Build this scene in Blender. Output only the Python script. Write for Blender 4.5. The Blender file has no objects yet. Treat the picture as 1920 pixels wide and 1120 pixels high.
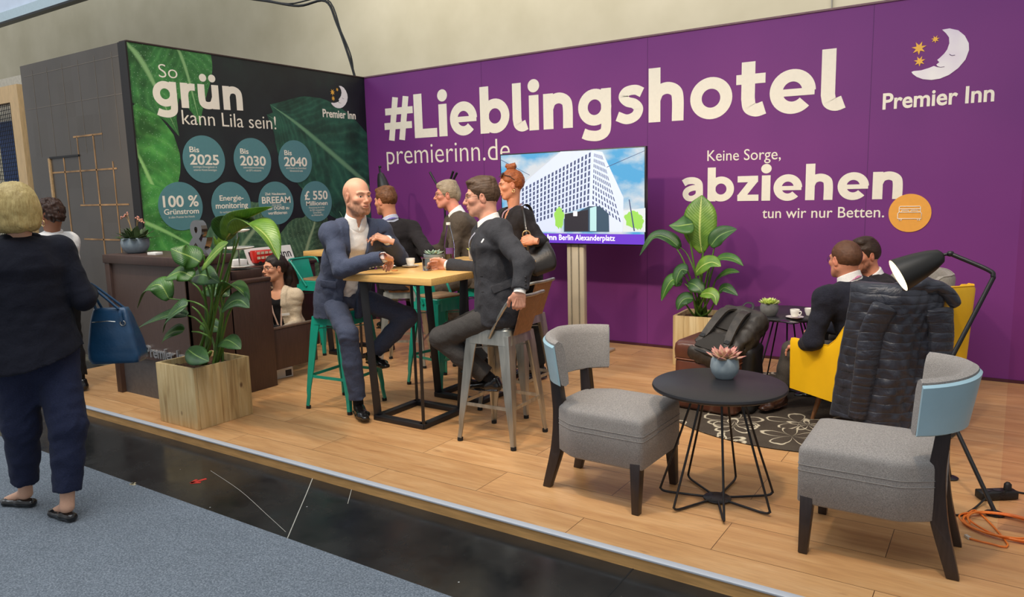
import bpy, bmesh, math, random
import numpy as np
from mathutils import Matrix, Vector
random.seed(7); np.random.seed(7)
SC = bpy.context.scene
COL = SC.collection
# ------------------------------------------------------------------ camera
# calibrated from the photo: X runs along the purple wall, Y towards it, Z up (z=0 is the stand's wooden floor)
FPX, PX0, PY0, EYE = 1385.81, 960.0, 560.0, 1.62
def _calib():
    a = np.array([-1141-PX0, 412-PY0, FPX]); a /= np.linalg.norm(a)
    b = np.array([1890-PX0, 334-PY0, FPX]); b /= np.linalg.norm(b)
    X = -a; Y = b
    return np.stack([X, Y, np.cross(X, Y)], 1)
RC = _calib()
cd = bpy.data.cameras.new('camera'); cam = bpy.data.objects.new('camera', cd); COL.objects.link(cam)
cd.sensor_width = 36.0; cd.lens = FPX*36.0/1920.0; cd.clip_end = 200
cam.matrix_world = Matrix(((RC[0,0], -RC[1,0], -RC[2,0], 0), (RC[0,1], -RC[1,1], -RC[2,1], 0),
                           (RC[0,2], -RC[1,2], -RC[2,2], EYE), (0,0,0,1)))
SC.camera = cam
def ray(x, y): return RC.T @ np.array([x-PX0, y-PY0, FPX])
CAM = np.array([0, 0, EYE])
def AF(x, y, z=0.0): d = ray(x, y); return CAM + d*((z-EYE)/d[2])      # on a level at height z
def AY(x, y, Y): d = ray(x, y); return CAM + d*(Y/d[1])                 # on the upright plane at depth Y
def AX(x, y, X): d = ray(x, y); return CAM + d*(X/d[0])
# ------------------------------------------------------------------ light
SC.view_settings.view_transform = 'Standard'; SC.view_settings.look = 'None'
SC.view_settings.exposure = 0.0; SC.view_settings.gamma = 1.0
try: SC.view_settings.use_curve_mapping = False
except Exception: pass
wd = bpy.data.worlds.new('hall_light'); SC.world = wd; wd.use_nodes = True
bg = wd.node_tree.nodes['Background']; bg.inputs[0].default_value = (0.93, 0.96, 1.0, 1); bg.inputs[1].default_value = 0.50
def area(name, loc, target, size, power, color, sy=None):
    l = bpy.data.lights.new(name, 'AREA'); l.energy = power; l.color = color; l.size = size
    if sy: l.shape = 'RECTANGLE'; l.size_y = sy
    o = bpy.data.objects.new(name, l); COL.objects.link(o); o.location = loc
    o.rotation_euler = (Vector(target)-Vector(loc)).to_track_quat('-Z', 'Y').to_euler(); return o
def spot(name, loc, target, power, color, ang=70, blend=.6, r=.06):
    l = bpy.data.lights.new(name, 'SPOT'); l.energy = power; l.color = color
    l.spot_size = math.radians(ang); l.spot_blend = blend; l.shadow_soft_size = r
    o = bpy.data.objects.new(name, l); COL.objects.link(o); o.location = loc
    o.rotation_euler = (Vector(target)-Vector(loc)).to_track_quat('-Z', 'Y').to_euler(); return o
WARM = (1.0, .80, .58); NEUT = (1.0, .93, .84); COOL = (.88, .94, 1.0)
area('hall_ceiling_light', (-3, 0.5, 7.5), (-3, 2.5, 0), 9, 420, COOL, 5)
area('baffle_fill_light', (-14, 0, 8.5), (-14, 6.5, 5.2), 6, 260, COOL, 3)  # added fill, only there to brighten the hanging baffle at top left
area('hall_far_light', (-4, 7.8, 6.2), (-4, 10.5, 3.6), 12, 190, NEUT, 1.5)
for i, (x, tx) in enumerate([(-5.6, -5.4), (-3.9, -3.8), (-2.2, -2.3), (-.5, -.9)]):
    spot('booth_spot', (x, 2.3, 4.0), (tx, 5.6, .55), 215, WARM, 88, .8, .10)
# ------------------------------------------------------------------ mesh helpers
def wm(o):
    m = o.matrix_basis.copy()
    while o.parent: o = o.parent; m = o.matrix_basis @ m
    return m
def make(name, verts, faces, mat, parent=None, world=True, smooth=True, angle=62, col=None, loc=None):
    """link ONE mesh object; verts are world coordinates unless world=False (then parent-local)"""
    me = bpy.data.meshes.new(name)
    verts = np.asarray(verts, dtype=np.float64).reshape(-1, 3)
    o = bpy.data.objects.new(name, me); COL.objects.link(o)
    if parent: o.parent = parent
    elif loc is not None: o.location = loc
    if world and (parent or loc is not None):
        m = np.array(wm(o).inverted()); verts = verts @ m[:3, :3].T + m[:3, 3]
    if isinstance(faces, np.ndarray):
        nf, k = faces.shape
        me.vertices.add(len(verts)); me.vertices.foreach_set('co', verts.ravel())
        me.loops.add(nf*k); me.loops.foreach_set('vertex_index', faces.astype(np.int32).ravel())
        me.polygons.add(nf); me.polygons.foreach_set('loop_start', np.arange(0, nf*k, k, dtype=np.int32))
        me.update(calc_edges=True); me.validate()
    else:
        me.from_pydata([tuple(v) for v in verts], [], [tuple(f) for f in faces]); me.update()
    if smooth:
        me.polygons.foreach_set('use_smooth', [True]*len(me.polygons))
        if angle: me.set_sharp_from_angle(angle=math.radians(angle))
    if col is not None:
        a = me.color_attributes.new('Col', 'FLOAT_COLOR', 'POINT')
        c = np.ones((len(verts), 4)); c[:, :3] = col; a.data.foreach_set('color', c.ravel())
    if mat: me.materials.append(mat)
    return o
def tag(o, label=None, cat=None, group=None, kind=None):
    if label: o['label'] = label
    if cat: o['category'] = cat
    if group: o['group'] = group
    if kind: o['kind'] = kind
    return o
def thing(name, label, cat, loc=(0,0,0), rz=0, group=None):
    o = bpy.data.objects.new(name, None); COL.objects.link(o); o.empty_display_size = .1
    o.location = loc; o.rotation_euler = (0, 0, rz); return tag(o, label, cat, group)
def nrm(v): v = np.asarray(v, float); return v/(np.linalg.norm(v)+1e-12)
def rotz(a): c, s = math.cos(a), math.sin(a); return np.array([[c,-s,0],[s,c,0],[0,0,1]])
def spline(P, n=6):
    """Catmull-Rom through points"""
    P = np.asarray(P, float); Q = np.vstack([2*P[0]-P[1], P, 2*P[-1]-P[-2]]); out = []
    for i in range(1, len(Q)-2):
        for t in np.linspace(0, 1, n, endpoint=False):
            a, b, c, d = Q[i-1:i+3]
            out.append(.5*((2*b)+(-a+c)*t+(2*a-5*b+4*c-d)*t*t+(-a+3*b-3*c+d)*t**3))
    out.append(P[-1]); return np.array(out)
class MB:
    def __init__(s): s.v = []; s.f = []
    def add(s, v, f):
        b = len(s.v); s.v += [tuple(map(float, p)) for p in v]; s.f += [tuple(i+b for i in q) for q in f]; return s
    def box(s, c, d, R=None, taper=1.0):
        x, y, z = d[0]/2, d[1]/2, d[2]/2; k = taper
        v = np.array([(-x*k,-y*k,-z),(x*k,-y*k,-z),(x*k,y*k,-z),(-x*k,y*k,-z),(-x,-y,z),(x,-y,z),(x,y,z),(-x,y,z)])
        if R is not None: v = v @ np.asarray(R).T
        return s.add(v+np.asarray(c, float), [(0,3,2,1),(4,5,6,7),(0,1,5,4),(1,2,6,5),(2,3,7,6),(3,0,4,7)])
    def hexa(s, bot, top):
        """two quads, each listed anticlockwise seen from above"""
        return s.add(list(bot)+list(top), [(3,2,1,0),(4,5,6,7),(0,1,5,4),(1,2,6,5),(2,3,7,6),(3,0,4,7)])
    def bar(s, a, b, w, d, up=(0,0,1), w2=None, d2=None):
        """rectangular bar from a to b; w across, d along the 'up' side"""
        a, b = np.asarray(a, float), np.asarray(b, float); ax = nrm(b-a); u = np.asarray(up, float)
        sd = nrm(np.cross(ax, u)) if np.linalg.norm(np.cross(ax, u)) > 1e-6 else np.array([1.,0,0]); u2 = np.cross(sd, ax)
        w2 = w if w2 is None else w2; d2 = d if d2 is None else d2
        q = lambda p, W, D: [p-sd*W/2-u2*D/2, p+sd*W/2-u2*D/2, p+sd*W/2+u2*D/2, p-sd*W/2+u2*D/2]
        return s.add(q(a, w, d)+q(b, w2, d2), [(0,1,2,3),(7,6,5,4),(4,5,1,0),(5,6,2,1),(6,7,3,2),(7,4,0,3)])
    def tube(s, pts, r, n=8, closed=False, flat=1.0, up=(0,0,1)):
        P = np.asarray(pts, float); m = len(P); R = np.full(m, r) if np.isscalar(r) else np.asarray(r, float)
        T = np.array([nrm(P[(i+1) % m]-P[i-1]) if closed else nrm(P[min(i+1, m-1)]-P[max(i-1, 0)]) for i in range(m)])
        u = np.asarray(up, float); u = u-T[0]*u.dot(T[0])
        if np.linalg.norm(u) < 1e-3: u = np.array([1., 0, 0]); u = u-T[0]*u.dot(T[0])
        v = []; u = nrm(u)
        for i in range(m):
            u = nrm(u-T[i]*u.dot(T[i])); w = np.cross(T[i], u)
            for k in range(n):
                a = 2*math.pi*k/n; v.append(P[i]+R[i]*(math.cos(a)*w+flat*math.sin(a)*u))
        f = []
        for i in range(m if closed else m-1):
            j = (i+1) % m
            for k in range(n):
                k2 = (k+1) % n; f.append((i*n+k, i*n+k2, j*n+k2, j*n+k))
        if not closed: f += [tuple(reversed(range(n))), tuple((m-1)*n+k for k in range(n))]
        return s.add(v, f)
    def lathe(s, prof, c=(0,0,0), n=32, R=None):
        v = []; f = []; m = len(prof)
        for r, z in prof:
            for k in range(n):
                a = 2*math.pi*k/n; v.append((max(r, 1e-4)*math.cos(a), max(r, 1e-4)*math.sin(a), z))
        for i in range(m-1):
            for k in range(n):
                k2 = (k+1) % n; f.append((i*n+k, i*n+k2, (i+1)*n+k2, (i+1)*n+k))
        f += [tuple(reversed(range(n))), tuple((m-1)*n+k for k in range(n))]
        v = np.array(v)
        if R is not None: v = v @ np.asarray(R).T
        return s.add(v+np.asarray(c, float), f)
    def prism(s, poly, o, ux, uy, t):
        """polygon (x,y) in the plane o+ux*x+uy*y, thickened by t along ux x uy"""
        ux, uy = nrm(ux), nrm(uy); nn = np.cross(ux, uy); o = np.asarray(o, float); m = len(poly)
        A = [o+ux*x+uy*y for x, y in poly]; B = [p+nn*t for p in A]
        return s.add(A+B, [tuple(reversed(range(m))), tuple(range(m, 2*m))]+[(i, (i+1) % m, m+(i+1) % m, m+i) for i in range(m)])
    def grid(s, G, thick=0.0):
        G = np.asarray(G, float); a, b = G.shape[:2]
        if thick:
            du = np.gradient(G, axis=0); dv = np.gradient(G, axis=1); N = np.cross(du, dv)
            N /= np.linalg.norm(N, axis=2, keepdims=True)+1e-9
            T = np.stack([G+N*thick/2, G-N*thick/2]).reshape(-1, 3); f = []; q = a*b
            for i in range(a-1):
                for j in range(b-1):
                    k = i*b+j; f += [(k, k+b, k+b+1, k+1), (q+k, q+k+1, q+k+b+1, q+k+b)]
            for i in range(a-1):
                k = i*b; f += [(k, q+k, q+k+b, k+b)]; k = i*b+b-1; f += [(k, k+b, q+k+b, q+k)]
            for j in range(b-1):
                f += [(j, j+1, q+j+1, q+j)]; k = (a-1)*b+j; f += [(k, q+k, q+k+1, k+1)]
            return s.add(T, f)
        return s.add(G.reshape(-1, 3), [(i*b+j, (i+1)*b+j, (i+1)*b+j+1, i*b+j+1) for i in range(a-1) for j in range(b-1)])
    def build(s, name, mat, parent=None, world=True, bevel=0, seg=2, smooth=True, angle=62, loc=None, subdiv=0):
        v, f = s.v, s.f
        if bevel or subdiv:
            bm = bmesh.new(); vs = [bm.verts.new(p) for p in v]
            for q in f:
                try: bm.faces.new([vs[i] for i in q])
                except ValueError: pass
            bmesh.ops.recalc_face_normals(bm, faces=bm.faces)
            if bevel:
                es = [e for e in bm.edges if len(e.link_faces) == 2 and e.calc_face_angle(0) > .5]
                bmesh.ops.bevel(bm, geom=es, offset=bevel, segments=seg, profile=.5, affect='EDGES', clamp_overlap=True)
            bm.verts.index_update(); v = [tuple(x.co) for x in bm.verts]; f = [[x.index for x in q.verts] for q in bm.faces]; bm.free()
        return make(name, v, f, mat, parent, world, smooth, angle, loc=loc)
# ------------------------------------------------------------------ materials
def srgb(r, g, b):
    c = lambda x: (x/255/12.92 if x/255 <= .04045 else ((x/255+.055)/1.055)**2.4)
    return (c(r), c(g), c(b), 1)
def newmat(name):
    m = bpy.data.materials.new(name); m.use_nodes = True; nt = m.node_tree
    return m, nt, nt.nodes['Principled BSDF']
def nd(nt, typ, **kw):
    n = nt.nodes.new(typ)
    for k, v in kw.items():
        if k.startswith('i_'): n.inputs[k[2:].replace('_', ' ')].default_value = v
        else: setattr(n, k, v)
    return n
def bump(nt, p, h, strength=.3, dist=.01):
    b = nd(nt, 'ShaderNodeBump'); b.inputs['Strength'].default_value = strength; b.inputs['Distance'].default_value = dist
    nt.links.new(h, b.inputs['Height']); nt.links.new(b.outputs[0], p.inputs['Normal'])
def coords(nt, scale=(1,1,1), src='Object', rot=(0,0,0)):
    tc = nd(nt, 'ShaderNodeTexCoord'); mp = nd(nt, 'ShaderNodeMapping'); mp.inputs['Scale'].default_value = scale
    mp.inputs['Rotation'].default_value = rot
    nt.links.new(tc.outputs[src], mp.inputs[0]); return mp.outputs[0]
def ramp(nt, fac, stops):
    r = nd(nt, 'ShaderNodeValToRGB'); e = r.color_ramp.elements
    while len(e) < len(stops): e.new(.5)
    for q, (pos, c) in zip(e, stops): q.position = pos; q.color = c
    nt.links.new(fac, r.inputs[0]); return r.outputs[0]
def mixc(nt, fac, a, b, mode='MIX'):
    m = nd(nt, 'ShaderNodeMix', data_type='RGBA', blend_type=mode)
    for s, v in ((0, fac), (6, a), (7, b)):
        if isinstance(v, (tuple, float, int)): m.inputs[s].default_value = v
        else: nt.links.new(v, m.inputs[s])
    return m.outputs[2]
def math_(nt, op, a, b=0.0):
    m = nd(nt, 'ShaderNodeMath', operation=op)
    for s, v in ((0, a), (1, b)):
        if isinstance(v, (int, float)): m.inputs[s].default_value = v
        else: nt.links.new(v, m.inputs[s])
    return m.outputs[0]
def noise(nt, vec, scale, detail=3, rough=.55):
    n = nd(nt, 'ShaderNodeTexNoise'); n.inputs['Scale'].default_value = scale; n.inputs['Detail'].default_value = detail
    n.inputs['Roughness'].default_value = rough; nt.links.new(vec, n.inputs['Vector']); return n.outputs['Fac']
_m = {}
def M(name, rgb, rough=.5, metal=0.0, var=.12, vscale=30, bmp=0.0, bscale=200, spec=.5, sheen=0.0, stretch=(1,1,1), coat=0.0):
    """plain procedural material: colour with noise variation and a fine bump"""
    if name in _m: return _m[name]
    m, nt, p = newmat(name); v = coords(nt, stretch)
    c = srgb(*rgb); d = tuple(x*(1-var) for x in c[:3])+(1,); e = tuple(min(1, x*(1+var)) for x in c[:3])+(1,)
    nt.links.new(ramp(nt, noise(nt, v, vscale), [(.3, d), (.7, e)]), p.inputs['Base Color'])
    p.inputs['Roughness'].default_value = rough; p.inputs['Metallic'].default_value = metal
    p.inputs['Specular IOR Level'].default_value = spec; p.inputs['Coat Weight'].default_value = coat
    if sheen: p.inputs['Sheen Weight'].default_value = sheen; p.inputs['Sheen Roughness'].default_value = .5
    if bmp: bump(nt, p, noise(nt, v, bscale, 2), bmp, .004)
    _m[name] = m; return m
def fabric(name, rgb, rgb2, scale=500, rough=.9, wr=0.25, sheen=.03, wscale=14):
    """woven cloth: fine cross weave plus soft creases"""
    if name in _m: return _m[name]
    m, nt, p = newmat(name); v = coords(nt)
    n1 = noise(nt, coords(nt, (1, 1, .18)), scale, 2, .7); n2 = noise(nt, coords(nt, (.18, .18, 1)), scale, 2, .7)
    w = math_(nt, 'MULTIPLY', math_(nt, 'ADD', n1, n2), .5)
    nt.links.new(ramp(nt, w, [(.38, srgb(*rgb)), (.62, srgb(*rgb2))]), p.inputs['Base Color'])
    p.inputs['Roughness'].default_value = rough; p.inputs['Specular IOR Level'].default_value = .25
    p.inputs['Sheen Weight'].default_value = sheen
    nz = nd(nt, 'ShaderNodeTexNoise'); nz.inputs['Scale'].default_value = wscale; nz.inputs['Detail'].default_value = 3; nz.inputs['Distortion'].default_value = .8
    nt.links.new(v, nz.inputs['Vector'])
    h = math_(nt, 'ADD', math_(nt, 'MULTIPLY', nz.outputs['Fac'], 1.0), math_(nt, 'MULTIPLY', w, .12))
    bump(nt, p, h, wr, .03); _m[name] = m; return m
def emit(name, rgb, s=1.0):
    if name in _m: return _m[name]
    m, nt, p = newmat(name); p.inputs['Base Color'].default_value = srgb(*rgb)
    p.inputs['Emission Color'].default_value = srgb(*rgb); p.inputs['Emission Strength'].default_value = s; _m[name] = m; return m
def glass(name, rgb=(255,255,255), rough=0.0, ior=1.45, alpha=None):
    if name in _m: return _m[name]
    m, nt, p = newmat(name); p.inputs['Base Color'].default_value = srgb(*rgb); p.inputs['Transmission Weight'].default_value = 1
    p.inputs['Roughness'].default_value = rough; p.inputs['IOR'].default_value = ior; _m[name] = m; return m
def vcol(name, rough=.5, sss=.0, bmp=.1, spec=.4):
    """colour comes from the mesh's own Col attribute"""
    if name in _m: return _m[name]
    m, nt, p = newmat(name); a = nd(nt, 'ShaderNodeAttribute', attribute_name='Col'); v = coords(nt)
    n = noise(nt, v, 180, 3); c = mixc(nt, .12, a.outputs['Color'], ramp(nt, n, [(.3, (.2,.1,.08,1)), (.7, (1,.8,.7,1))]), 'SOFT_LIGHT')
    nt.links.new(c, p.inputs['Base Color']); p.inputs['Roughness'].default_value = rough; p.inputs['Specular IOR Level'].default_value = spec
    if sss: p.inputs['Subsurface Weight'].default_value = sss; p.inputs['Subsurface Radius'].default_value = (.012, .005, .003)
    bump(nt, p, n, bmp, .002); _m[name] = m; return m
WHITE_PRINT = M('white_vinyl', (240, 232, 214), .6, var=.02)
BLACK_METAL = M('black_powder_coat', (24, 24, 27), .42, .0, var=.1, bmp=.05)
# ================================================================== the setting
WY, GX, TOPZ = 6.98, -6.81, 3.066          # purple wall, green wall, height of the stand's walls
def wood_floor_mat():
    m, nt, p = newmat('oak_laminate'); v = coords(nt); v.node.inputs['Location'].default_value = (.348+1.312*4, -3.08+.3133*30, 0)
    br = nd(nt, 'ShaderNodeTexBrick', offset=.51, offset_frequency=2, squash=1.0); br.inputs['Scale'].default_value = 1.0
    br.inputs['Mortar Size'].default_value = .0016; br.inputs['Brick Width'].default_value = 1.312; br.inputs['Row Height'].default_value = .3133
    br.inputs['Mortar Smooth'].default_value = .2; br.inputs['Bias'].default_value = 0
    br.inputs['Color1'].default_value = (0,0,0,1); br.inputs['Color2'].default_value = (1,1,1,1); br.inputs['Mortar'].default_value = (.5,.5,.5,1)
    nt.links.new(v, br.inputs['Vector'])
    # every plank shifts the grain by its own brick value
    off = nd(nt, 'ShaderNodeVectorMath', operation='SCALE'); off.inputs['Scale'].default_value = 7.3
    nt.links.new(br.outputs['Color'], off.inputs[0]); ad = nd(nt, 'ShaderNodeVectorMath', operation='ADD')
    nt.links.new(v, ad.inputs[0]); nt.links.new(off.outputs[0], ad.inputs[1])
    mp = nd(nt, 'ShaderNodeMapping'); mp.inputs['Scale'].default_value = (.9, 7, 1); nt.links.new(ad.outputs[0], mp.inputs[0])
    g1 = nd(nt, 'ShaderNodeTexNoise'); g1.inputs['Scale'].default_value = 1.6; g1.inputs['Detail'].default_value = 6; g1.inputs['Distortion'].default_value = 1.2
    nt.links.new(mp.outputs[0], g1.inputs['Vector'])
    base = ramp(nt, g1.outputs['Fac'], [(.25, srgb(190, 140, 92)), (.5, srgb(208, 160, 108)), (.75, srgb(220, 176, 126))])
    mp2 = nd(nt, 'ShaderNodeMapping'); mp2.inputs['Scale'].default_value = (4, 60, 1); nt.links.new(ad.outputs[0], mp2.inputs[0])
    g2 = noise(nt, mp2.outputs[0], 2.2, 4)
    base = mixc(nt, .16, base, ramp(nt, g2, [(.35, (.25,.14,.06,1)), (.6, (1,.95,.85,1))]), 'MULTIPLY')
    mp3 = nd(nt, 'ShaderNodeMapping'); mp3.inputs['Scale'].default_value = (1.6, 5, 1); nt.links.new(ad.outputs[0], mp3.inputs[0])
    kn = noise(nt, mp3.outputs[0], 2.4, 3, .6)
    base = mixc(nt, ramp(nt, kn, [(.66, (0,0,0,1)), (.80, (.55,.55,.55,1))]), base, srgb(120, 72, 36))
    tint = ramp(nt, br.outputs['Color'], [(0, (.86,.84,.82,1)), (1, (1.0,1.0,1.0,1))])
    base = mixc(nt, 1.0, base, tint, 'MULTIPLY')
    base = mixc(nt, br.outputs['Fac'], base, srgb(70, 42, 20))
    nt.links.new(base, p.inputs['Base Color']); p.inputs['Roughness'].default_value = .42; p.inputs['Specular IOR Level'].default_value = .4
    h = math_(nt, 'SUBTRACT', math_(nt, 'MULTIPLY', g2, .15), br.outputs['Fac']); bump(nt, p, h, .25, .002); return m
OAK = wood_floor_mat()
o = MB().box((-3.2, 5.0, -.03), (8.4, 4.24, .058)).build('floor', OAK, smooth=False); tag(o, kind='structure')
o.data.materials[0] = OAK
# raised edge: wooden fascia and aluminium nosing
b = MB().box((-3.2, 2.860, -.033), (8.4, .03, .054)); tag(b.build('trim_1', M('fascia_wood', (206, 158, 98), .5, var=.2, vscale=6, stretch=(1,10,10))), kind='structure')
b = MB().box((-3.2, 2.858, .0015), (8.4, .040, .011))
tag(b.build('trim_2', M('brushed_aluminium', (198, 202, 208), .45, .15, var=.06, stretch=(1,30,30)), bevel=.002), kind='structure')
# dark hall floor of coated boards
def hall_floor_mat():
    m, nt, p = newmat('dark_hall_floor'); v = coords(nt)
    n = noise(nt, v, 2.2, 6, .65); c = ramp(nt, n, [(.3, srgb(24, 25, 26)), (.7, srgb(44, 44, 43))])
    d = noise(nt, v, 60, 3, .7); c = mixc(nt, ramp(nt, d, [(.70, (0,0,0,1)), (.78, (.35,.35,.35,1))]), c, srgb(120, 118, 110))
    vo = nd(nt, 'ShaderNodeTexVoronoi', feature='F1'); vo.inputs['Scale'].default_value = 7; nt.links.new(v, vo.inputs['Vector'])
    c = mixc(nt, ramp(nt, vo.outputs['Distance'], [(.02, (.9,.9,.9,1)), (.035, (0,0,0,1))]), c, srgb(205, 205, 198))
    nt.links.new(c, p.inputs['Base Color'])
    nt.links.new(ramp(nt, noise(nt, v, 5, 5), [(.3, (.12,.12,.12,1)), (.7, (.34,.34,.34,1))]), p.inputs['Roughness'])
    bump(nt, p, noise(nt, v, 9, 4), .05, .01); return m
o = MB().box((-4, 5.6, -.11), (34, 30, .10)).build('floor_hall', hall_floor_mat(), smooth=False); tag(o, kind='structure')
JA, JB = AF(1197, 1056, -.0595), AF(1120, 1140, -.0595); JD = nrm(JB-JA)
MB().bar(JA-JD*.35, JB+JD*.5, .006, .001).build('floor_joint', M('joint_black', (6, 6, 6), .8), o, smooth=False)
MB().bar(JA, JA+np.array([1., 0, 0])*1.6, .006, .001).build('floor_joint', M('joint_black', (6, 6, 6), .8), o, smooth=False)
b = MB()
sp = spline([AF(591, 885, -.059), AF(575, 925, -.059), AF(560, 960, -.059), AF(538, 1012, -.059)], 6); b.tube(sp, .0026, 5, flat=.2)
sp = spline([AF(660, 915, -.059), AF(652, 945, -.059)], 4); b.tube(sp, .0016, 5, flat=.2)
sp = spline([AF(395, 883, -.059), AF(450, 920, -.059), AF(500, 965, -.059), AF(536, 998, -.059)], 4); b.tube(sp, .0011, 5, flat=.3)
tag(b.build('floor_marking', M('chalky_scratch', (190, 186, 172), .8), loc=tuple(AF(560, 960, -.06))), 'pale chalky scratches across the dark hall floor in front of the wooden stand', 'scratch')
b = MB(); A = AF(387, 898, -.059); B = AF(358, 906, -.059); d = nrm(B-A); n_ = np.array([-d[1], d[0], 0])
b.bar(A, B, .022, .001); b.bar(B-d*.045+n_*.036, B, .022, .001); b.bar(B-d*.045-n_*.03, B, .018, .001)
tag(b.build('tape_mark', M('red_tape', (208, 52, 40), .5), loc=tuple(A)), 'small red arrow of tape stuck on the dark hall floor', 'tape mark')
b = MB()
for k in range(6):
    c = AF(252+random.uniform(-6, 6), 908+random.uniform(-2, 2), -.05); b.box(c, (.02, .012, .004), rotz(random.random()*3))
tag(b.build('crumpled_paper', M('paper_scrap', (215, 200, 165), .8), loc=tuple(AF(252, 908, -.055))), 'tiny scrap of crumpled paper at the carpet edge', 'litter')
def carpet_mat():
    m, nt, p = newmat('aisle_carpet'); v = coords(nt)
    a = noise(nt, v, 120, 5, .85); b2 = noise(nt, v, 6, 4)
    c = ramp(nt, a, [(.3, srgb(78, 84, 91)), (.5, srgb(128, 135, 142)), (.7, srgb(184, 190, 195))])
    c = mixc(nt, .35, c, ramp(nt, b2, [(.3, srgb(118, 122, 128)), (.7, srgb(152, 157, 164))]), 'SOFT_LIGHT')
    nt.links.new(c, p.inputs['Base Color']); p.inputs['Roughness'].default_value = .95; p.inputs['Specular IOR Level'].default_value = .1
    bump(nt, p, a, .6, .004); return m
tag(MB().box((-4, -.9, -.056), (24, 6.27, .008)).build('floor_carpet', carpet_mat(), smooth=False), kind='structure')
# hall behind the stand
def hall_wall_mat():
    m, nt, p = newmat('hall_plaster'); v = coords(nt)
    c = ramp(nt, noise(nt, v, .8, 4), [(.3, srgb(200, 190, 160)), (.7, srgb(218, 208, 180))])
    nt.links.new(c, p.inputs['Base Color']); p.inputs['Roughness'].default_value = .85; return m
tag(MB().box((-16, 10.1, 4.2), (60, .2, 8.8)).build('wall_hall', hall_wall_mat(), smooth=False), kind='structure')
tag(MB().box((-1.9, 9.98, 4.2), (.012, .02, 8.8)).build('trim_3', M('joint_grey', (150, 146, 135), .8), smooth=False), kind='structure')
# pale blue baffle hung high at the left, dark lower rail
A = AY(0, 45, 6.5); B = AY(165, 0, 6.5)
t = thing('hanging_baffle', 'pale blue fabric baffle with dark lower rail hung high at top left', 'baffle', (A[0], 6.5, A[2]))
z0 = A[2]
MB().box(((A[0]-2+B[0]+1)/2-2, 6.5, z0+.95), (9, .05, 1.8)).build('fabric_panel', M('baffle_fabric', (214, 224, 238), .8, var=.05, vscale=3), t)
MB().box(((A[0]-2+B[0]+1)/2-2, 6.47, z0+.06), (9, .10, .16)).build('edge_band', M('baffle_band', (190, 208, 214), .6, var=.04), t)
MB().box(((A[0]-2+B[0]+1)/2-2, 6.47, z0-.035), (9, .12, .035)).build('bottom_rail', M('dark_rail', (22, 24, 22), .4), t)
# ------------------------------------------------------------------ writing
def text_mesh(s, bold=0.0, space=1.0):
    cu = bpy.data.curves.new('t', 'FONT'); cu.body = s; cu.size = 1; cu.offset = bold; cu.space_character = space
    cu.resolution_u = 4; ob = bpy.data.objects.new('t', cu); COL.objects.link(ob)
    dg = bpy.context.evaluated_depsgraph_get(); dg.update(); me = ob.evaluated_get(dg).to_mesh()
    v = np.array([x.co[:] for x in me.vertices]); f = [tuple(p.vertices) for p in me.polygons]
    ob.evaluated_get(dg).to_mesh_clear(); bpy.data.objects.remove(ob); bpy.data.curves.remove(cu)
    return v, f
def put_text(s, p0, p1, height, o_fn, mat, parent, bold=0.0, ref=None, space=1.0, name='lettering', t=.003, label=None):
    """text whose ink runs from p0 to p1 (baseline ends in a wall's own 2-D coordinates); `height` is that of the glyphs in `ref`"""
    v, f = text_mesh(s, bold, space)
    rv = text_mesh(ref, bold)[0] if ref else v
    hh = rv[:, 1].max()-(0 if ref else min(0, v[:, 1].min()))
    x0, x1 = v[:, 0].min(), v[:, 0].max(); sx = (p1[0]-p0[0])/(x1-x0); sy = height/hh
    P = [(p0[0]+(q[0]-x0)*sx, p0[1]+(q[0]-x0)*sx*(p1[1]-p0[1])/(p1[0]-p0[0])+q[1]*sy) for q in v]
    # thicken: front, back and the rim
    n = len(P); A = [o_fn(a, b, t) for a, b in P]; B = [o_fn(a, b, .0005) for a, b in P]
    ec = {}
    for q in f:
        for i in range(len(q)):
            e = (q[i], q[(i+1) % len(q)]); ec[e] = 1
    F = [tuple(q) for q in f]+[tuple(n+i for i in reversed(q)) for q in f]+[(b_, a_, n+a_, n+b_) for a_, b_ in ec if (b_, a_) not in ec]
    o = make(name, A+B, F, mat, parent, smooth=False)
    if label: o['label'] = label
    return o

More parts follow.
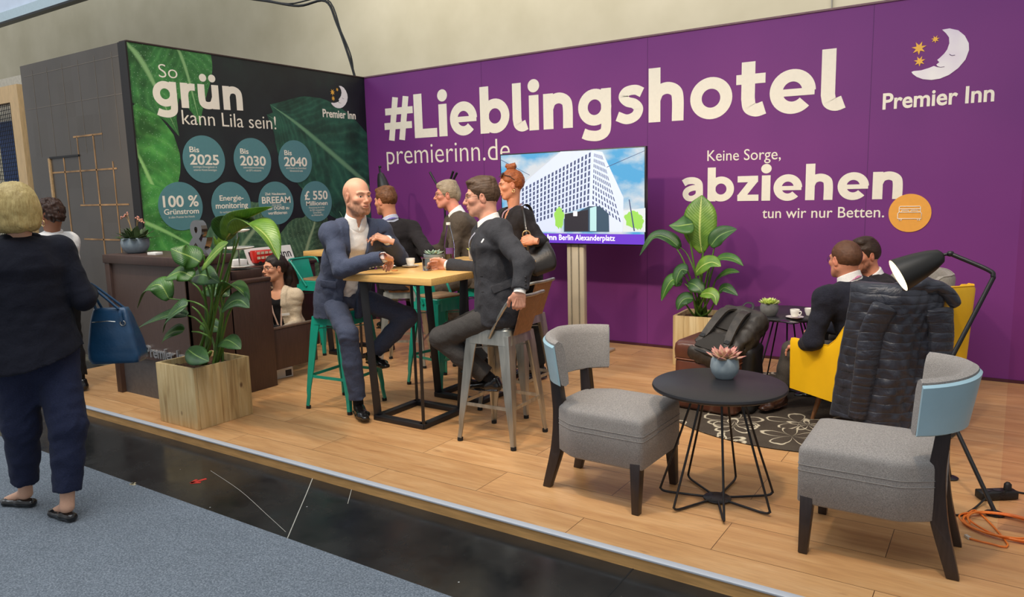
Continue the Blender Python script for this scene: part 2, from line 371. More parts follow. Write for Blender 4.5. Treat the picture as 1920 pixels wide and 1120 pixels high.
def _arc(cx, cy, rx, ry, a0, a1, n=18): return [(cx+rx*math.cos(math.radians(a)), cy+ry*math.sin(math.radians(a))) for a in np.linspace(a0, a1, n)]
def _sp(*p): return [tuple(q[:2]) for q in spline([x+(0,) for x in p], 7)]
SW = .205
GLYPH = {  # heavy rounded sans drawn as pen strokes: advance, [(path, pen width)]; '.' paths are dots
 '#': (.86, [([(.22,-.02),(.38,.98)],.17), ([(.53,-.02),(.69,.98)],.17), ([(.02,.32),(.84,.32)],.16), ([(.06,.66),(.88,.66)],.16)]),
 'L': (.66, [([(.14,0),(.14,1)],.235), ([(.03,.1),(.66,.1)],.2)]),
 'i': (.30, [([(.14,0),(.14,.72)],.225), ('.', (.14,.91), .135)]),
 'l': (.36, [([(.13,1),(.13,.26)]+_sp((.13,.26),(.16,.14),(.25,.095),(.36,.13))[1:],.21)]),
 'e': (.74, [(_arc(.36,.36,.255,.27,0,318,40),SW), ([(.14,.345),(.70,.345)],.12)]),
 'b': (.78, [([(.14,0),(.14,1)],.225), (_arc(.40,.36,.255,.265,0,360,40),SW)]),
 'n': (.76, [([(.14,0),(.14,.72)],.225), (_sp((.14,.40),(.22,.56),(.38,.615),(.53,.55),(.575,.40),(.575,.0)),.215)]),
 'h': (.76, [([(.14,0),(.14,1)],.225), (_sp((.14,.40),(.22,.56),(.38,.615),(.53,.55),(.575,.40),(.575,.0)),.215)]),
 'g': (.76, [(_arc(.36,.37,.245,.255,0,360,40),SW), (_sp((.60,.72),(.60,.3),(.60,.0),(.56,-.13),(.42,-.19),(.24,-.175),(.12,-.13)),.205)]),
 's': (.60, [(_sp((.53,.575),(.40,.635),(.23,.615),(.16,.52),(.24,.425),(.38,.375),(.46,.275),(.40,.145),(.23,.09),(.04,.16)),.185)]),
 'o': (.78, [(_arc(.38,.36,.265,.27,0,360,40),SW)]),
 't': (.52, [([(.20,.93),(.20,.3)]+_sp((.20,.3),(.23,.15),(.34,.095),(.47,.13))[1:],.225), ([(.0,.635),(.48,.635)],.17)]),
 'a': (.70, [(_sp((.07,.56),(.20,.625),(.38,.625),(.50,.55),(.525,.40),(.525,.0)),.205), (_sp((.52,.41),(.34,.41),(.18,.34),(.13,.22),(.20,.11),(.34,.095),(.46,.16),(.52,.25)),.17)]),
 'z': (.62, [([(.04,.63),(.58,.63)],.18), ([(.50,.62),(.12,.10)],.2), ([(.04,.09),(.60,.09)],.18)]),
 'r': (.50, [([(.14,0),(.14,.72)],.225), (_sp((.14,.36),(.20,.53),(.32,.61),(.47,.61)),.2)]),
 '\u00fc': (.76, [(_sp((.135,.72),(.135,.32),(.18,.15),(.33,.1),(.48,.15),(.56,.32)),.215), ([(.575,.72),(.575,.0)],.225), ('.', (.21,.91), .115), ('.', (.50,.91), .115)]),
}
def big_text(s, p0, p1, cap, fn, mat, parent, gap=.03):
    x = 0; items = []; lo, hi = 9, -9
    for ch in s:
        adv, st = GLYPH[ch]
        for q in st:
            if q[0] == '.': P = _arc(q[1][0]+x, q[1][1], q[2], q[2], 0, 360, 25)[:-1]; items.append(('d', P))
            else:
                C = np.array([(a+x, b) for a, b in q[0]]); w = q[1]/2; n = len(C); closed = np.allclose(C[0], C[-1]); L = []; R = []
                for i in range(n):
                    d0 = C[i]-C[i-1] if i else (C[0]-C[-2] if closed else C[1]-C[0]); d1 = C[i+1]-C[i] if i < n-1 else (C[1]-C[0] if closed else C[-1]-C[-2])
                    d0 = d0/(np.hypot(*d0)+1e-9); d1 = d1/(np.hypot(*d1)+1e-9); d = (d0+d1); d /= np.hypot(*d)+1e-9
                    p = np.array([-d[1], d[0]])/max(.6, float(d @ d1)); L.append(C[i]+p*w); R.append(C[i]-p*w)
                items.append(('s', L, R)); P = L+R
            lo = min(lo, min(a for a, b in P)); hi = max(hi, max(a for a, b in P))
        x += adv+gap
    k = (p1[0]-p0[0])/(hi-lo); mb = MB()
    tr = lambda a, t: fn(p0[0]+(a[0]-lo)*k, p0[1]+(a[0]-lo)*k*(p1[1]-p0[1])/(p1[0]-p0[0])+a[1]*cap, t)
    for j, it in enumerate(items):
        t = .003+.00004*(j % 5)
        if it[0] == 'd': mb.add([tr(a, t) for a in it[1]], [tuple(range(len(it[1])))])
        else:
            n = len(it[1]); mb.add([tr(a, t) for a in it[1]]+[tr(a, t) for a in it[2]], [(i, n+i, n+i+1, i+1) for i in range(n-1)])
    return mb.build('lettering', mat, parent, smooth=False)
# ------------------------------------------------------------------ purple wall
def purple_mat():
    m, nt, p = newmat('purple_print'); v = coords(nt)
    c = ramp(nt, noise(nt, v, .7, 2), [(.3, srgb(110, 47, 118)), (.7, srgb(124, 53, 126))])
    nt.links.new(c, p.inputs['Base Color']); p.inputs['Roughness'].default_value = .55; p.inputs['Specular IOR Level'].default_value = .3
    bump(nt, p, noise(nt, v, 400, 2), .05, .002); return m
PURP = purple_mat(); XR = 1.2
wall = MB().box(((GX+XR)/2, WY+.05, TOPZ/2), (XR-GX, .10, TOPZ)).build('wall_back', PURP, smooth=False, loc=(-3, WY, 0)); tag(wall, kind='structure')
for x in (-5.0, -3.0, -1.0):
    MB().box((x, WY-.0005, TOPZ/2), (.004, .002, TOPZ)).build('panel_joint', M('purple_joint', (84, 32, 96), .7), wall)
MB().box(((GX+XR)/2, WY+.05, TOPZ+.008), (XR-GX, .12, .016)).build('top_rail', M('wall_cap', (120, 84, 92), .5), wall)
MB().box(((GX+XR)/2, WY-.006, .012), (XR-GX, .012, .024)).build('foot_rail', M('wall_foot', (70, 26, 40), .6), wall)
W_ = lambda a, b, t: (a, WY-t, b)
def on_w(x, y): q = AY(x, y, WY); return (q[0], q[2])
big_text('#Lieblingshotel', (-6.50, 2.285), (-1.19, 2.234), .515, W_, WHITE_PRINT, wall)
put_text('premierinn.de', (-6.49, 1.985), (-4.64, 1.965), .235, W_, WHITE_PRINT, wall, bold=-.008, ref='d')
put_text('Keine Sorge,', (-2.39, 1.853), (-1.715, 1.84), .098, W_, WHITE_PRINT, wall, bold=.0, ref='K')
big_text('abziehen', (-2.640, 1.472), (-.725, 1.47), .318, W_, WHITE_PRINT, wall)
put_text('tun wir nur Betten.', (-1.866, 1.312), (-.855, 1.318), .092, W_, WHITE_PRINT, wall, bold=.004, ref='B')
put_text('Premier Inn', (-.905, 2.213), (-.125, 2.215), .128, W_, WHITE_PRINT, wall, bold=.022, ref='P')
MOON = [(1397,42),(1430,40),(1470,55),(1500,85),(1520,125),(1523,160),(1510,205),(1480,245),(1440,275),(1400,290),(1360,293),(1320,285),(1290,270),
        (1270,252),(1264,242),(1275,238),(1310,238),(1345,230),(1368,222),(1384,230),(1404,234),(1384,224),(1379,216),(1392,206),(1382,193),(1395,182),(1412,165),(1425,145),(1433,115),(1430,85),(1415,62)]
def moon(parent, fn, on, cx, cy, k, mat, name='moon_logo'):
    """crescent with a sleeping face, outline in its own units, placed round (cx,cy) at scale k"""
    P = [((x-1390)*k+cx, -(y-167)*k+cy) for x, y in MOON]
    bm = bmesh.new(); f = bm.faces.new([bm.verts.new((a, b, 0)) for a, b in P]); r = bmesh.ops.triangulate(bm, faces=[f])
    bm.verts.index_update(); F = [tuple(v.index for v in q.verts) for q in bm.faces]; n = len(P); bm.free()
    A = [fn(a, b, .004) for a, b in P]; B = [fn(a, b, .0005) for a, b in P]
    F = F+[tuple(n+i for i in reversed(q)) for q in F]+[((i+1) % n, i, n+i, n+(i+1) % n) for i in range(n)]
    o = make(name, A+B, F, mat, parent, smooth=False)
    e = MB(); e.tube([fn((x-1390)*k+cx, -(y-167)*k+cy, .005) for x, y in spline([(1436,170),(1447,178),(1462,178)], 4)], 1.6*k, 5)
    e.tube([fn((x-1390)*k+cx, -(y-167)*k+cy, .005) for x, y in spline([(1384,226),(1398,232),(1417,231)], 4)], 1.4*k, 5)
    e.build('face_line', M('logo_line', (96, 70, 110), .6), o)
    for sx, sy, r in ((1294,122,36),(1368,86,20),(1300,190,28)):
        st = []
        for i in range(14):
            a = math.pi*2*i/14+.25; rr = r*k*(1 if i % 2 == 0 else .42); st.append(((sx-1390)*k+cx+rr*math.cos(a), -(sy-167)*k+cy+rr*math.sin(a)))
        s = MB(); c0 = [fn((sx-1390)*k+cx, -(sy-167)*k+cy, .004)]+[fn(a, b, .004) for a, b in st]+[fn(a, b, .0005) for a, b in st]
        s.add(c0, [(0, 1+i, 1+(i+1) % 14) for i in range(14)]+[(1+(i+1) % 14, 1+i, 15+i, 15+(i+1) % 14) for i in range(14)])
        s.build('star', M('logo_yellow', (238, 180, 70), .6, var=.03), o, smooth=False)
    return o
def moon_mat():
    m, nt, p = newmat('moon_print'); v = coords(nt)
    nt.links.new(ramp(nt, noise(nt, v, 3, 2), [(.35, srgb(226, 214, 226)), (.65, srgb(244, 240, 236))]), p.inputs['Base Color']); p.inputs['Roughness'].default_value = .6; return m
MOONM = moon_mat()
q = on_w(1240+1390/2.667, 40+167/2.667); moon(wall, W_, on_w, q[0], q[1], (2.798-2.415)/253, MOONM)
def disc(cx, cy, r, fn, t, n=64):
    P = [(cx+r*math.cos(2*math.pi*i/n), cy+r*math.sin(2*math.pi*i/n)) for i in range(n)]
    return MB().add([fn(a, b, t) for a, b in P]+[fn(a, b, .0005) for a, b in P], [tuple(range(n))]+[((i+1) % n, i, n+i, n+(i+1) % n) for i in range(n)])
od = disc(-.664, 1.353, .158, W_, .006).build('round_sign', M('orange_disc', (238, 166, 66), .55, var=.03), wall, smooth=False)
od['label'] = 'orange disc with the white outline of a bed'
b = MB()
def strokes(b, L, fn, ox, oy, k, w, t):
    for P in L: b.tube([fn(ox+x*k, oy+y*k, t) for x, y in P], w, 6)
strokes(b, [[(-52,2),(-52,30),(-48,34),(48,34),(52,30),(52,2)], [(-58,-34),(-58,-4),(-52,2),(52,2),(58,-4),(58,-34),(-58,-34)], [(-50,20),(50,20)],
            [(-40,2),(-40,12),(-6,12),(-6,2)], [(6,2),(6,12),(40,12),(40,2)], [(-50,-34),(-50,-44),(-40,-44),(-40,-34)], [(40,-34),(40,-44),(50,-44),(50,-34)]], W_, -.664, 1.357, .0015, .0036, .008)
b.build('bed_symbol', WHITE_PRINT, od)
# ------------------------------------------------------------------ green wall (faces +X) with leaf print
GY0, GY1 = 3.93, WY
def dark_print():
    m, nt, p = newmat('dark_leaf_print'); v = coords(nt)
    c = ramp(nt, noise(nt, v, 1.6, 5), [(.35, srgb(16, 22, 24)), (.6, srgb(28, 38, 38)), (.75, srgb(30, 58, 46))])
    nt.links.new(c, p.inputs['Base Color']); p.inputs['Roughness'].default_value = .5; return m
gw = MB().box((GX-.05, (GY0+GY1)/2, TOPZ/2), (.10, GY1-GY0, TOPZ)).build('wall_left', dark_print(), smooth=False, loc=(GX, 5.4, 0)); tag(gw, kind='structure')
MB().box((GX-.045, GY0-.008, TOPZ/2), (.13, .016, TOPZ)).build('edge_strip', M('black_edge', (20, 15, 13), .5), gw)
MB().box((GX-.05, (GY0+GY1)/2, TOPZ+.006), (.12, GY1-GY0, .012)).build('top_rail', M('wall_cap_dark', (60, 44, 40), .5), gw)
G_ = lambda a, b, t: (GX+t, a, b)
def on_g(x, y): q = AX(x, y, GX); return (q[1], q[2])
def leaf_print_mat(name, c0, c1, c2, veins=16, slope=6.0, drops=True):
    m, nt, p = newmat(name); uv = nd(nt, 'ShaderNodeUVMap', uv_map='UVMap'); sep = nd(nt, 'ShaderNodeSeparateXYZ'); nt.links.new(uv.outputs[0], sep.inputs[0])
    u = math_(nt, 'ABSOLUTE', math_(nt, 'SUBTRACT', sep.outputs[0], .5)); v = sep.outputs[1]; ob = coords(nt)
    w = math_(nt, 'ADD', math_(nt, 'MULTIPLY', v, float(veins)), math_(nt, 'MULTIPLY', u, -slope))
    w = math_(nt, 'ADD', w, math_(nt, 'MULTIPLY', noise(nt, ob, 4, 2), 1.3))
    s = math_(nt, 'ABSOLUTE', math_(nt, 'SINE', math_(nt, 'MULTIPLY', w, math.pi)))
    c = ramp(nt, s, [(.0, srgb(*[int(a*.55+b*.45) for a, b in zip(c1, c2)])), (.10, srgb(*c1)), (.9, srgb(*c0))])
    c = mixc(nt, .5, c, ramp(nt, noise(nt, ob, 14, 5, .7), [(.3, srgb(*c0)), (.7, srgb(*c1))]))
    c = mixc(nt, .75, c, ramp(nt, noise(nt, ob, 3.2, 4), [(.32, (.10,.12,.11,1)), (.58, (1.15,1.15,1.15,1))]), 'MULTIPLY')
    c = mixc(nt, ramp(nt, u, [(.012, (1,1,1,1)), (.035, (0,0,0,1))]), c, srgb(*c2))
    if drops:
        vo = nd(nt, 'ShaderNodeTexVoronoi', feature='F1'); vo.inputs['Scale'].default_value = 42; nt.links.new(ob, vo.inputs['Vector'])
        c = mixc(nt, ramp(nt, vo.outputs['Distance'], [(.10, (.65,.65,.65,1)), (.22, (0,0,0,1))]), c, srgb(150, 190, 150))
    nt.links.new(c, p.inputs['Base Color']); p.inputs['Roughness'].default_value = .5; return m
def leaf_print(mid, half, mat, t=.002, parent=gw, label=None):
    """printed leaf: midrib in wall coordinates with half widths; flat like the print it is"""
    Pm = spline([on_g(*p)+(0,) for p in mid], 8)[:, :2]; n = len(Pm); H = np.interp(np.linspace(0, 1, n), np.linspace(0, 1, len(half)), half)
    V = []; UV = []; K = 9
    for i in range(n):
        d = nrm(Pm[min(i+1, n-1)]-Pm[max(i-1, 0)]); pr = np.array([-d[1], d[0]])
        for j in range(K):
            s = -1+2*j/(K-1); q = Pm[i]+pr*s*H[i]
            q[0] = min(max(q[0], GY0+.004), GY1-.004); q[1] = min(max(q[1], .4), TOPZ-.004)
            V.append(G_(q[0], q[1], t)); UV.append((j/(K-1), i/(n-1)))
    F = [(i*K+j, i*K+j+1, (i+1)*K+j+1, (i+1)*K+j) for i in range(n-1) for j in range(K-1)]
    o = make('leaf_print', V, F, mat, parent, smooth=False); ul = o.data.uv_layers.new(name='UVMap')
    for lp in o.data.loops: ul.data[lp.index].uv = UV[lp.vertex_index]
    return o
LG1 = leaf_print_mat('leaf_print_bright', (58, 136, 58), (92, 168, 78), (150, 204, 120), 7, 5)
LG2 = leaf_print_mat('leaf_print_mid', (44, 108, 52), (74, 142, 72), (134, 178, 116), 9, 6)
LG3 = leaf_print_mat('leaf_print_teal', (28, 76, 60), (46, 102, 78), (104, 150, 112), 13, 8, False)
LG4 = leaf_print_mat('leaf_print_grey', (50, 86, 62), (92, 126, 92), (146, 168, 128), 15, 9)
leaf_print([(215, 60), (262, 110), (300, 180), (336, 256)], [.30, .50, .56, .50, .36, .2, .06, .0], LG2, .0015)
leaf_print([(320, 60), (345, 120), (362, 180), (376, 238)], [.2, .30, .34, .30, .22, .13, .05, .0], LG2, .0018)
leaf_print([(212, 215), (262, 300), (300, 370), (352, 428)], [.26, .40, .44, .40, .32, .2, .08, .0], LG1, .0021)
leaf_print([(210, 395), (290, 425), (350, 455), (430, 500)], [.25, .36, .38, .34, .27, .16, .06, .0], LG1, .0024)
leaf_print([(506, 196), (560, 235), (625, 290), (720, 372)], [.0, .16, .34, .48, .56, .58, .54, .4], LG3, .0015)
leaf_print([(500, 215), (535, 240), (580, 300), (650, 420)], [.0, .10, .2, .30, .34, .32, .26, .0], LG3, .0013)
leaf_print([(420, 510), (470, 440), (500, 405), (522, 366)], [.36, .42, .44, .40, .3, .18, .07, .0], LG4, .0019)
leaf_print([(560, 520), (578, 455), (590, 405), (566, 350)], [.40, .44, .42, .34, .24, .14, .05, .0], LG4, .0022)
put_text('So', on_g(298, 145), on_g(333, 147.5), .125, G_, WHITE_PRINT, gw, bold=-.01, ref='S')
big_text('grün', (4.148, 2.50), (5.149, 2.535), .335, G_, WHITE_PRINT, gw)
put_text('kann Lila sein!', (4.43, 2.352), (5.565, 2.362), .138, G_, WHITE_PRINT, gw, bold=-.006, ref='L')
put_text('Premier Inn', (6.258, 2.545), (6.796, 2.552), .092, G_, WHITE_PRINT, gw, bold=.022, ref='P')
moon(gw, G_, on_g, 6.535, 2.796, .268/253, MOONM)
TEAL = M('teal_disc', (84, 134, 138), .55, var=.03)
discs = [(4.637, 2.015, [('Bis', -.16, -.053, .069, .054, .014), ('2025', -.165, .165, -.052, .10, .02)], [('unnötiges Einwegplastik in', -.085), ('unseren Hotels beseitigen', -.116)]),
 (5.223, 2.015, [('Bis', -.155, -.05, .069, .054, .014), ('2030', -.165, .165, -.052, .10, .02)], [('Lebensmittelverschwendung', -.085), ('um 50 % reduzieren', -.116)]),
 (5.804, 2.015, [('Bis', -.155, -.05, .069, .054, .014), ('2040', -.165, .165, -.052, .10, .02)], [('wird Premier Inn Deutschland', -.085), ('klimaneutral sein', -.116)]),
 (4.333, 1.552, [('100 %', -.187, .195, -.003, .108, .02), ('Grünstrom', -.185, .19, -.076, .052, .016)], [('in allen Premier Inn Hotels', -.115)]),
 (4.914, 1.550, [('Energie-', -.14, .15, .045, .055, .016), ('monitoring', -.193, .20, -.035, .06, .016)], [('für nachhaltige Optimierungs-', -.085), ('maßnahmen', -.115)]),
 (5.494, 1.551, [('Ziel: Neubauten', -.148, .136, .09, .026, .012), ('BREEAM', -.195, .195, 0, .072, .02), ('oder DGNB zu', -.16, .168, -.073, .036, .012), ('verifizieren', -.125, .136, -.125, .036, .012)], [('(Very good)', -.03)]),
 (6.076, 1.554, [('£ 550', -.176, .176, .024, .10, .02), ('Millionen', -.16, .168, -.045, .05, .014)], [('Finanzierung durch über', -.08), ('die 2021 ausgegebenen', -.11), ('Green Bonds', -.14), ('von Whitbread PLC', -.17)])]
for cy_, cz_, lines, small in discs:
    d = disc(cy_, cz_, .238, G_, .006).build('round_sign', TEAL, gw, smooth=False); d['label'] = 'teal disc reading '+' '.join(l[0] for l in lines)
    dfn = lambda a, b2, t: (GX+.006+t, a, b2)
    for s, x0, x1, z, h, bo in lines:
        put_text(s, (cy_+x0, cz_+z), (cy_+x1, cz_+z), h, dfn, WHITE_PRINT, d, bold=bo, ref=('5' if s[0] in '1£2' else 'b' if s[0] in 'mv' else 'B'), t=.0015)
    for s, z in small:
        w_ = .0048*len(s)+.01; put_text(s, (cy_-w_, cz_+z), (cy_+w_, cz_+z), .021, dfn, WHITE_PRINT, d, bold=-.008, ref='B', t=.001)
# ------------------------------------------------------------------ dark panelled wall facing the aisle
DY = 3.92
def slate_mat():
    m, nt, p = newmat('dark_panel_print'); v = coords(nt, (1, 1, 1))
    br = nd(nt, 'ShaderNodeTexBrick', offset=0.0); br.inputs['Scale'].default_value = 1; br.inputs['Brick Width'].default_value = .305; br.inputs['Row Height'].default_value = .352
    br.inputs['Mortar Size'].default_value = 0; br.inputs['Color1'].default_value = (0,0,0,1); br.inputs['Color2'].default_value = (1,1,1,1)
    vr = coords(nt, (1, 1, 1), rot=(math.pi/2, 0, 0)); nt.links.new(vr, br.inputs['Vector'])
    c = ramp(nt, noise(nt, v, 1.4, 4), [(.3, srgb(76, 67, 57)), (.7, srgb(98, 87, 74))])
    c = mixc(nt, .5, c, ramp(nt, br.outputs['Color'], [(0, srgb(78, 71, 63)), (1, srgb(92, 86, 80))]))
    nt.links.new(c, p.inputs['Base Color']); p.inputs['Roughness'].default_value = .3; bump(nt, p, noise(nt, v, 3, 3), .06, .02); return m
XL = -8.87
dw = MB().box(((XL+GX)/2, DY+.05, TOPZ/2), (GX-.03-XL, .1, TOPZ)).build('wall_front', slate_mat(), smooth=False, loc=(-7.8, DY, 0)); tag(dw, kind='structure')
GOLD = M('brass_inlay', (186, 140, 90), .35, .5, var=.6, vscale=3.5)
for i, x in enumerate((-8.45, -8.14, -7.83, -7.52, -7.21)):
    a, c = [(1.3, 2.06), (1.0, 2.08), (1.6, 2.27), (1.0, 2.27), (1.0, 2.0)][i]
    MB().box((x, DY-.002, (a+c)/2), (.02 if i in (1, 3) else .012, .004, c-a)).build('inlay_strip', GOLD, dw)
for z, a, c in ((2.27, -7.9, -7.35), (1.93, -8.4, -7.15), (1.585, -7.9, -7.0), (1.24, -7.9, -6.95)):
    MB().box(((a+c)/2, DY-.002, z), (c-a, .004, .016)).build('inlay_strip', GOLD, dw)
FAINT = M('faint_joint', (118, 106, 92), .4, var=.1)
for x in (-8.6, -8.29, -7.98, -7.67, -7.36, -7.05):
    MB().box((x, DY-.001, 2.55), (.006, .002, .9)).build('panel_joint', FAINT, dw)
for z in (2.61, 2.95):
    MB().box(((XL+GX)/2, DY-.001, z), (1.9, .002, .006)).build('panel_joint', FAINT, dw)
b = MB().box((-8.12, DY-.006, 2.085), (.60, .012, .02)); b.build('niche_head', M('niche_dark', (24, 20, 19), .5), dw)
MB().box((-8.43, DY-.008, 1.05), (.035, .016, 2.06)).build('niche_jamb', M('pale_jamb', (206, 164, 112), .45, var=.2), dw)
# wooden net frame left of it
FY = 4.02
t = thing('net_frame', 'pale wooden frame with black net over a blue poster at far left', 'frame', (-9.4, FY, 0))
PW = M('pale_pine', (222, 184, 132), .5, var=.12, vscale=8, stretch=(8,8,1))
za = AY(38, 158, FY)[2]; xa = AY(38, 158, FY)[0]
MB().box((xa-.10, FY, za/2), (.20, .08, za)).build('frame_post', PW, t)
MB().box((xa-1.3, FY, za-.09), (2.2, .08, .18)).build('frame_rail', PW, t)
xb = xa-.20
nb = MB()
for k in range(18): nb.tube([(xb-k*.045, FY-.005, .6), (xb-k*.045+.02, FY-.012, 1.6), (xb-k*.045, FY-.005, za-.17)], .0035, 4)
for k in range(48): nb.tube([(xb, FY-.006, .65+k*.045), (xb-.4, FY-.012, .64+k*.045), (xb-.8, FY-.006, .65+k*.045)], .0035, 4)
nb.build('net', M('black_net', (20, 20, 24), .8), t)
q = AY(20, 225, FY+.2)
MB().box((xb-.4, FY+.25, q[2]/2), (1.3, .02, q[2])).build('poster', M('blue_poster', (44, 70, 118), .6, var=.1), t)
for k in range(5):
    MB().box((xb-.2, FY+.235, q[2]-.25-k*.17), (.24, .004, .03 if k % 2 else .02)).build('poster_print', M('poster_white', (190, 198, 214), .6), t)
MB().box((xb-.4, FY+.27, q[2]+.25), (1.3, .02, .5)).build('poster_head', M('poster_pale', (196, 188, 170), .6), t)
# ================================================================== furniture
def loft(mb, rings, caps=True):
    n = len(rings[0]); v = [p for r in rings for p in r]; f = []
    for i in range(len(rings)-1):
        for k in range(n):
            k2 = (k+1) % n; f.append((i*n+k, i*n+k2, (i+1)*n+k2, (i+1)*n+k))
    if caps: f += [tuple(reversed(range(n))), tuple((len(rings)-1)*n+k for k in range(n))]
    return mb.add(v, f)
def round_poly(P, r, n=5):
    """polygon with rounded corners"""
    P = [np.asarray(p, float) for p in P]; out = []
    for i in range(len(P)):
        a, b, c = P[i-1], P[i], P[(i+1) % len(P)]; ri = r[i] if hasattr(r, '__len__') else r
        u = nrm(a-b); w = nrm(c-b); h = math.acos(max(-1, min(1, float(u @ w))))/2; d = ri/math.tan(h)
        d = min(d, np.linalg.norm(a-b)*.48, np.linalg.norm(c-b)*.48); s = b+u*d; e = b+w*d
        for t in np.linspace(0, 1, n): out.append((1-t)**2*s+2*t*(1-t)*b+t*t*e)
    return out
def T(loc, rz=0): R = rotz(rz); return lambda p: np.asarray(p, float) @ R.T+np.asarray(loc, float)
# ---- materials
WENGE = M('wenge_laminate', (70, 50, 43), .42, var=.2, vscale=9, stretch=(14, 14, .8), bmp=.03)
def pine_mat():
    m, nt, p = newmat('pallet_pine'); v = coords(nt)
    w = nd(nt, 'ShaderNodeTexNoise'); w.inputs['Scale'].default_value = 3; w.inputs['Detail'].default_value = 5; w.inputs['Distortion'].default_value = .8
    nt.links.new(coords(nt, (7, 7, .6)), w.inputs['Vector'])
    c = ramp(nt, w.outputs['Fac'], [(.25, srgb(160, 128, 82)), (.45, srgb(200, 172, 120)), (.7, srgb(220, 198, 150))])
    vo = nd(nt, 'ShaderNodeTexVoronoi'); vo.inputs['Scale'].default_value = 6.5; nt.links.new(coords(nt, (1, 1, .6)), vo.inputs['Vector'])
    c = mixc(nt, ramp(nt, vo.outputs['Distance'], [(.05, (.85,.85,.85,1)), (.11, (0,0,0,1))]), c, srgb(92, 56, 28))
    nt.links.new(c, p.inputs['Base Color']); p.inputs['Roughness'].default_value = .65; bump(nt, p, w.outputs['Fac'], .15, .004); return m
PINE = pine_mat()
BEECH = M('beech_top', (226, 180, 108), .35, var=.14, vscale=4, stretch=(2, 26, 26), coat=.1)
GREEN = M('green_enamel', (22, 148, 126), .28, var=.08, vscale=9, coat=.3)
def steel_mat():
    m, nt, p = newmat('galvanised_steel'); v = coords(nt)
    n = noise(nt, coords(nt, (1, 1, .12)), 22, 4); c = ramp(nt, n, [(.3, srgb(150, 150, 142)), (.7, srgb(196, 196, 188))])
    nt.links.new(c, p.inputs['Base Color']); p.inputs['Metallic'].default_value = .85
    nt.links.new(ramp(nt, n, [(.2, (.28,.28,.28,1)), (.8, (.42,.42,.42,1))]), p.inputs['Roughness']); return m
STEEL = steel_mat()
WALNUT = M('walnut_ply', (136, 92, 58), .45, var=.25, vscale=6, stretch=(20, 20, 2))
OAKPAD = M('oak_seat_pad', (150, 118, 84), .5, var=.2, vscale=8, stretch=(3, 30, 3))
RUBBER = M('black_rubber', (18, 18, 18), .8)
DARKWOOD = M('dark_stained_beech', (40, 30, 28), .4, var=.25, vscale=8, stretch=(14, 14, 1.5), coat=.15)
TWEED = fabric('grey_tweed', (104, 101, 99), (168, 163, 158), 900, .95, .10, .2)
VINYL = M('pale_blue_vinyl', (156, 190, 204), .38, var=.04, vscale=6, bmp=.05, bscale=300)
# ---- reception counter
CX0, CX1, CY0, CZ = -6.26, -5.18, 3.255, 1.175
t = thing('reception_counter', 'dark brown laminate reception counter with raised letters, behind the big planter', 'counter', ((CX0+CX1)/2, 3.5, 0))
b = MB().box(((CX0+CX1)/2, CY0+.21, CZ-.03), (CX1-CX0+.03, .45, .07)); b.build('counter_top', WENGE, t, bevel=.003)
MB().box((CX0+.035, CY0+.2, (CZ-.065)/2), (.07, .42, CZ-.065)).build('end_panel', WENGE, t, bevel=.002)
MB().box(((CX0+.07+CX1)/2, CY0+.03, .72), (CX1-CX0-.07, .03, .78)).build('front_panel', M('wenge_front', (86, 68, 61), .45, var=.14, vscale=9, stretch=(14, 14, .8), bmp=.03), t)
MB().box(((CX0+.07+CX1)/2, CY0+.045, .17), (CX1-CX0-.07, .03, .34)).build('toe_panel', M('grey_toe_panel', (92, 90, 90), .4, .3), t)
MB().box((CX1-.02, CY0+.22, (CZ-.065)/2), (.04, .40, CZ-.065)).build('side_panel', WENGE, t, bevel=.002)
MB().box((CX1-.02, 3.86, .46), (.04, .40, .92)).build('side_panel', WENGE, t, bevel=.002)
MB().box((CX1-.16, 3.86, .935), (.34, .40, .03)).build('desk_top', WENGE, t, bevel=.003)
MB().box((CX1-.20, 3.90, .985), (.22, .30, .07)).build('desk_riser', WENGE, t, bevel=.003)
MB().box((-5.24, 4.31, .30), (.035, .50, .36)).build('low_panel', WENGE, t, bevel=.002)
MB().box((-5.24, 4.31, .487), (.045, .50, .014)).build('panel_edge', M('wenge_edge', (104, 84, 72), .4), t)
put_text('Premier Inn', (-5.775, .36), (-5.20, .36), .092, lambda a, b, t_: (a, CY0+.015-t_, b), M('letter_steel', (180, 180, 180), .3, .7), t, bold=.014, ref='P', t=.02, name='raised_lettering')
# back cabinet under the green wall
t = thing('back_cabinet', 'low dark brown cabinet along the green wall behind the reception counter', 'cabinet', (-6.5, 4.7, 0))
MB().box((-6.5, 4.75, .45), (.50, 1.5, .90)).build('carcass', WENGE, t, bevel=.003)
MB().box((-6.5, 4.75, .915), (.53, 1.54, .03)).build('cabinet_top', WENGE, t, bevel=.003)
for y in (4.25, 4.75, 5.25): MB().box((-6.245, y, .45), (.012, .47, .82)).build('door', WENGE, t, bevel=.002)
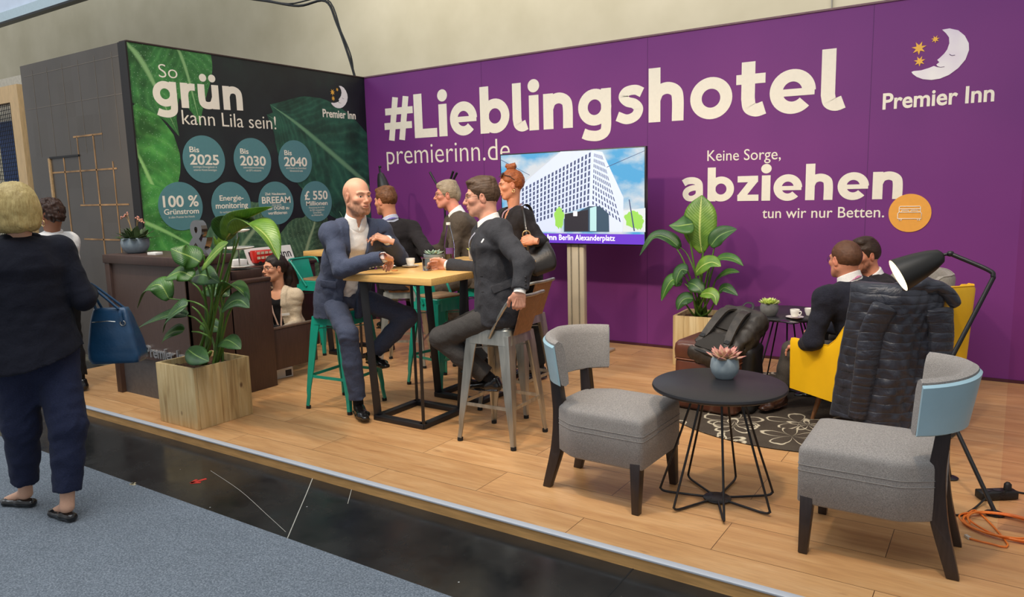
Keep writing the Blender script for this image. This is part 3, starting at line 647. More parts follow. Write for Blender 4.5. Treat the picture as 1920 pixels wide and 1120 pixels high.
# ---- planters
def planter_box(c, w, h, parent, rz=0):
    tr = T(c, rz)
    for k in range(4):
        a = k*math.pi/2; n = 4
        W_s = w-.002 if k % 2 == 0 else w-.05; cuts = [-.5, -.27, -.02, .22, .5] if k % 2 == 0 else [-.5, -.20, .06, .30, .5]
        for x0, x1 in zip(cuts, cuts[1:]):
            MB().box(tr(rotz(a) @ np.array([(x0+x1)/2*W_s, -w/2+.012, 0]))+np.array([0, 0, h/2]), ((x1-x0)*W_s-.0012, .024, h), rotz(rz+a)).build('side_plank', PINE, parent, bevel=.0012)
    MB().box(tr((0, 0, .02)), (w-.06, w-.06, .02), rotz(rz)).build('base_board', PINE, parent)
    G = []
    for i in range(15):
        G.append([tr((-w/2+.026+(w-.052)*i/14, -w/2+.026+(w-.052)*j/14, h-.045+random.uniform(-.012, .012)))for j in range(15)])
    MB().grid(G).build('soil', M('bark_soil', (84, 56, 38), .95, var=.5, vscale=60, bmp=.6, bscale=80), parent, smooth=False)
def leaf_mat(name, c0, c1, rib):
    m, nt, p = newmat(name); uv = nd(nt, 'ShaderNodeUVMap', uv_map='UVMap'); sep = nd(nt, 'ShaderNodeSeparateXYZ'); nt.links.new(uv.outputs[0], sep.inputs[0])
    u = math_(nt, 'ABSOLUTE', math_(nt, 'SUBTRACT', sep.outputs[0], .5))
    w = math_(nt, 'SINE', math_(nt, 'MULTIPLY', math_(nt, 'SUBTRACT', sep.outputs[1], math_(nt, 'MULTIPLY', u, .45)), 130.0))
    c = ramp(nt, noise(nt, coords(nt), 9, 3), [(.3, srgb(*c0)), (.7, srgb(*c1))])
    c = mixc(nt, .10, c, ramp(nt, w, [(0, (0,0,0,1)), (1, (1,1,1,1))]), 'SOFT_LIGHT')
    c = mixc(nt, ramp(nt, u, [(.012, (1,1,1,1)), (.04, (0,0,0,1))]), c, srgb(*rib))
    nt.links.new(c, p.inputs['Base Color']); p.inputs['Roughness'].default_value = .38; p.inputs['Subsurface Weight'].default_value = 0
    bump(nt, p, w, .12, .004); return m
LEAFA = leaf_mat('palm_leaf', (40, 82, 28), (72, 118, 40), (140, 166, 80)); LEAFB = leaf_mat('palm_leaf_dark', (36, 70, 34), (60, 100, 46), (120, 150, 80))
LEAFC = leaf_mat('palm_leaf_bright', (76, 120, 34), (120, 156, 52), (184, 196, 110))
STEMG = M('green_stalk', (84, 120, 46), .45, var=.25, vscale=10)
def leaf(path, width, mat, parent, fold=.18, twist=0.0, side=None, wav=.0, name='leaf', prof=None):
    """broad leaf along a 3-D midrib; fold lifts the two halves into a shallow V"""
    P = spline(path, 6); n = len(P); s = np.linspace(0, 1, n); K = 9
    W = width*.5*(np.interp(s, np.linspace(0, 1, 9), prof) if prof else np.clip(np.sin(np.pi*np.clip(s*.97+.03, 0, 1)**.75), 0, 1)**.8)
    G = []; ref = np.array(side if side is not None else (0, 0, 1.0), float)
    for i in range(n):
        t = nrm(P[min(i+1, n-1)]-P[max(i-1, 0)]); b = np.cross(t, ref)
        b = nrm(b) if np.linalg.norm(b) > .05 else nrm(np.cross(t, (1, .3, 0))); up = np.cross(b, t); a = twist*s[i]
        b, up = b*math.cos(a)+up*math.sin(a), up*math.cos(a)-b*math.sin(a); row = []
        for j in range(K):
            q = -1+2*j/(K-1); row.append(P[i]+b*q*W[i]+up*(abs(q)*W[i]*fold*2-.25*W[i]*q*q+wav*W[i]*math.sin(9*s[i]+3*q)))
        G.append(row)
    mb = MB().grid(G, .0016); o = mb.build(name, mat, parent, angle=0)
    ul = o.data.uv_layers.new(name='UVMap'); q = n*K
    uvs = [((k % q) % K/(K-1), (k % q)//K/(n-1)) for k in range(2*q)]
    for lp in o.data.loops: ul.data[lp.index].uv = uvs[lp.vertex_index]
    return o
def stalk(pts, r0, r1, parent, mat=None, name='stalk'):
    P = spline(pts, 6); return MB().tube(P, np.linspace(r0, r1, len(P)), 7).build(name, mat or STEMG, parent)
PL = thing('potted_plant', 'tall broad-leaved plant in a big square pine planter at the platform edge', 'plant', (-4.9, 3.175, 0), group=None)
planter_box((-4.89, 3.178, 0), .462, .445, PL, .0)
def A4(p): return AY(p[0], p[1], p[2])
# front plant: (stalk pixels with depth, leaf pixels with depth, width)
def plant(spec, root, parent, mats):
    for st, lf, w, mi, kw in spec:
        P = [root+np.array([random.uniform(-.05, .05), random.uniform(-.05, .05), 0])]+[A4(p) for p in st]
        stalk(P, .011, .005, parent)
        if lf: leaf([A4(p) for p in lf], w, mats[mi], parent, **kw)
R1 = np.array([-4.93, 3.20, .40]); R2 = np.array([-4.80, 3.22, .40])
plant([
 ([(398,560,3.18),(414,480,3.16),(424,448,3.15)], [(424,448,3.15),(445,420,3.12),(475,405,3.10),(512,388,3.08)], .16, 2, dict(fold=.5)),
 ([(405,560,3.20),(420,490,3.22),(425,452,3.24)], [(425,452,3.24),(430,425,3.2),(452,414,3.15),(478,420,3.1)], .22, 0, dict(fold=.35)),
 ([(410,560,3.16),(440,470,3.05),(448,445,3.02)], [(436,440,3.02),(470,425,3.0),(500,445,2.98),(523,488,2.97)], .20, 2, dict(fold=.4)),
 ([(385,560,3.16),(372,500,3.12),(362,480,3.1)], [(376,492,3.12),(358,482,3.08),(338,474,3.02),(320,466,3.0)], .20, 0, dict(fold=.05, side=(.2,-.75,.65))),
 ([(398,560,3.12),(388,510,3.08),(382,478,3.05)], [(380,500,3.06),(396,482,3.02),(410,468,2.99),(428,455,2.97)], .17, 2, dict(fold=.12, side=(-.2,-.8,.55))),
 ([(388,590,3.14),(375,545,3.08),(352,525,3.05)], [(362,520,3.06),(340,510,3.02),(322,516,2.98),(308,524,2.96)], .18, 0, dict(fold=.1, side=(0,-.6,.8))),
 ([(390,600,3.1),(372,570,3.05),(318,560,3.0)], [(318,562,3.0),(300,535,2.98),(275,545,2.96),(257,580,2.95)], .17, 0, dict(fold=.2, side=(0,-.5,.85))),
 ([(390,630,3.1),(370,600,3.05),(345,590,3.02)], [(352,592,3.02),(325,590,2.98),(292,600,2.95),(258,616,2.93)], .13, 1, dict(fold=.25, side=(0,-.5,.85))),
 ([(392,630,3.08),(375,590,3.0),(360,575,2.97)], [(352,572,2.97),(335,580,2.94),(315,600,2.92),(305,626,2.91)], .19, 1, dict(fold=.2, side=(-.3,-.7,.6))),
 ([(395,640,3.1),(378,625,3.04),(360,622,3.02)], [(345,620,3.02),(328,622,2.99),(312,632,2.97),(303,645,2.96)], .14, 0, dict(fold=.2, side=(0,-.6,.8))),
 ([(396,660,3.08),(380,670,3.0),(365,675,2.98)], [(352,655,3.0),(365,665,2.97),(378,672,2.95),(392,678,2.94)], .15, 1, dict(fold=.1, side=(.2,-.7,.6))),
 ([(400,600,3.16),(392,545,3.14),(382,525,3.14)], [(360,520,3.14),(378,515,3.12),(394,520,3.1),(412,530,3.1)], .16, 1, dict(fold=.1, side=(0,-.8,.5)))], R1, PL, [LEAFA, LEAFB, LEAFC])
plant([
 ([(420,560,3.3),(432,500,3.28),(440,450,3.25)], None, 0, 0, {}),
 ([(418,590,3.25),(415,555,3.22),(440,535,3.18)], [(412,555,3.2),(432,536,3.14),(452,545,3.1),(468,565,3.08)], .12, 0, dict(fold=.4)),
 ([(425,600,3.22),(440,570,3.15),(448,562,3.12)], [(418,580,3.14),(436,566,3.1),(452,564,3.06),(468,578,3.04)], .16, 1, dict(fold=.2, side=(.2,-.7,.6))),
 ([(416,610,3.3),(412,580,3.32),(405,570,3.34)], [(380,545,3.34),(400,540,3.32),(418,546,3.3),(430,556,3.3)], .16, 1, dict(fold=.1, side=(0,-.7,.7))),
 ([(420,650,3.24),(424,640,3.18),(425,640,3.16)], [(410,645,3.18),(425,638,3.14),(440,645,3.1),(452,655,3.08)], .13, 1, dict(fold=.1, side=(0,-.6,.8))),
 ([(402,650,3.28),(394,625,3.3),(390,610,3.3)], [(375,612,3.3),(392,608,3.28),(406,614,3.27),(418,620,3.26)], .12, 0, dict(fold=.1, side=(0,-.8,.5)))], R2, PL, [LEAFA, LEAFB, LEAFC])
BP = thing('potted_plant', 'tall bird-of-paradise plant in a pine box against the purple wall', 'plant', (-2.3, 6.5, 0))
planter_box((-2.26, 6.55, 0), .44, .46, BP, .06)
R3 = np.array([-2.28, 6.52, .42])
BY = 6.42
plant([
 ([(1316,520,BY),(1318,470,BY),(1315,462,BY)], [(1316,475,BY),(1312,440,BY),(1313,400,BY+.02),(1316,366,BY+.05)], .30, 2, dict(fold=.12, side=(.15,-1,.1), prof=[.15,.5,.8,.97,1,.98,.85,.55,.02])),
 ([(1305,520,BY),(1295,460,BY-.05),(1286,432,BY-.08)], [(1300,420,BY-.08),(1286,422,BY-.12),(1270,424,BY-.14),(1254,423,BY-.15)], .22, 0, dict(fold=.15, side=(-.2,-.8,.5), prof=[.3,.8,1,.95,.8,.6,.4,.2,.02])),
 ([(1300,540,BY),(1282,490,BY-.08),(1268,465,BY-.1)], [(1272,463,BY-.1),(1250,446,BY-.12),(1225,445,BY-.14),(1199,480,BY-.16)], .13, 1, dict(fold=.3, side=(0,-.6,.8))),
 ([(1308,530,BY),(1290,480,BY),(1270,460,BY)], [(1275,466,BY),(1258,450,BY-.02),(1238,442,BY-.03),(1215,444,BY-.05)], .13, 0, dict(fold=.3, side=(0,-.6,.8))),
 ([(1325,520,BY),(1336,480,BY-.04),(1340,460,BY-.05)], [(1332,462,BY-.05),(1346,445,BY-.05),(1362,436,BY-.06),(1382,430,BY-.08)], .17, 1, dict(fold=.2, side=(.1,-.8,.5))),
 ([(1325,550,BY),(1338,500,BY-.05),(1345,492,BY-.08)], [(1340,490,BY-.08),(1358,483,BY-.1),(1378,487,BY-.12),(1394,499,BY-.13)], .10, 0, dict(fold=.25, side=(0,-.6,.8))),
 ([(1318,540,BY-.05),(1312,510,BY-.12),(1310,505,BY-.15)], [(1304,512,BY-.15),(1318,498,BY-.2),(1336,492,BY-.22),(1352,500,BY-.24)], .17, 2, dict(fold=.15, side=(.1,-.7,.6))),
 ([(1325,570,BY),(1340,530,BY-.05),(1345,522,BY-.06)], [(1342,525,BY-.06),(1358,514,BY-.1),(1372,510,BY-.12),(1387,511,BY-.14)], .09, 0, dict(fold=.25, side=(0,-.6,.8))),
 ([(1300,560,BY),(1290,530,BY-.05),(1282,515,BY-.08)], [(1290,508,BY-.1),(1278,506,BY-.12),(1270,520,BY-.14),(1268,535,BY-.15)], .15, 1, dict(fold=.15, side=(-.2,-.7,.6))),
 ([(1305,580,BY),(1295,545,BY-.08),(1284,532,BY-.1)], [(1278,532,BY-.1),(1262,525,BY-.14),(1250,540,BY-.16),(1240,565,BY-.18)], .15, 0, dict(fold=.2, side=(-.2,-.7,.6))),
 ([(1310,580,BY),(1320,560,BY-.1),(1316,552,BY-.14)], [(1314,552,BY-.14),(1328,550,BY-.2),(1340,556,BY-.22),(1343,573,BY-.24)], .12, 2, dict(fold=.2, side=(.1,-.7,.6))),
 ([(1330,585,BY),(1345,555,BY-.05),(1350,548,BY-.06)], [(1348,548,BY-.06),(1358,540,BY-.08),(1370,545,BY-.1),(1384,555,BY-.12)], .10, 1, dict(fold=.2, side=(0,-.7,.7))),
 ([(1300,590,BY),(1285,570,BY-.06),(1278,562,BY-.08)], [(1300,560,BY-.1),(1286,560,BY-.12),(1276,568,BY-.14),(1270,582,BY-.15)], .15, 1, dict(fold=.15, side=(0,-.7,.7))),
 ([(1306,585,BY),(1300,560,BY-.06),(1296,545,BY-.08)], [(1290,530,BY-.06),(1302,534,BY-.1),(1312,542,BY-.12),(1318,552,BY-.12)], .14, 1, dict(fold=.1, side=(0,-.8,.5))),
 ([(1312,560,BY+.03),(1314,500,BY+.03),(1318,470,BY+.03)], None, 0, 0, {}), ([(1322,570,BY+.03),(1330,520,BY+.03),(1330,500,BY+.03)], None, 0, 0, {})], R3, BP, [LEAFA, LEAFB, LEAFC])
# ---- bar tables
def bar_table(cx, cy, w, d, bx, by, label, group=None, h=1.07, rz=0):
    t = thing('bar_table', label, 'table', (cx, cy, 0), rz, group); th = .048
    tr = T((0, 0, 0), 0); L = lambda *p: np.array(p, float)
    MB().box((0, 0, h-th/2), (w, d, th)).build('table_top', BEECH, t, world=False, bevel=.003)
    fr = MB(); s = .215
    C = [L(bx-s, by-s, .018), L(bx+s, by-s, .018), L(bx+s, by+s, .018), L(bx-s, by+s, .018)]
    for i in range(4):
        dd = nrm(C[(i+1) % 4]-C[i]); fr.bar(C[i]-dd*.02, C[(i+1) % 4]+dd*.02, .055, .036)
    fr.build('foot_frame', BLACK_METAL, t, world=False, bevel=.002)
    for c in C:
        o = nrm(np.array([c[0]-bx, c[1]-by, 0])); top = c+o*.055; top[2] = h-th-.006
        MB().bar(c+np.array([0, 0, .01]), top, .056, .02, up=np.cross(o, (0, 0, 1))).build('leg', BLACK_METAL, t, world=False, bevel=.0015)
    tf = MB(); s2 = s+.05
    for i in range(4):
        a = np.array([bx+(C[i][0]-bx)*s2/s, by+(C[i][1]-by)*s2/s, h-th-.008]); j = (i+1) % 4
        tf.bar(a, np.array([bx+(C[j][0]-bx)*s2/s, by+(C[j][1]-by)*s2/s, h-th-.008]), .04, .012)
    tf.build('top_bracket', BLACK_METAL, t, world=False); return t
G_TAB = 'beech bar tables on black frames'
bar_table(-3.475, 4.015, .81, .71, -.025, -.03, 'nearest beech-topped bar table on black frame between the two seated suited men', G_TAB)
bar_table(-3.475, 4.735, .81, .69, -.025, -.06, 'second beech bar table behind the nearest one, carrying bottle and two succulents', G_TAB)
bar_table(-5.50, 5.40, .80, .70, 0, 0, 'beech bar table by the green leaf wall, mostly hidden behind the bald man', G_TAB)
# ---- stools
def stool(cx, cy, rz, kind, label, group, back=True):
    """metal bar stool with low wrap-around back on its +Y side"""
    t = thing('bar_stool', label, 'stool', (cx, cy, 0), rz, group); P = GREEN if kind == 'green' else STEEL; B = lambda mb, n, m, **k: mb.build(n, m, t, world=False, **k)
    sq = lambda r, z, c=.04: [(p[0], p[1], z) for p in round_poly([(-r, -r), (r, -r), (r, r), (-r, r)], c)]
    mb = MB(); loft(mb, [sq(.168, .655, .05), sq(.158, .725, .05), sq(.157, .748, .05), sq(.150, .757, .045)]); B(mb, 'seat', P, angle=35)
    pad = MB(); loft(pad, [sq(.146, .757, .04), sq(.148, .764, .04), sq(.142, .772, .04)])
    B(pad, 'seat_pad', OAKPAD if kind == 'green' else P)
    for sx in (-1, 1):
        for sy in (-1, 1):
            def sec(z, r, w, th=.010):
                L = [(0, 0), (w, 0), (w, th), (th*1.4, th*1.4), (th, w), (0, w)]
                return [(sx*(r-x), sy*(r-y), z) for x, y in (L if sx*sy < 0 else L[::-1])]
            mb = MB(); loft(mb, [sec(.715, .158, .085), sec(.60, .171, .075), sec(.30, .197, .055), sec(.14, .210, .036), (sec(.10, .209, .030)), sec(.02, .218, .028)])
            lg = B(mb, 'leg', P, angle=50)
            MB().tube([(sx*.205, sy*.205, .022), (sx*.206, sy*.206, .0)], .019, 10).build('rubber_foot', RUBBER, lg, world=False)
            g = MB(); d = np.array([sx*.7, sy*.7, 0]); 
            g.tube([np.array([sx*.163, sy*.163, .50])+d*.004, np.array([sx*.196, sy*.196, .16])+d*.004], .006, 6); g.build('leg_rib', P, lg, world=False)
    for (a, b_) in (((-1,-1),(1,-1)), ((1,-1),(1,1)), ((1,1),(-1,1)), ((-1,1),(-1,-1))):
        r = .193; z = .255
        B(MB().bar((a[0]*r, a[1]*r, z), (b_[0]*r, b_[1]*r, z), .006, .022), 'foot_rail', P)
    br = MB().bar((-.165, -.165, .62), (.165, .165, .62), .012, .006); B(br, 'cross_brace', P); br = MB().bar((-.165, .165, .618), (.165, -.165, .618), .012, .006); B(br, 'cross_brace', P)
    if back:
        pts = spline([(-.168, .02, .70), (-.178, .07, .78), (-.19, .18, .935), (-.165, .235, .968), (0, .255, .97), (.165, .235, .968), (.19, .18, .935), (.178, .07, .78), (.168, .02, .70)], 6)
        B(MB().tube(pts, .0115, 8), 'back_rail', P)
        G = [[(x*(1+.12*v), .158+.085*v+.012*math.cos(x*9), .715+.25*v) for x in np.linspace(-.105, .105, 9)] for v in np.linspace(0, 1, 8)]
        B(MB().grid(G, .006), 'back_panel', GREEN if kind == 'green' else WALNUT)
        for x in (-.07, 0, .07): B(MB().lathe([(.007, 0), (.006, .003), (.001, .005)], (x, .172, .735), 8, R=[[1,0,0],[0,0,1],[0,1,0]]), 'rivet', STEEL)
    return t
GS = 'metal bar stools'
stool(-4.205, 3.935, math.radians(5), 'green', 'turquoise metal bar stool under the bald man in blue suit', GS, back=False)
stool(-3.94, 4.80, math.radians(80), 'green', 'empty turquoise bar stool with wooden pad tucked under the bar tables', GS)
stool(-5.95, 5.28, math.radians(95), 'green', 'turquoise bar stool at far left beside the green leaf wall', GS)
stool(-2.71, 3.91, math.radians(-88), 'steel', 'bare steel bar stool with wooden back under the man leaning forward', GS)
stool(-2.99, 4.52, math.radians(-90), 'steel', 'empty bare steel bar stool in front of the standing woman', GS)
stool(-4.72, 5.22, math.radians(-150), 'steel', 'bare steel bar stool under the dark-suited man seen from behind', GS)
stool(-4.16, 5.62, math.radians(-60), 'green', 'turquoise bar stool under the grey-haired man at the back', GS)
# ---- grey guest chairs
def guest_chair(cx, cy, rz, label):
    """faces +Y"""
    t = thing('side_chair', label, 'chair', (cx, cy, 0), rz, 'grey upholstered chairs round the near table'); B = lambda mb, n, m, **k: mb.build(n, m, t, world=False, **k)
    out = lambda k, z, dy=0: [(p[0]*k, p[1]*k+dy, z) for p in round_poly([(-.238, .305), (-.245, -.10), (-.155, -.255), (.155, -.255), (.245, -.10), (.238, .305)][::-1], [.03, .14, .12, .12, .14, .03], 8)]
    mb = MB(); loft(mb, [out(.90, .235), out(.96, .225), out(1.0, .235), out(1.0, .40), out(1.0, .455), out(.992, .471), out(.965, .484), out(.88, .494), out(.5, .502), out(.15, .504)])
    st = B(mb, 'seat', TWEED, angle=0)
    for z in (.405, .378):
        MB().tube(out(1.004, z), .0015, 5, closed=True).build('seam', M('tweed_seam', (140, 135, 130), .9), st, world=False)
    for sx in (-1, 1):
        B(MB().bar((sx*.208, .262, .26), (sx*.232, .270, 0), .062, .055, up=(0, 1, 0), w2=.040, d2=.038), 'leg', DARKWOOD, bevel=.003)
        mb = MB(); P = spline([(sx*.165, -.30, .0), (sx*.150, -.235, .25), (sx*.150, -.222, .42), (sx*.155, -.232, .56), (sx*.158, -.240, .64)], 5)
        rings = []
        for i, p in enumerate(P):
            w = np.interp(p[2], [0, .25, .5, .8], [.019, .026, .026, .022]); d_ = np.interp(p[2], [0, .3, .8], [.024, .036, .022])
            rings.append([(p[0]-w, p[1]-d_, p[2]), (p[0]+w, p[1]-d_, p[2]), (p[0]+w, p[1]+d_, p[2]), (p[0]-w, p[1]+d_, p[2])])
        loft(mb, rings); B(mb, 'leg', DARKWOOD, angle=45, bevel=.004)
    # wrap-around backrest: tweed cushion with a vinyl shell behind
    def arc(a, r, z): return np.array([r*math.sin(a)*1.0, -.02-r*math.cos(a)*.98, z])
    AA = np.linspace(-1.12, 1.12, 25); R0 = .272; rings = []; shell = []
    for a in AA:
        e = (abs(a)/1.12); k = 1 if e < .97 else .82; lean = lambda z: (z-.62)*.16
        zb, zt = .605, .868-.02*e
        sec = [(R0-.035, zb+.012), (R0-.04, zb+.05), (R0-.04, zt-.05), (R0-.030, zt-.014), (R0-.005, zt), (R0+.02, zt-.012), (R0+.027, zt-.05), (R0+.027, zb+.05), (R0+.02, zb+.008), (R0-.008, zb)]
        m_ = R0-.005; rings.append([arc(a, m_+(r-m_)*k+lean(z), z) for r, z in sec])
        sh = [(R0+.024, zb+.004), (R0+.036, zb+.012), (R0+.037, zt-.03), (R0+.024, zt-.02)]
        shell.append([arc(a*1.004, r+lean(z), z) for r, z in sh])
    mb = MB(); loft(mb, rings[::-1]); B(mb, 'backrest', TWEED, angle=50)
    mb = MB(); loft(mb, shell); o = B(mb, 'back_shell', VINYL, angle=40); o['label'] = 'pale blue vinyl outer shell'
    return t
guest_chair(-1.715, 3.49, math.radians(-92), 'grey tweed chair with blue vinyl back left of the near black side table')
guest_chair(-.395, 3.50, math.radians(91), 'grey tweed chair seen from behind, right of the near black side table')
# ---- wire side tables
def side_table(cx, cy, label, h=.625, r=.335, rot=0.0, z0=0):
    t = thing('side_table', label, 'table', (cx, cy, z0), rot, 'round black side tables on wire legs'); B = lambda mb, n, m, **k: mb.build(n, m, t, world=False, **k)
    B(MB().lathe([(0, h-.030), (r-.016, h-.030), (r-.004, h-.024), (r, h-.015), (r-.003, h-.005), (r-.012, h), (0, h)], n=72), 'table_top', M('black_table_top', (30, 29, 33), .42, var=.08), angle=30)
    B(MB().lathe([(0, .004), (.068, .004), (.072, .010), (.068, .014), (0, .014)], n=32), 'hub', BLACK_METAL)
    for k in range(7):
        a = 2*math.pi*k/7+.2; d = np.array([math.cos(a), math.sin(a), 0]); n_ = np.array([-d[1], d[0], 0]); U = lambda rr, z, s=0: d*rr+n_*s+np.array([0, 0, z])
        pts = spline([U(.04, .010), U(.18, .009), U(.265, .010), U(.292, .022), U(.288, .05), U(.205, .30), U(.112, h-.028)], 5)
        B(MB().tube(pts, .0062, 7), 'leg', BLACK_METAL)
    return t
side_table(-1.165, 3.62, 'round black wire-legged side table in the foreground with pink succulent', rot=-.448)
side_table(-1.37, 5.88, 'round black wire-legged side table by the purple wall holding coffee cup', rot=.3, z0=.012)
# ---- lounge chairs
YEL = M('yellow_leather', (240, 186, 22), .42, var=.05, vscale=5, bmp=.08, bscale=220)
GREYF = fabric('pale_grey_felt', (136, 130, 120), (168, 162, 150), 300, .95, .08)
SHELL = {}
def sstep_(a, b, x): t = min(1, max(0, (x-a)/(b-a))); return t*t*(3-2*t)
def lounge_chair(cx, cy, f, mat, label, top=.94, legm=WALNUT, arm=.58):
    """wing-backed tub chair facing f (its +Y)"""
    rz = math.atan2(-f[0], f[1]); t = thing('armchair', label, 'armchair', (cx, cy, .012), rz); B = lambda mb, n, m, **k: mb.build(n, m, t, world=False, **k)
    sq = lambda k, z: [(p[0]*k, p[1]*k+.04, z) for p in round_poly([(-.27, -.27), (.27, -.27), (.29, .29), (-.29, .29)], .08, 6)]
    mb = MB(); loft(mb, [sq(.9, .24), sq(1, .26), sq(1, .38), sq(.96, .42), sq(.8, .435), sq(.3, .44)]); B(mb, 'seat', mat, angle=0)
    SHELL[label] = (cx, cy, rz, top, arm)
    # shell: from left arm front round the back to right arm front
    rings = []; N = 41
    for i in range(N):
        s = -1+2*i/(N-1); e = abs(s)
        if e < .42: x, y = s/.42*.28, -.34-.02*(1-(e/.42)**2); nx, ny = s*.3, -1
        else:
            q = (e-.42)/.58; x, y = math.copysign(.28+.09*math.sin(min(1, q*2)*math.pi/2)+.02*q, s), -.34+.72*q**1.15; nx, ny = math.copysign(1, s), -.75*(1-min(1, q*2.2))
        n_ = nrm((nx, ny, 0)); q_ = sstep_(.50, .76, e); zt = (top+.012*math.cos(e*4))*(1-q_)+(arm-.03*(e-.74))*q_; zb = .215
        c = np.array([x, y, 0]); th = np.interp(e, [0, .45, 1], [.075, .065, .045]); lean = .10*np.interp(e, [0, .5, 1], [1, .5, .2])
        col = []
        for z in np.linspace(zb, zt-.03, 6): col.append(c+n_*(th/2+lean*(z-.3))+np.array([0, 0, z]))
        col.append(c+n_*(th*.32+lean*(zt-.3))+np.array([0, 0, zt-.006])); col.append(c-n_*(th*.32-lean*(zt-.3))+np.array([0, 0, zt-.006]))
        for z in np.linspace(zt-.03, zb, 6): col.append(c-n_*(th/2-lean*(z-.3))+np.array([0, 0, z]))
        rings.append(col)
    mb = MB(); loft(mb, rings[::-1]); B(mb, 'back_shell', mat, angle=50)
    sm = MB(); sm.tube([(r[6][0]*.999, r[6][1], r[6][2]+.002) for r in rings[2:-2]], .004, 6); B(sm, 'piping', mat)
    for sx in (-1, 1):
        for sy, yy in ((1, .25), (-1, -.22)):
            B(MB().tube([(sx*.24, yy, .24), (sx*.28, yy+sy*.05, 0)], [.022, .013], 10), 'leg', legm)
    return t
lounge_chair(-.62, 5.27, nrm((-.8, .6)), YEL, 'yellow leather tub armchair with a dark quilted jacket over its back', top=.97)
lounge_chair(-.76, 6.28, nrm((-.90, -.42)), GREYF, 'pale grey felt armchair against the purple wall behind the dark-haired man', top=.93)
# ---- pouf
LEATH = M('brown_leather', (92, 52, 38), .32, var=.2, vscale=7, bmp=.15, bscale=60, coat=.2)
t = thing('pouf', 'brown leather cube pouf under the black backpack', 'pouf', (-1.70, 5.235, 0), -.10)
sq = lambda k, z, c=.06: [(p[0]*k, p[1]*k, z) for p in round_poly([(-.235, -.235), (.235, -.235), (.235, .235), (-.235, .235)], c, 6)]
mb = MB(); loft(mb, [sq(.94, .02), sq(1, .04), sq(1.01, .2), sq(1.0, .36), sq(.975, .385)]); mb.build('base', LEATH, t, world=False, angle=0)
mb = MB(); loft(mb, [sq(.975, .385), sq(1.02, .40), sq(1.03, .45), sq(1.01, .49), sq(.93, .512), sq(.6, .52), sq(.2, .522)]); mb.build('cushion', LEATH, t, world=False, angle=0)
MB().tube(sq(1.005, .386), .006, 6, closed=True).build('piping', M('leather_piping', (120, 74, 54), .35), t, world=False)
# ---- rug
def rug_mat():
    m, nt, p = newmat('flower_rug'); v = coords(nt)
    # outlined five-petal flowers scattered on a jittered grid
    def flowers(sc, loc, size):
        mp = nd(nt, 'ShaderNodeMapping'); mp.inputs['Location'].default_value = loc; nt.links.new(v, mp.inputs[0]); vv = mp.outputs[0]
        vo = nd(nt, 'ShaderNodeTexVoronoi', feature='F1'); vo.inputs['Scale'].default_value = sc; vo.inputs['Randomness'].default_value = .7; nt.links.new(vv, vo.inputs['Vector'])
        dv = nd(nt, 'ShaderNodeVectorMath', operation='SCALE'); dv.inputs['Scale'].default_value = 1.0; nt.links.new(vo.outputs['Position'], dv.inputs[0])
        sub = nd(nt, 'ShaderNodeVectorMath', operation='SUBTRACT'); nt.links.new(vv, sub.inputs[0]); nt.links.new(dv.outputs[0], sub.inputs[1])
        sep = nd(nt, 'ShaderNodeSeparateXYZ'); nt.links.new(sub.outputs[0], sep.inputs[0])
        ang = math_(nt, 'ARCTAN2', sep.outputs[1], sep.outputs[0]); r = math_(nt, 'MULTIPLY', vo.outputs['Distance'], 1.0/1.0)
        pet = math_(nt, 'ADD', math_(nt, 'MULTIPLY', math_(nt, 'POWER', math_(nt, 'ABSOLUTE', math_(nt, 'SINE', math_(nt, 'MULTIPLY', ang, 2.5))), .6), size), .05)
        nz = math_(nt, 'MULTIPLY', math_(nt, 'SUBTRACT', noise(nt, v, 7, 2), .5), .22)
        return math_(nt, 'ABSOLUTE', math_(nt, 'ADD', math_(nt, 'SUBTRACT', r, pet), nz))
    d = math_(nt, 'MINIMUM', flowers(2.3, (0, 0, 0), .46), flowers(2.0, (.37, .22, 0), .34))
    line = ramp(nt, d, [(.012, (1,1,1,1)), (.026, (0,0,0,1))])
    n = noise(nt, v, 160, 3, .7); c = ramp(nt, n, [(.3, srgb(58, 50, 44)), (.7, srgb(98, 88, 78))])
    c = mixc(nt, .5, c, ramp(nt, noise(nt, v, 4, 3), [(.3, srgb(66, 58, 52)), (.7, srgb(92, 84, 74))]))
    c = mixc(nt, line, c, srgb(205, 194, 170)); nt.links.new(c, p.inputs['Base Color']); p.inputs['Roughness'].default_value = 1; p.inputs['Specular IOR Level'].default_value = .05
    bump(nt, p, n, .8, .008); return m
t = MB().lathe([(0, .001), (.995, .001), (1.005, .006), (.99, .012), (0, .012)], n=96).build('rug', rug_mat(), None, world=False, loc=(-1.17, 5.52, 0)); t.location = (-1.17, 5.52, 0)
tag(t, 'round dark rug with pale outlined flowers under the lounge seats', 'rug')
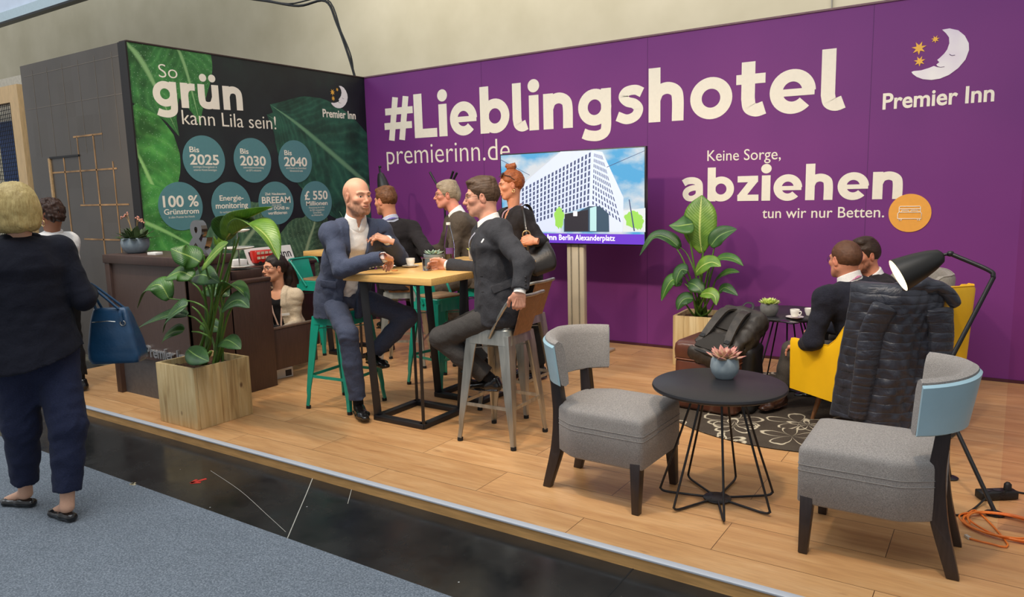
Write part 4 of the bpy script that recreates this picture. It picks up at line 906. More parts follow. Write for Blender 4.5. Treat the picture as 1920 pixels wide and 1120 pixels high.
# ---- TV on its stand
t = thing('television', 'wide flat television showing a hotel facade, on a floor stand', 'television', (-3.51, 6.38, 0))
TX0, TX1, TZ0, TZ1 = -4.345, -2.745, 1.085, 1.992
MB().box(((TX0+TX1)/2, 6.375, (TZ0+TZ1)/2), (TX1-TX0, .05, TZ1-TZ0)).build('casing', M('tv_black', (16, 16, 20), .35), t, bevel=.004)
SY = 6.348; S = lambda x, z, tt=0: (x, SY-tt, z)
fz = TZ0+.012
def screen_sky():
    m, nt, p = newmat('screen_sky'); v = coords(nt, (1, 1, 1.6)); n = nd(nt, 'ShaderNodeTexNoise'); n.inputs['Scale'].default_value = 2.6; n.inputs['Detail'].default_value = 6
    nt.links.new(v, n.inputs['Vector']); c = ramp(nt, n.outputs['Fac'], [(.42, srgb(96, 188, 240)), (.52, srgb(190, 222, 244)), (.60, srgb(240, 244, 248))])
    nt.links.new(c, p.inputs['Emission Color']); p.inputs['Emission Strength'].default_value = .85; p.inputs['Base Color'].default_value = (.01, .01, .01, 1); p.inputs['Roughness'].default_value = .3; return m
scr = MB().add([S(TX0+.012, fz), S(TX1-.012, fz), S(TX1-.012, TZ1-.012), S(TX0+.012, TZ1-.012)], [(0, 1, 2, 3)]).build('screen', screen_sky(), t, smooth=False)
def tvp(x, y):                      # picture position in the zoomed photo crop -> point on the screen plane
    q = AY(900+x/3.112, 260+y/3.112, SY); return (q[0], q[2])
def tvpoly(P, mat, tt, name='picture'):
    V = [S(a, b, tt) for a, b in [tvp(*p) for p in P]]; return MB().add(V, [tuple(range(len(V)))]).build(name, mat, scr, smooth=False)
E_FAC = emit('screen_facade', (178, 188, 210), .70); E_SIDE = emit('screen_side', (178, 188, 208), .8); E_WIN = emit('screen_window', (56, 66, 98), .8)
E_GL = emit('screen_lobby', (46, 66, 84), .8); E_TREE = emit('screen_tree', (124, 176, 74), .8); E_PUR = emit('screen_purple', (84, 44, 168), .85); E_WH = emit('screen_white', (250, 250, 255), .95)
lo, hi, bt = tvp(0, 548)[1], TZ1-.013, fz
facade = [(240, 290), (470, 75), (650, 70), (690, 395), (475, 425), (372, 545), (240, 545)]
tvpoly([(228, 285), (470, 76), (655, 68), (640, 400), (480, 432), (470, 545), (228, 545)], E_FAC, .001)
tvpoly([(655, 68), (715, 78), (838, 345), (832, 545), (640, 545), (640, 400)], E_SIDE, .0012)
def windows(q, nu, nv, du, dv, mat, tt, skip=None):
    (x0,y0),(x1,y1),(x2,y2),(x3,y3) = q; mb = MB()
    P = lambda u, v: ((1-v)*((1-u)*x0+u*x1)+v*((1-u)*x3+u*x2), (1-v)*((1-u)*y0+u*y1)+v*((1-u)*y3+u*y2))
    for i in range(nu):
        for j in range(nv):
            a, b2 = (i+.5-du/2)/nu, (i+.5+du/2)/nu; c, d = (j+.5-dv/2)/nv, (j+.5+dv/2)/nv
            mb.add([S(*tvp(*P(u, v)), tt) for u, v in ((a, c), (b2, c), (b2, d), (a, d))], [(3, 2, 1, 0)])
    return mb.build('picture', mat, scr, smooth=False)
windows([(240, 292), (652, 72), (640, 395), (240, 520)], 19, 9, .50, .74, E_WIN, .0016)
windows([(665, 80), (712, 92), (830, 500), (650, 385)], 9, 10, .45, .62, E_WIN, .0017)
tvpoly([(490, 470), (636, 395), (700, 395), (752, 440), (755, 545), (490, 545)], E_GL, .002)
tvpoly([(495, 440), (632, 415), (632, 540), (495, 540)], emit('screen_dark', (34, 32, 40), .8), .0024)
tvpoly([(545, 425), (568, 425), (568, 452), (545, 452)], E_WH, .0027)
tvpoly([(642, 405), (680, 395), (680, 540), (642, 540)], emit('screen_lobby_glass', (150, 186, 190), .8), .0022)
tvpoly([(835, 420), (965, 405), (965, 545), (835, 545)], emit('screen_low_building', (178, 186, 190), .8), .0011)
def blob(cx, cy, rx, ry, n=26): return [(cx+rx*math.cos(2*math.pi*i/n)*(1+.16*math.sin(i*5.1)), cy+ry*math.sin(2*math.pi*i/n)*(1+.14*math.cos(i*3.7))) for i in range(n)][::-1]
tvpoly(blob(463, 462, 28, 62), E_TREE, .0026); tvpoly(blob(895, 470, 50, 48), E_TREE, .0026); tvpoly(blob(925, 490, 30, 40), E_TREE, .0027)
tvpoly([(868, 355), (874, 355), (905, 540), (897, 540)], E_WIN, .0029)
tvpoly([(740, 165), (960, 70), (960, 73), (740, 169)], E_WIN, .0013); tvpoly([(118, 120), (290, 212), (290, 215), (118, 124)], E_WIN, .0013)
MB().add([S(TX0+.012, bt, .003), S(TX1-.012, bt, .003), S(TX1-.012, lo, .003), S(TX0+.012, lo, .003)], [(0, 1, 2, 3)]).build('caption_bar', E_PUR, scr, smooth=False)
x1 = tvp(788, 585)[0]; xm = tvp(462, 585)[0]; xi = tvp(447, 585)[0]
put_text('Premier Inn', (xi-.42, tvp(0, 588)[1]+.009), (xi, tvp(0, 588)[1]+.009), .052, lambda a, b, t_: (a, SY-.003-t_, b), E_WH, scr, bold=.022, ref='P', t=.0008)
put_text('Berlin Alexanderplatz', (xm, tvp(0, 588)[1]+.009), (x1, tvp(0, 588)[1]+.009), .052, lambda a, b, t_: (a, SY-.003-t_, b), E_WH, scr, bold=.006, ref='B', t=.0008)
ALU = M('stand_aluminium', (196, 184, 160), .45, .25, var=.05, stretch=(30, 30, 1))
b = MB().box((-3.512, 6.43, .56), (.19, .07, 1.10)); b.build('column', ALU, t, bevel=.012)
MB().box((-3.555, 6.392, .56), (.012, .006, 1.08)).build('column_groove', M('stand_groove', (140, 132, 116), .5, .3), t); MB().box((-3.469, 6.392, .56), (.012, .006, 1.08)).build('column_groove', M('stand_groove', (140, 132, 116), .5, .3), t)
MB().box((-3.512, 6.42, .012), (.62, .46, .024)).build('base_plate', ALU, t, bevel=.004)
# ---- lit floor lamps
def floor_lamp(feet, hub, bend, joint, tip, mouth, r, label, group, lit=True):
    t = thing('floor_lamp', label, 'lamp', (np.mean([f[0] for f in feet]), np.mean([f[1] for f in feet]), 0), 0, group)
    for f in feet:
        lg = MB().tube([hub, np.array(f)+np.array([0, 0, .012])], .0105, 8).build('leg', BLACK_METAL, t)
        MB().lathe([(0, 0), (.042, 0), (.044, .006), (.03, .012), (0, .012)], f, 20).build('foot_pad', BLACK_METAL, lg)
    B_ = [np.asarray(p, float) for p in bend]
    MB().tube(spline([hub]+B_+[joint], 7), .0115, 8).build('pole', BLACK_METAL, t)
    MB().tube([np.asarray(joint), np.asarray(tip)], .008, 8).lathe([(0, -.016), (.014, -.012), (.018, 0), (.014, .012), (0, .016)], joint, 14).build('joint', BLACK_METAL, t)
    tip = np.asarray(tip, float); mouth = np.asarray(mouth, float); ax = nrm(mouth-tip); L = np.linalg.norm(mouth-tip)
    e1 = nrm(np.cross(ax, (0, 0, 1))); e2 = np.cross(ax, e1); R = np.stack([e1, e2, ax], 1)
    prof = [(.0, 0), (.018*r/.09, .0), (.036*r/.09, L*.05), (.055*r/.09, L*.25), (.07*r/.09, L*.5), (.083*r/.09, L*.8), (r, L), (r-.003, L), (.080*r/.09, L*.8), (.066*r/.09, L*.5), (.05*r/.09, L*.25), (.0, L*.12)]
    m, nt, p = newmat('lamp_shade'); g = nd(nt, 'ShaderNodeNewGeometry')
    sh = MB().lathe(prof[:7], tip, 36, R); V = sh.v; sh.f = [f for f in sh.f if len(f) == 4]; sh.build('lamp_shade', M('lamp_black', (26, 27, 26), .45, var=.05), t, angle=50)
    inn = MB().lathe([(r-.0022, L), (.0805*r/.09, L*.8), (.0665*r/.09, L*.5), (.0515*r/.09, L*.25), (.001, L*.13)], tip, 36, R); inn.f = [f for f in inn.f if len(f) == 4]
    inn.build('shade_lining', M('lamp_white', (244, 240, 228), .6, var=.01), t, angle=50)
    MB().lathe([(0, L*.45), (.028, L*.5), (.038, L*.62), (.034, L*.74), (.0, L*.80)], tip, 20, R).build('bulb', emit('bulb_warm', (255, 232, 190), 14 if lit else 6), t)
GL = 'black tripod floor lamps'
hub = AY(1757, 728, 4.36)
floor_lamp([(.042, 4.12, 0), (-.171, 4.525, 0), (-.50, 4.16, 0)], hub, [AY(1785, 670, 4.40), AY(1855, 535, 4.5), AY(1862, 518, 4.51), AY(1852, 506, 4.52)], AY(1782, 476, 4.55), AY(1768, 478, 4.55), AY(1684, 517, 4.47), .094,
           'black tripod floor lamp switched on, arching over the jacket-draped armchair', GL)
q = np.array([-5.97, 6.3, 1.86])
floor_lamp([(-6.3, 6.5, 0), (-5.8, 6.6, 0), (-5.95, 6.2, 0)], np.array([-6.05, 6.42, .5]), [(-6.1, 6.45, 1.2), (-6.1, 6.45, 1.75), (-6.07, 6.4, 1.90)], np.array([-6.0, 6.33, 1.93]), q, np.array([-5.86, 6.26, 1.58]), .085,
           'black floor lamp in the far corner behind the man seen from behind', GL)
# ---- coat stand behind the grey-haired man
t = thing('coat_stand', 'black stand with three slanted prongs rising behind the grey-haired man', 'coat stand', (-5.12, 6.35, 0))
MB().lathe([(0, 0), (.16, 0), (.165, .01), (.02, .022), (0, .022)], (-5.1, 6.35, 0), 32).build('base', BLACK_METAL, t)
MB().tube([(-5.1, 6.35, .02), (-5.09, 6.35, 1.56)], .012, 8).build('pole', BLACK_METAL, t)
for p in ((806, 323), (850, 321), (857, 324)):
    MB().tube([(-5.09, 6.35, 1.56), AY(p[0], p[1], 6.33)], [.009, .013], 7).build('prong', BLACK_METAL, t)
# ================================================================== figures: signed-distance sculpting
def sdl(v): return np.sqrt((v*v).sum(-1))
class Field:
    """signed distance field on a regular grid; primitives are blended in locally"""
    def __init__(s, lo, hi, h):
        s.lo = np.asarray(lo, float); s.h = h; s.n = np.maximum(4, np.ceil((np.asarray(hi)-s.lo)/h).astype(int)+1); s.F = np.full(s.n, .3)
    def sub(s, lo, hi):
        a = np.clip(np.floor((np.asarray(lo)-s.lo)/s.h).astype(int), 0, s.n); b = np.clip(np.ceil((np.asarray(hi)-s.lo)/s.h).astype(int)+1, 0, s.n)
        if np.any(b <= a): return None, None
        g = [s.lo[i]+s.h*np.arange(a[i], b[i]) for i in range(3)]
        return tuple(slice(a[i], b[i]) for i in range(3)), np.stack(np.meshgrid(*g, indexing='ij'), -1)
    def put(s, fn, lo, hi, k=.02, op='u', pad=.03):
        sl, P = s.sub(np.asarray(lo)-k-pad, np.asarray(hi)+k+pad)
        if sl is None: return s
        d = fn(P); f = s.F[sl]
        if op == 'u':
            if k > 0: hh = np.clip(.5+.5*(f-d)/k, 0, 1); s.F[sl] = f*(1-hh)+d*hh-k*hh*(1-hh)
            else: s.F[sl] = np.minimum(f, d)
        else:   # carve
            d = -d
            if k > 0: hh = np.clip(.5-.5*(f-d)/k, 0, 1); s.F[sl] = f*(1-hh)+d*hh+k*hh*(1-hh)
            else: s.F[sl] = np.maximum(f, d)
        return s
    def ell(s, c, r, k=.02, op='u', R=None):
        c = np.asarray(c, float); r = np.asarray(r, float)*np.ones(3); m = r.min(); Rm = None if R is None else np.asarray(R, float)
        def fn(P):
            q = P-c
            if Rm is not None: q = q @ Rm          # columns of R are the ellipsoid's own axes
            k0 = sdl(q/r); k1 = sdl(q/(r*r))+1e-9; return k0*(k0-1)/k1
        M_ = r.max(); return s.put(fn, c-M_ if Rm is not None else c-r, c+M_ if Rm is not None else c+r, k, op)
    def cap(s, a, b, ra, rb, k=.02, op='u'):
        a, b = np.asarray(a, float), np.asarray(b, float); ba = b-a; L2 = float(ba @ ba)+1e-12; rm = max(ra, rb)
        def fn(P):
            q = P-a; t = np.clip((q @ ba)/L2, 0, 1); return sdl(q-t[..., None]*ba)-(ra+(rb-ra)*t)
        return s.put(fn, np.minimum(a, b)-rm, np.maximum(a, b)+rm, k, op)
    def slab(s, a, b, u, ra, rb, k=.03, op='u', end=1.0):
        """limb with elliptical section: ra=(along u, across) at a, rb at b"""
        a, b = np.asarray(a, float), np.asarray(b, float); ba = b-a; L = np.linalg.norm(ba)+1e-9; w = ba/L
        u = np.asarray(u, float); u = nrm(u-w*(u @ w)); v = np.cross(w, u); ra = np.asarray(ra, float); rb = np.asarray(rb, float); rm = max(ra.max(), rb.max())
        def fn(P):
            q = P-a; al = q @ w; t = np.clip(al/L, 0, 1); ov = al-t*L; rx = ra[0]+(rb[0]-ra[0])*t; ry = ra[1]+(rb[1]-ra[1])*t; m = np.minimum(rx, ry)*end
            x, y = q @ u, q @ v; k0 = np.sqrt((x/rx)**2+(y/ry)**2+(ov/m)**2); k1 = np.sqrt((x/rx**2)**2+(y/ry**2)**2+(ov/m**2)**2)+1e-6
            return np.where(k0 < .05, -np.minimum(rx, ry), k0*(k0-1)/k1)
        return s.put(fn, np.minimum(a, b)-rm, np.maximum(a, b)+rm, k, op)
    def box(s, c, hs, R=None, r=.01, k=.02, op='u'):
        c = np.asarray(c, float); hs = np.asarray(hs, float); Rm = np.eye(3) if R is None else np.asarray(R, float); M_ = np.linalg.norm(hs)
        def fn(P):
            q = np.abs((P-c) @ Rm)-hs+r; return sdl(np.maximum(q, 0))+np.minimum(q.max(-1), 0)-r
        return s.put(fn, c-M_, c+M_, k, op)
    def cut(s, fn):
        """keep only where fn<0"""
        sl, P = s.sub(s.lo, s.lo+s.h*(s.n-1)); s.F = np.maximum(s.F, fn(P)); return s
    def warp(s, fn, band=.03):
        m = np.abs(s.F) < band; idx = np.argwhere(m); P = s.lo+s.h*idx; s.F[m] += fn(P); return s
    def mesh(s):
        F = s.F; ins = F < 0; c = np.zeros(np.array(F.shape)-1, np.int8)
        for i in (0, 1):
            for j in (0, 1):
                for k in (0, 1): c += ins[i:F.shape[0]-1+i, j:F.shape[1]-1+j, k:F.shape[2]-1+k]
        act = (c > 0) & (c < 8); ids = np.full(act.shape, -1, np.int64); idx = np.argwhere(act); ids[act] = np.arange(len(idx))
        if not len(idx): return np.zeros((0, 3)), np.zeros((0, 4), int)
        acc = np.zeros((len(idx), 3)); cnt = np.zeros(len(idx))
        off = [(i, j, k) for i in (0, 1) for j in (0, 1) for k in (0, 1)]
        for a in off:
            for ax in range(3):
                if a[ax]: continue
                b = list(a); b[ax] = 1
                fa = F[idx[:,0]+a[0], idx[:,1]+a[1], idx[:,2]+a[2]]; fb = F[idx[:,0]+b[0], idx[:,1]+b[1], idx[:,2]+b[2]]
                m = (fa < 0) != (fb < 0); t = fa[m]/(fa[m]-fb[m]); p = np.tile(np.array(a, float), (m.sum(), 1)); p[:, ax] += t; acc[m] += p; cnt[m] += 1
        V = s.lo+s.h*(idx+acc/cnt[:, None]); Q = []
        for ax in range(3):
            o1, o2 = [(1, 2), (2, 0), (0, 1)][ax]; A = np.moveaxis(ins, [ax, o1, o2], [0, 1, 2]); I = np.moveaxis(ids, [ax, o1, o2], [0, 1, 2])
            d = A[:-1, 1:-1, 1:-1] != A[1:, 1:-1, 1:-1]; e = np.argwhere(d)
            if not len(e): continue
            x, y, z = e[:,0], e[:,1]+1, e[:,2]+1
            q = np.stack([I[x, y-1, z-1], I[x, y, z-1], I[x, y, z], I[x, y-1, z]], 1); fl = A[x, y, z] == 0
            q[fl] = q[fl][:, ::-1]; Q.append(q)
        Q = np.vstack(Q); Q = Q[(Q >= 0).all(1)]; return V, Q
def poly2(x, z, P):
    """signed distance to a polygon in 2-D"""
    P = np.asarray(P, float); d = np.full(x.shape, 1e9); sgn = np.zeros(x.shape, bool); n = len(P)
    for i in range(n):
        a, b = P[i], P[i-1]; e = b-a; wx, wz = x-a[0], z-a[1]; t = np.clip((wx*e[0]+wz*e[1])/(e @ e), 0, 1)
        d = np.minimum(d, (wx-e[0]*t)**2+(wz-e[1]*t)**2)
        if e[1] != 0: cr = ((P[i][1] > z) != (P[i-1][1] > z)) & (x < (P[i-1][0]-P[i][0])*(z-P[i][1])/(P[i-1][1]-P[i][1])+P[i][0]); sgn ^= cr
    return np.where(sgn, -1, 1)*np.sqrt(d)
def vnoise(P, f, seed=0):
    """cheap smooth noise, about -1..1"""
    r = np.random.RandomState(seed); o = np.zeros(P.shape[:-1])
    for i in range(6):
        d = r.normal(size=3); d /= np.linalg.norm(d); e = r.normal(size=3); e /= np.linalg.norm(e)
        o += np.sin(P @ d*f*(.7+.6*r.rand())+r.rand()*6.3+1.6*np.sin(P @ e*f*.6+r.rand()*6.3))
    return o/3.2
def sstep(a, b, x): t = np.clip((x-a)/(b-a), 0, 1); return t*t*(3-2*t)
SKIN = vcol('skin', .48, .0, .06, .35)
# ------------------------------------------------------------------ head
def head_geo(h=.0028, male=True, wide=1.0, jaw=1.0, nose=1.0, neck=.058, long=1.0, neckvec=(0, -.045, -.20)):
    """face looks along +Y, z up, origin between the ears"""
    f = Field((-.10, -.15, -.235), (.10, .155, .155), h); w = wide
    f.ell((0, -.018, .040), (.076*w, .096, .084), .0); f.ell((0, -.045, .015), (.070*w, .070, .070), .03)
    f.ell((0, .030, -.020), (.062*w, .062, .080), .03); f.ell((0, .042, -.075*long), (.046*w*jaw, .044, .036), .03)
    f.ell((0, .068, -.098*long), (.022*jaw, .020, .016), .022); 
    for s in (-1, 1):
        f.cap((s*.052*w*jaw, .0, -.055), (s*.026*jaw, .062, -.098*long), .018, .014, .03)      # jaw line
        f.ell((s*.042*w, .060, -.018), (.022, .022, .018), .022)                               # cheekbone
        f.cap((s*.010, .088, .028), (s*.046*w, .072, .026), .009, .008, .014)                   # brow
        f.ell((s*.032*w, .094, .006), (.017, .014, .011), .012, 'c')                            # socket
        f.ell((s*.032*w, .0705, .006), .0130, .004)                                             # eyeball
        f.cap((s*.020*w, .0825, .0135), (s*.044*w, .0755, .0115), .0035, .003, .004)            # upper lid
        R = np.array([[.985*1, s*.17, 0], [-s*.17, .985, 0], [0, 0, 1]])
        f.ell((s*.077*w, -.008, -.004), (.008, .021, .032), .004, 'u', R); f.ell((s*.0715*w, -.010, -.028), (.009, .012, .012), .008)
        f.ell((s*.086*w, -.004, .003), (.006, .010, .017), .004, 'c', R)
    f.cap((0, .088, .018), (0, .104*1, -.020), .008, .0115*nose, .012); f.ell((0, .108+.004*(nose-1), -.026), (.011*nose, .013*nose, .010*nose), .010)
    for s in (-1, 1): f.ell((s*.012*nose, .098, -.030), (.0075, .011, .0075), .006)
    f.ell((0, .083, -.056*long), (.030, .016, .020), .016)                                      # mouth mound
    f.cap((-.019, .0905, -.054*long), (.019, .0905, -.054*long), .0050, .0050, .007); f.cap((0, .0955, -.0535*long), (0, .0955, -.0535*long), .0055, .0055, .010)
    f.cap((-.016, .0915, -.0655*long), (.016, .0915, -.0655*long), .0060, .0060, .007); f.cap((-.024, .096, -.0598*long), (.024, .096, -.0598*long), .0022, .0022, .003, 'c')
    nv = np.array(neckvec, float); f.slab((0, -.030, -.045), nv, (1, 0, 0), (neck, neck*1.02), (neck*1.06, neck*1.06), .035)
    if male: f.ell((0, .012, -.125), (.012, .014, .016), .02)
    V, Q = f.mesh(); return V, Q
def face_col(V, skin, lip, brow, iris=(70, 60, 50), beard=None, bald=None, w=1.0, long=1.0, sock=None, browk=1.0):
    c = lambda q: np.array(srgb(*q)[:3]); x, y, z = V[:, 0], V[:, 1], V[:, 2]; C = np.tile(c(skin), (len(V), 1)); ax = np.abs(x)
    mixm = lambda m, col: C*(1-m[:, None])+c(col)*m[:, None]
    red = np.exp(-(((ax-.045)/.022)**2+((z+.022)/.02)**2))*(y > .03)*.28+np.exp(-((ax/.016)**2+((z+.026)/.016)**2))*(y > .08)*.30+(ax > .074)*.25
    C = mixm(np.clip(red, 0, 1), (min(255, skin[0]), int(skin[1]*.72), int(skin[2]*.66)))
    if beard:
        bm = sstep(-.030, -.050, z-.022*sstep(.045, .078, ax)+.030*sstep(.05, .085, y)*sstep(.04, .02, ax))*sstep(-.012, .018, y)*(z > -.135)
        bm *= 1-.85*np.exp(-((ax/.022)**2+((z+.060*long)/.008)**2)); bm *= .72+.28*np.clip(vnoise(V, 260, 3), -1, 1); C = mixm(np.clip(bm, 0, 1)*beard[3], beard[:3])
    if bald is not None:
        hm = sstep(.005, -.02, y-.03*sstep(.09, .0, z))*sstep(.085, .045, z)*sstep(-.085, -.06, z)*sstep(-.004, .01, ax-.03+.04*(y < -.03)); C = mixm(hm*.55*(.7+.3*vnoise(V, 300, 5)), bald)
    C = mixm(np.exp(-((ax/.019)**4+((z+.0598*long)/.0085)**4))*(y > .07)*.8, lip)
    C = mixm(np.exp(-((ax/.021)**6+((z+.0598*long)/.0017)**2))*(y > .07)*.8, (80, 36, 34))
    C = mixm(np.clip(np.exp(-(((ax-.032*w)/.020)**4+((z-.0285-.002*np.cos((ax-.032)*90))/.0048)**4))*(y > .05)*browk, 0, 1), brow)
    ex = (ax-.032*w)/.0125; ez = (z-.0050)/.0052; e = sstep(1.15, .8, ex**2+ez**2)*(y > .06); C = mixm(e, (226, 218, 208))
    ir = sstep(1.2, .8, ((ax-.032*w)/.0058)**2+((z-.0055)/.0058)**2)*(y > .06); C = mixm(ir, iris); pu = sstep(1.2, .8, ((ax-.032*w)/.0028)**2+((z-.0055)/.0028)**2)*(y > .06); C = mixm(pu, (12, 10, 10))
    lid = np.exp(-(ex/1.25)**6)*np.exp(-((z-.0112+.0022*ex**2)/.0016)**2)*(y > .06); C = mixm(np.clip(lid, 0, 1)*.85, (50, 34, 28))
    return C
def basis(fwd, up=(0, 0, 1)):
    y = nrm(fwd); x = nrm(np.cross(y, up)); return np.stack([x, y, np.cross(x, y)], 1)
# ------------------------------------------------------------------ hair
def hair_geo(style, h=.0032, w=1.0):
    f = Field((-.16, -.17, -.24), (.16, .14, .21), h)
    def line(y, z, ax, ys, zs): return np.interp(y, ys, zs)-z
    if style in ('short', 'side', 'grey', 'crop'):
        t = dict(short=.009, side=.011, grey=.013, crop=.006)[style]
        f.ell((0, -.020, .040), (.076*w+t*.75, .096+t*.8, .084+t), 0); f.ell((0, -.045, .012), (.071*w+t*.5, .071+t*.8, .071), .03)
        if style == 'side': f.cap((-.035, .05, .106), (.035, .056, .100), .016, .014, .03); f.ell((0, .0, .115), (.055, .07, .022), .03)
        if style == 'grey': f.ell((.0, .045, .095), (.056, .038, .028), .03); f.ell((0, -.04, .115), (.055, .06, .02), .03); f.ell((0, -.10, -.02), (.055, .03, .05), .03)
        if style == 'short': f.ell((0, .03, .104), (.054, .055, .024), .03); f.ell((0, -.05, .104), (.055, .055, .022), .03)
        ys = [-.13, -.085, -.045, -.028, -.016, .004, .016, .030, .048, .066, .082, .10]; zs = [-.075, -.072, -.055, -.03, .024, .026, -.012, -.012, .030, .062, .082, .10]
        f.cut(lambda P: np.interp(P[..., 1], ys, zs)-P[..., 2]+.012*sstep(.05, .02, np.abs(P[..., 0]))*sstep(.04, .09, P[..., 1])*(-1))
        amp = dict(short=.0019, side=.0014, grey=.0017, crop=.0009)[style]
        f.warp(lambda P: -amp*vnoise(P*np.array([1.6, .6, 1.0]), 120, 2)-amp*.7*vnoise(P*np.array([2.0, .5, 1]), 260, 4))
    elif style == 'curly':
        f.ell((0, -.020, .048), (.092, .108, .096), 0); f.ell((0, .02, .100), (.075, .06, .045), .03); f.ell((0, -.08, -.02), (.07, .04, .05), .04)
        ys = [-.14, -.085, -.045, -.028, -.010, .006, .030, .048, .066, .09]; zs = [-.085, -.08, -.055, -.02, .018, .0, .0, .036, .062, .09]
        f.cut(lambda P: np.interp(P[..., 1], ys, zs)-P[..., 2])
        f.warp(lambda P: -.007*vnoise(P, 95, 2)-.004*vnoise(P, 190, 7))
    elif style == 'bob':
        f.ell((0, -.022, .042), (.094, .112, .096), 0); f.ell((0, -.055, -.015), (.100, .078, .085), .04); f.ell((-.058, -.02, -.05), (.042, .06, .062), .03); f.ell((.058, -.02, -.05), (.042, .06, .062), .03); f.ell((0, -.075, -.075), (.07, .05, .04), .03)
        f.cut(lambda P: np.maximum((-.112+.006*np.sin(P[..., 0]*60))-P[..., 2], np.where(P[..., 2] < .06, P[..., 1]-.045+.4*(P[..., 2]-.06)*0, -1)))
        f.warp(lambda P: -.0022*vnoise(P*np.array([1.6, 1.4, .22]), 90, 2)-.0014*vnoise(P*np.array([2, 2, .2]), 260, 4))
    elif style == 'bun':
        f.ell((0, -.022, .042), (.082, .103, .091), 0); f.ell((0, -.05, .01), (.076, .075, .07), .03)
        ys = [-.13, -.085, -.045, -.028, -.016, .010, .030, .048, .066, .082, .10]; zs = [-.075, -.07, -.05, -.02, .024, .02, .006, .036, .062, .080, .10]
        f.cut(lambda P: np.interp(P[..., 1], ys, zs)-P[..., 2])
        f.ell((0, -.035, .148), (.040, .042, .030), .015); f.ell((.018, -.01, .165), (.020, .026, .016), .012); f.ell((-.012, -.06, .160), (.022, .020, .018), .012)
        f.cap((0, -.05, .17), (.01, -.075, .18), .010, .005, .010); f.cap((.01, -.02, .17), (.025, .0, .185), .010, .005, .010)
        f.warp(lambda P: -.0024*vnoise(P*np.array([1.6, .5, 1.2]), 130, 2)-.0018*vnoise(P*np.array([2, .6, 1]), 280, 4))
    elif style == 'pony':
        f.ell((0, -.022, .042), (.083, .104, .090), 0); f.ell((0, -.05, .01), (.078, .078, .07), .03)
        ys = [-.13, -.085, -.045, -.028, -.016, .010, .030, .048, .066, .082, .10]; zs = [-.075, -.07, -.05, -.02, .02, .0, -.01, .03, .058, .080, .10]
        f.cut(lambda P: np.interp(P[..., 1], ys, zs)-P[..., 2])
        for a, b, ra, rb in (((.0, -.115, .03), (.01, -.15, -.03), .03, .045), ((.01, -.15, -.03), (.015, -.145, -.12), .045, .042), ((.015, -.145, -.12), (.01, -.13, -.2), .042, .016)): f.cap(a, b, ra, rb, .02)
        f.warp(lambda P: -.0026*vnoise(P*np.array([1.6, .9, .5]), 120, 2))
    return f.mesh()
def hair_mat(name, c0, c1, st=(1, .35, .35), sc=260):
    if name in _m: return _m[name]
    m, nt, p = newmat(name); v = coords(nt, st); n = noise(nt, v, sc, 4, .75); n2 = noise(nt, coords(nt), 28, 3)
    c = ramp(nt, n, [(.32, srgb(*c0)), (.68, srgb(*c1))]); c = mixc(nt, .4, c, ramp(nt, n2, [(.3, srgb(*c0)), (.7, srgb(*c1))]))
    nt.links.new(c, p.inputs['Base Color']); p.inputs['Roughness'].default_value = .5; p.inputs['Specular IOR Level'].default_value = .35; bump(nt, p, n, .5, .003); _m[name] = m; return m
# ------------------------------------------------------------------ hand
def hand_geo(h=.0024, curl=(.5,.5,.5,.5), thumb=.5, spread=.25, scale=1.0, bend=.12):
    """right hand: wrist at origin, fingers towards +Y, palm facing -Z, thumb on -X side"""
    f = Field((-.085, -.05, -.10), (.065, .20, .05), h)
    f.slab((0, -.045, 0), (0, .012, 0), (1, 0, 0), (.027, .021), (.030, .019), .0)
    f.slab((-.004, .010, 0), (0, .080, 0), (1, 0, 0), (.033, .017), (.038, .0135), .02)
    f.ell((-.024, .035, -.006), (.016, .030, .015), .015); f.ell((.022, .035, -.005), (.013, .03, .013), .015)
    X = [-.0285, -.0095, .0095, .0275]; L = [(.043, .026, .020), (.048, .030, .021), (.045, .028, .021), (.035, .022, .018)]; Y0 = [.086, .091, .087, .078]
    for i in range(4):
        a = X[i]*spread*9; p = np.array([X[i], Y0[i]-.01, 0.0]); ang = -bend
        for j in range(3):
            ang -= curl[i]*(1.15, 1.35, .75)[j]; d = np.array([math.sin(a)*math.cos(ang), math.cos(a)*math.cos(ang), math.sin(ang)]); q = p+d*L[i][j]
            r0, r1 = ((.0092, .0084), (.0084, .0077), (.0077, .0066))[j]; s = .9 if i == 3 else 1
            f.cap(p, q, r0*s, r1*s, .0045 if j else .009); 
            if j < 2: f.ell(q, .0086*s, .004)
            p = q
    t = thumb; p = np.array([-.026, .018, -.006]); d1 = nrm((-.75+.25*t, .62, -.25-.35*t)); d2 = nrm((-.45+.55*t, .80, -.25-.45*t)); d3 = nrm((-.15+.55*t, .88, -.25-.5*t))
    q = p+d1*.038; f.cap(p, q, .0150, .0120, .014); r = q+d2*.032; f.cap(q, r, .0112, .0098, .006); f.cap(r, r+d3*.026, .0098, .0078, .005)
    for i in range(4): f.cap((X[i]*.5, .03, .0165), (X[i], .078, .0128), .0022, .0034, .006)
    V, Q = f.mesh(); return V*scale, Q
def hand_col(V, skin):
    c = lambda q: np.array(srgb(*q)[:3]); C = np.tile(c(skin), (len(V), 1)); y = V[:, 1]; k = np.clip(sstep(.10, .16, y)*.35+.12*vnoise(V, 120, 3), 0, 1)
    return C*(1-k[:, None])+c((min(255, skin[0]), int(skin[1]*.74), int(skin[2]*.68)))*k[:, None]
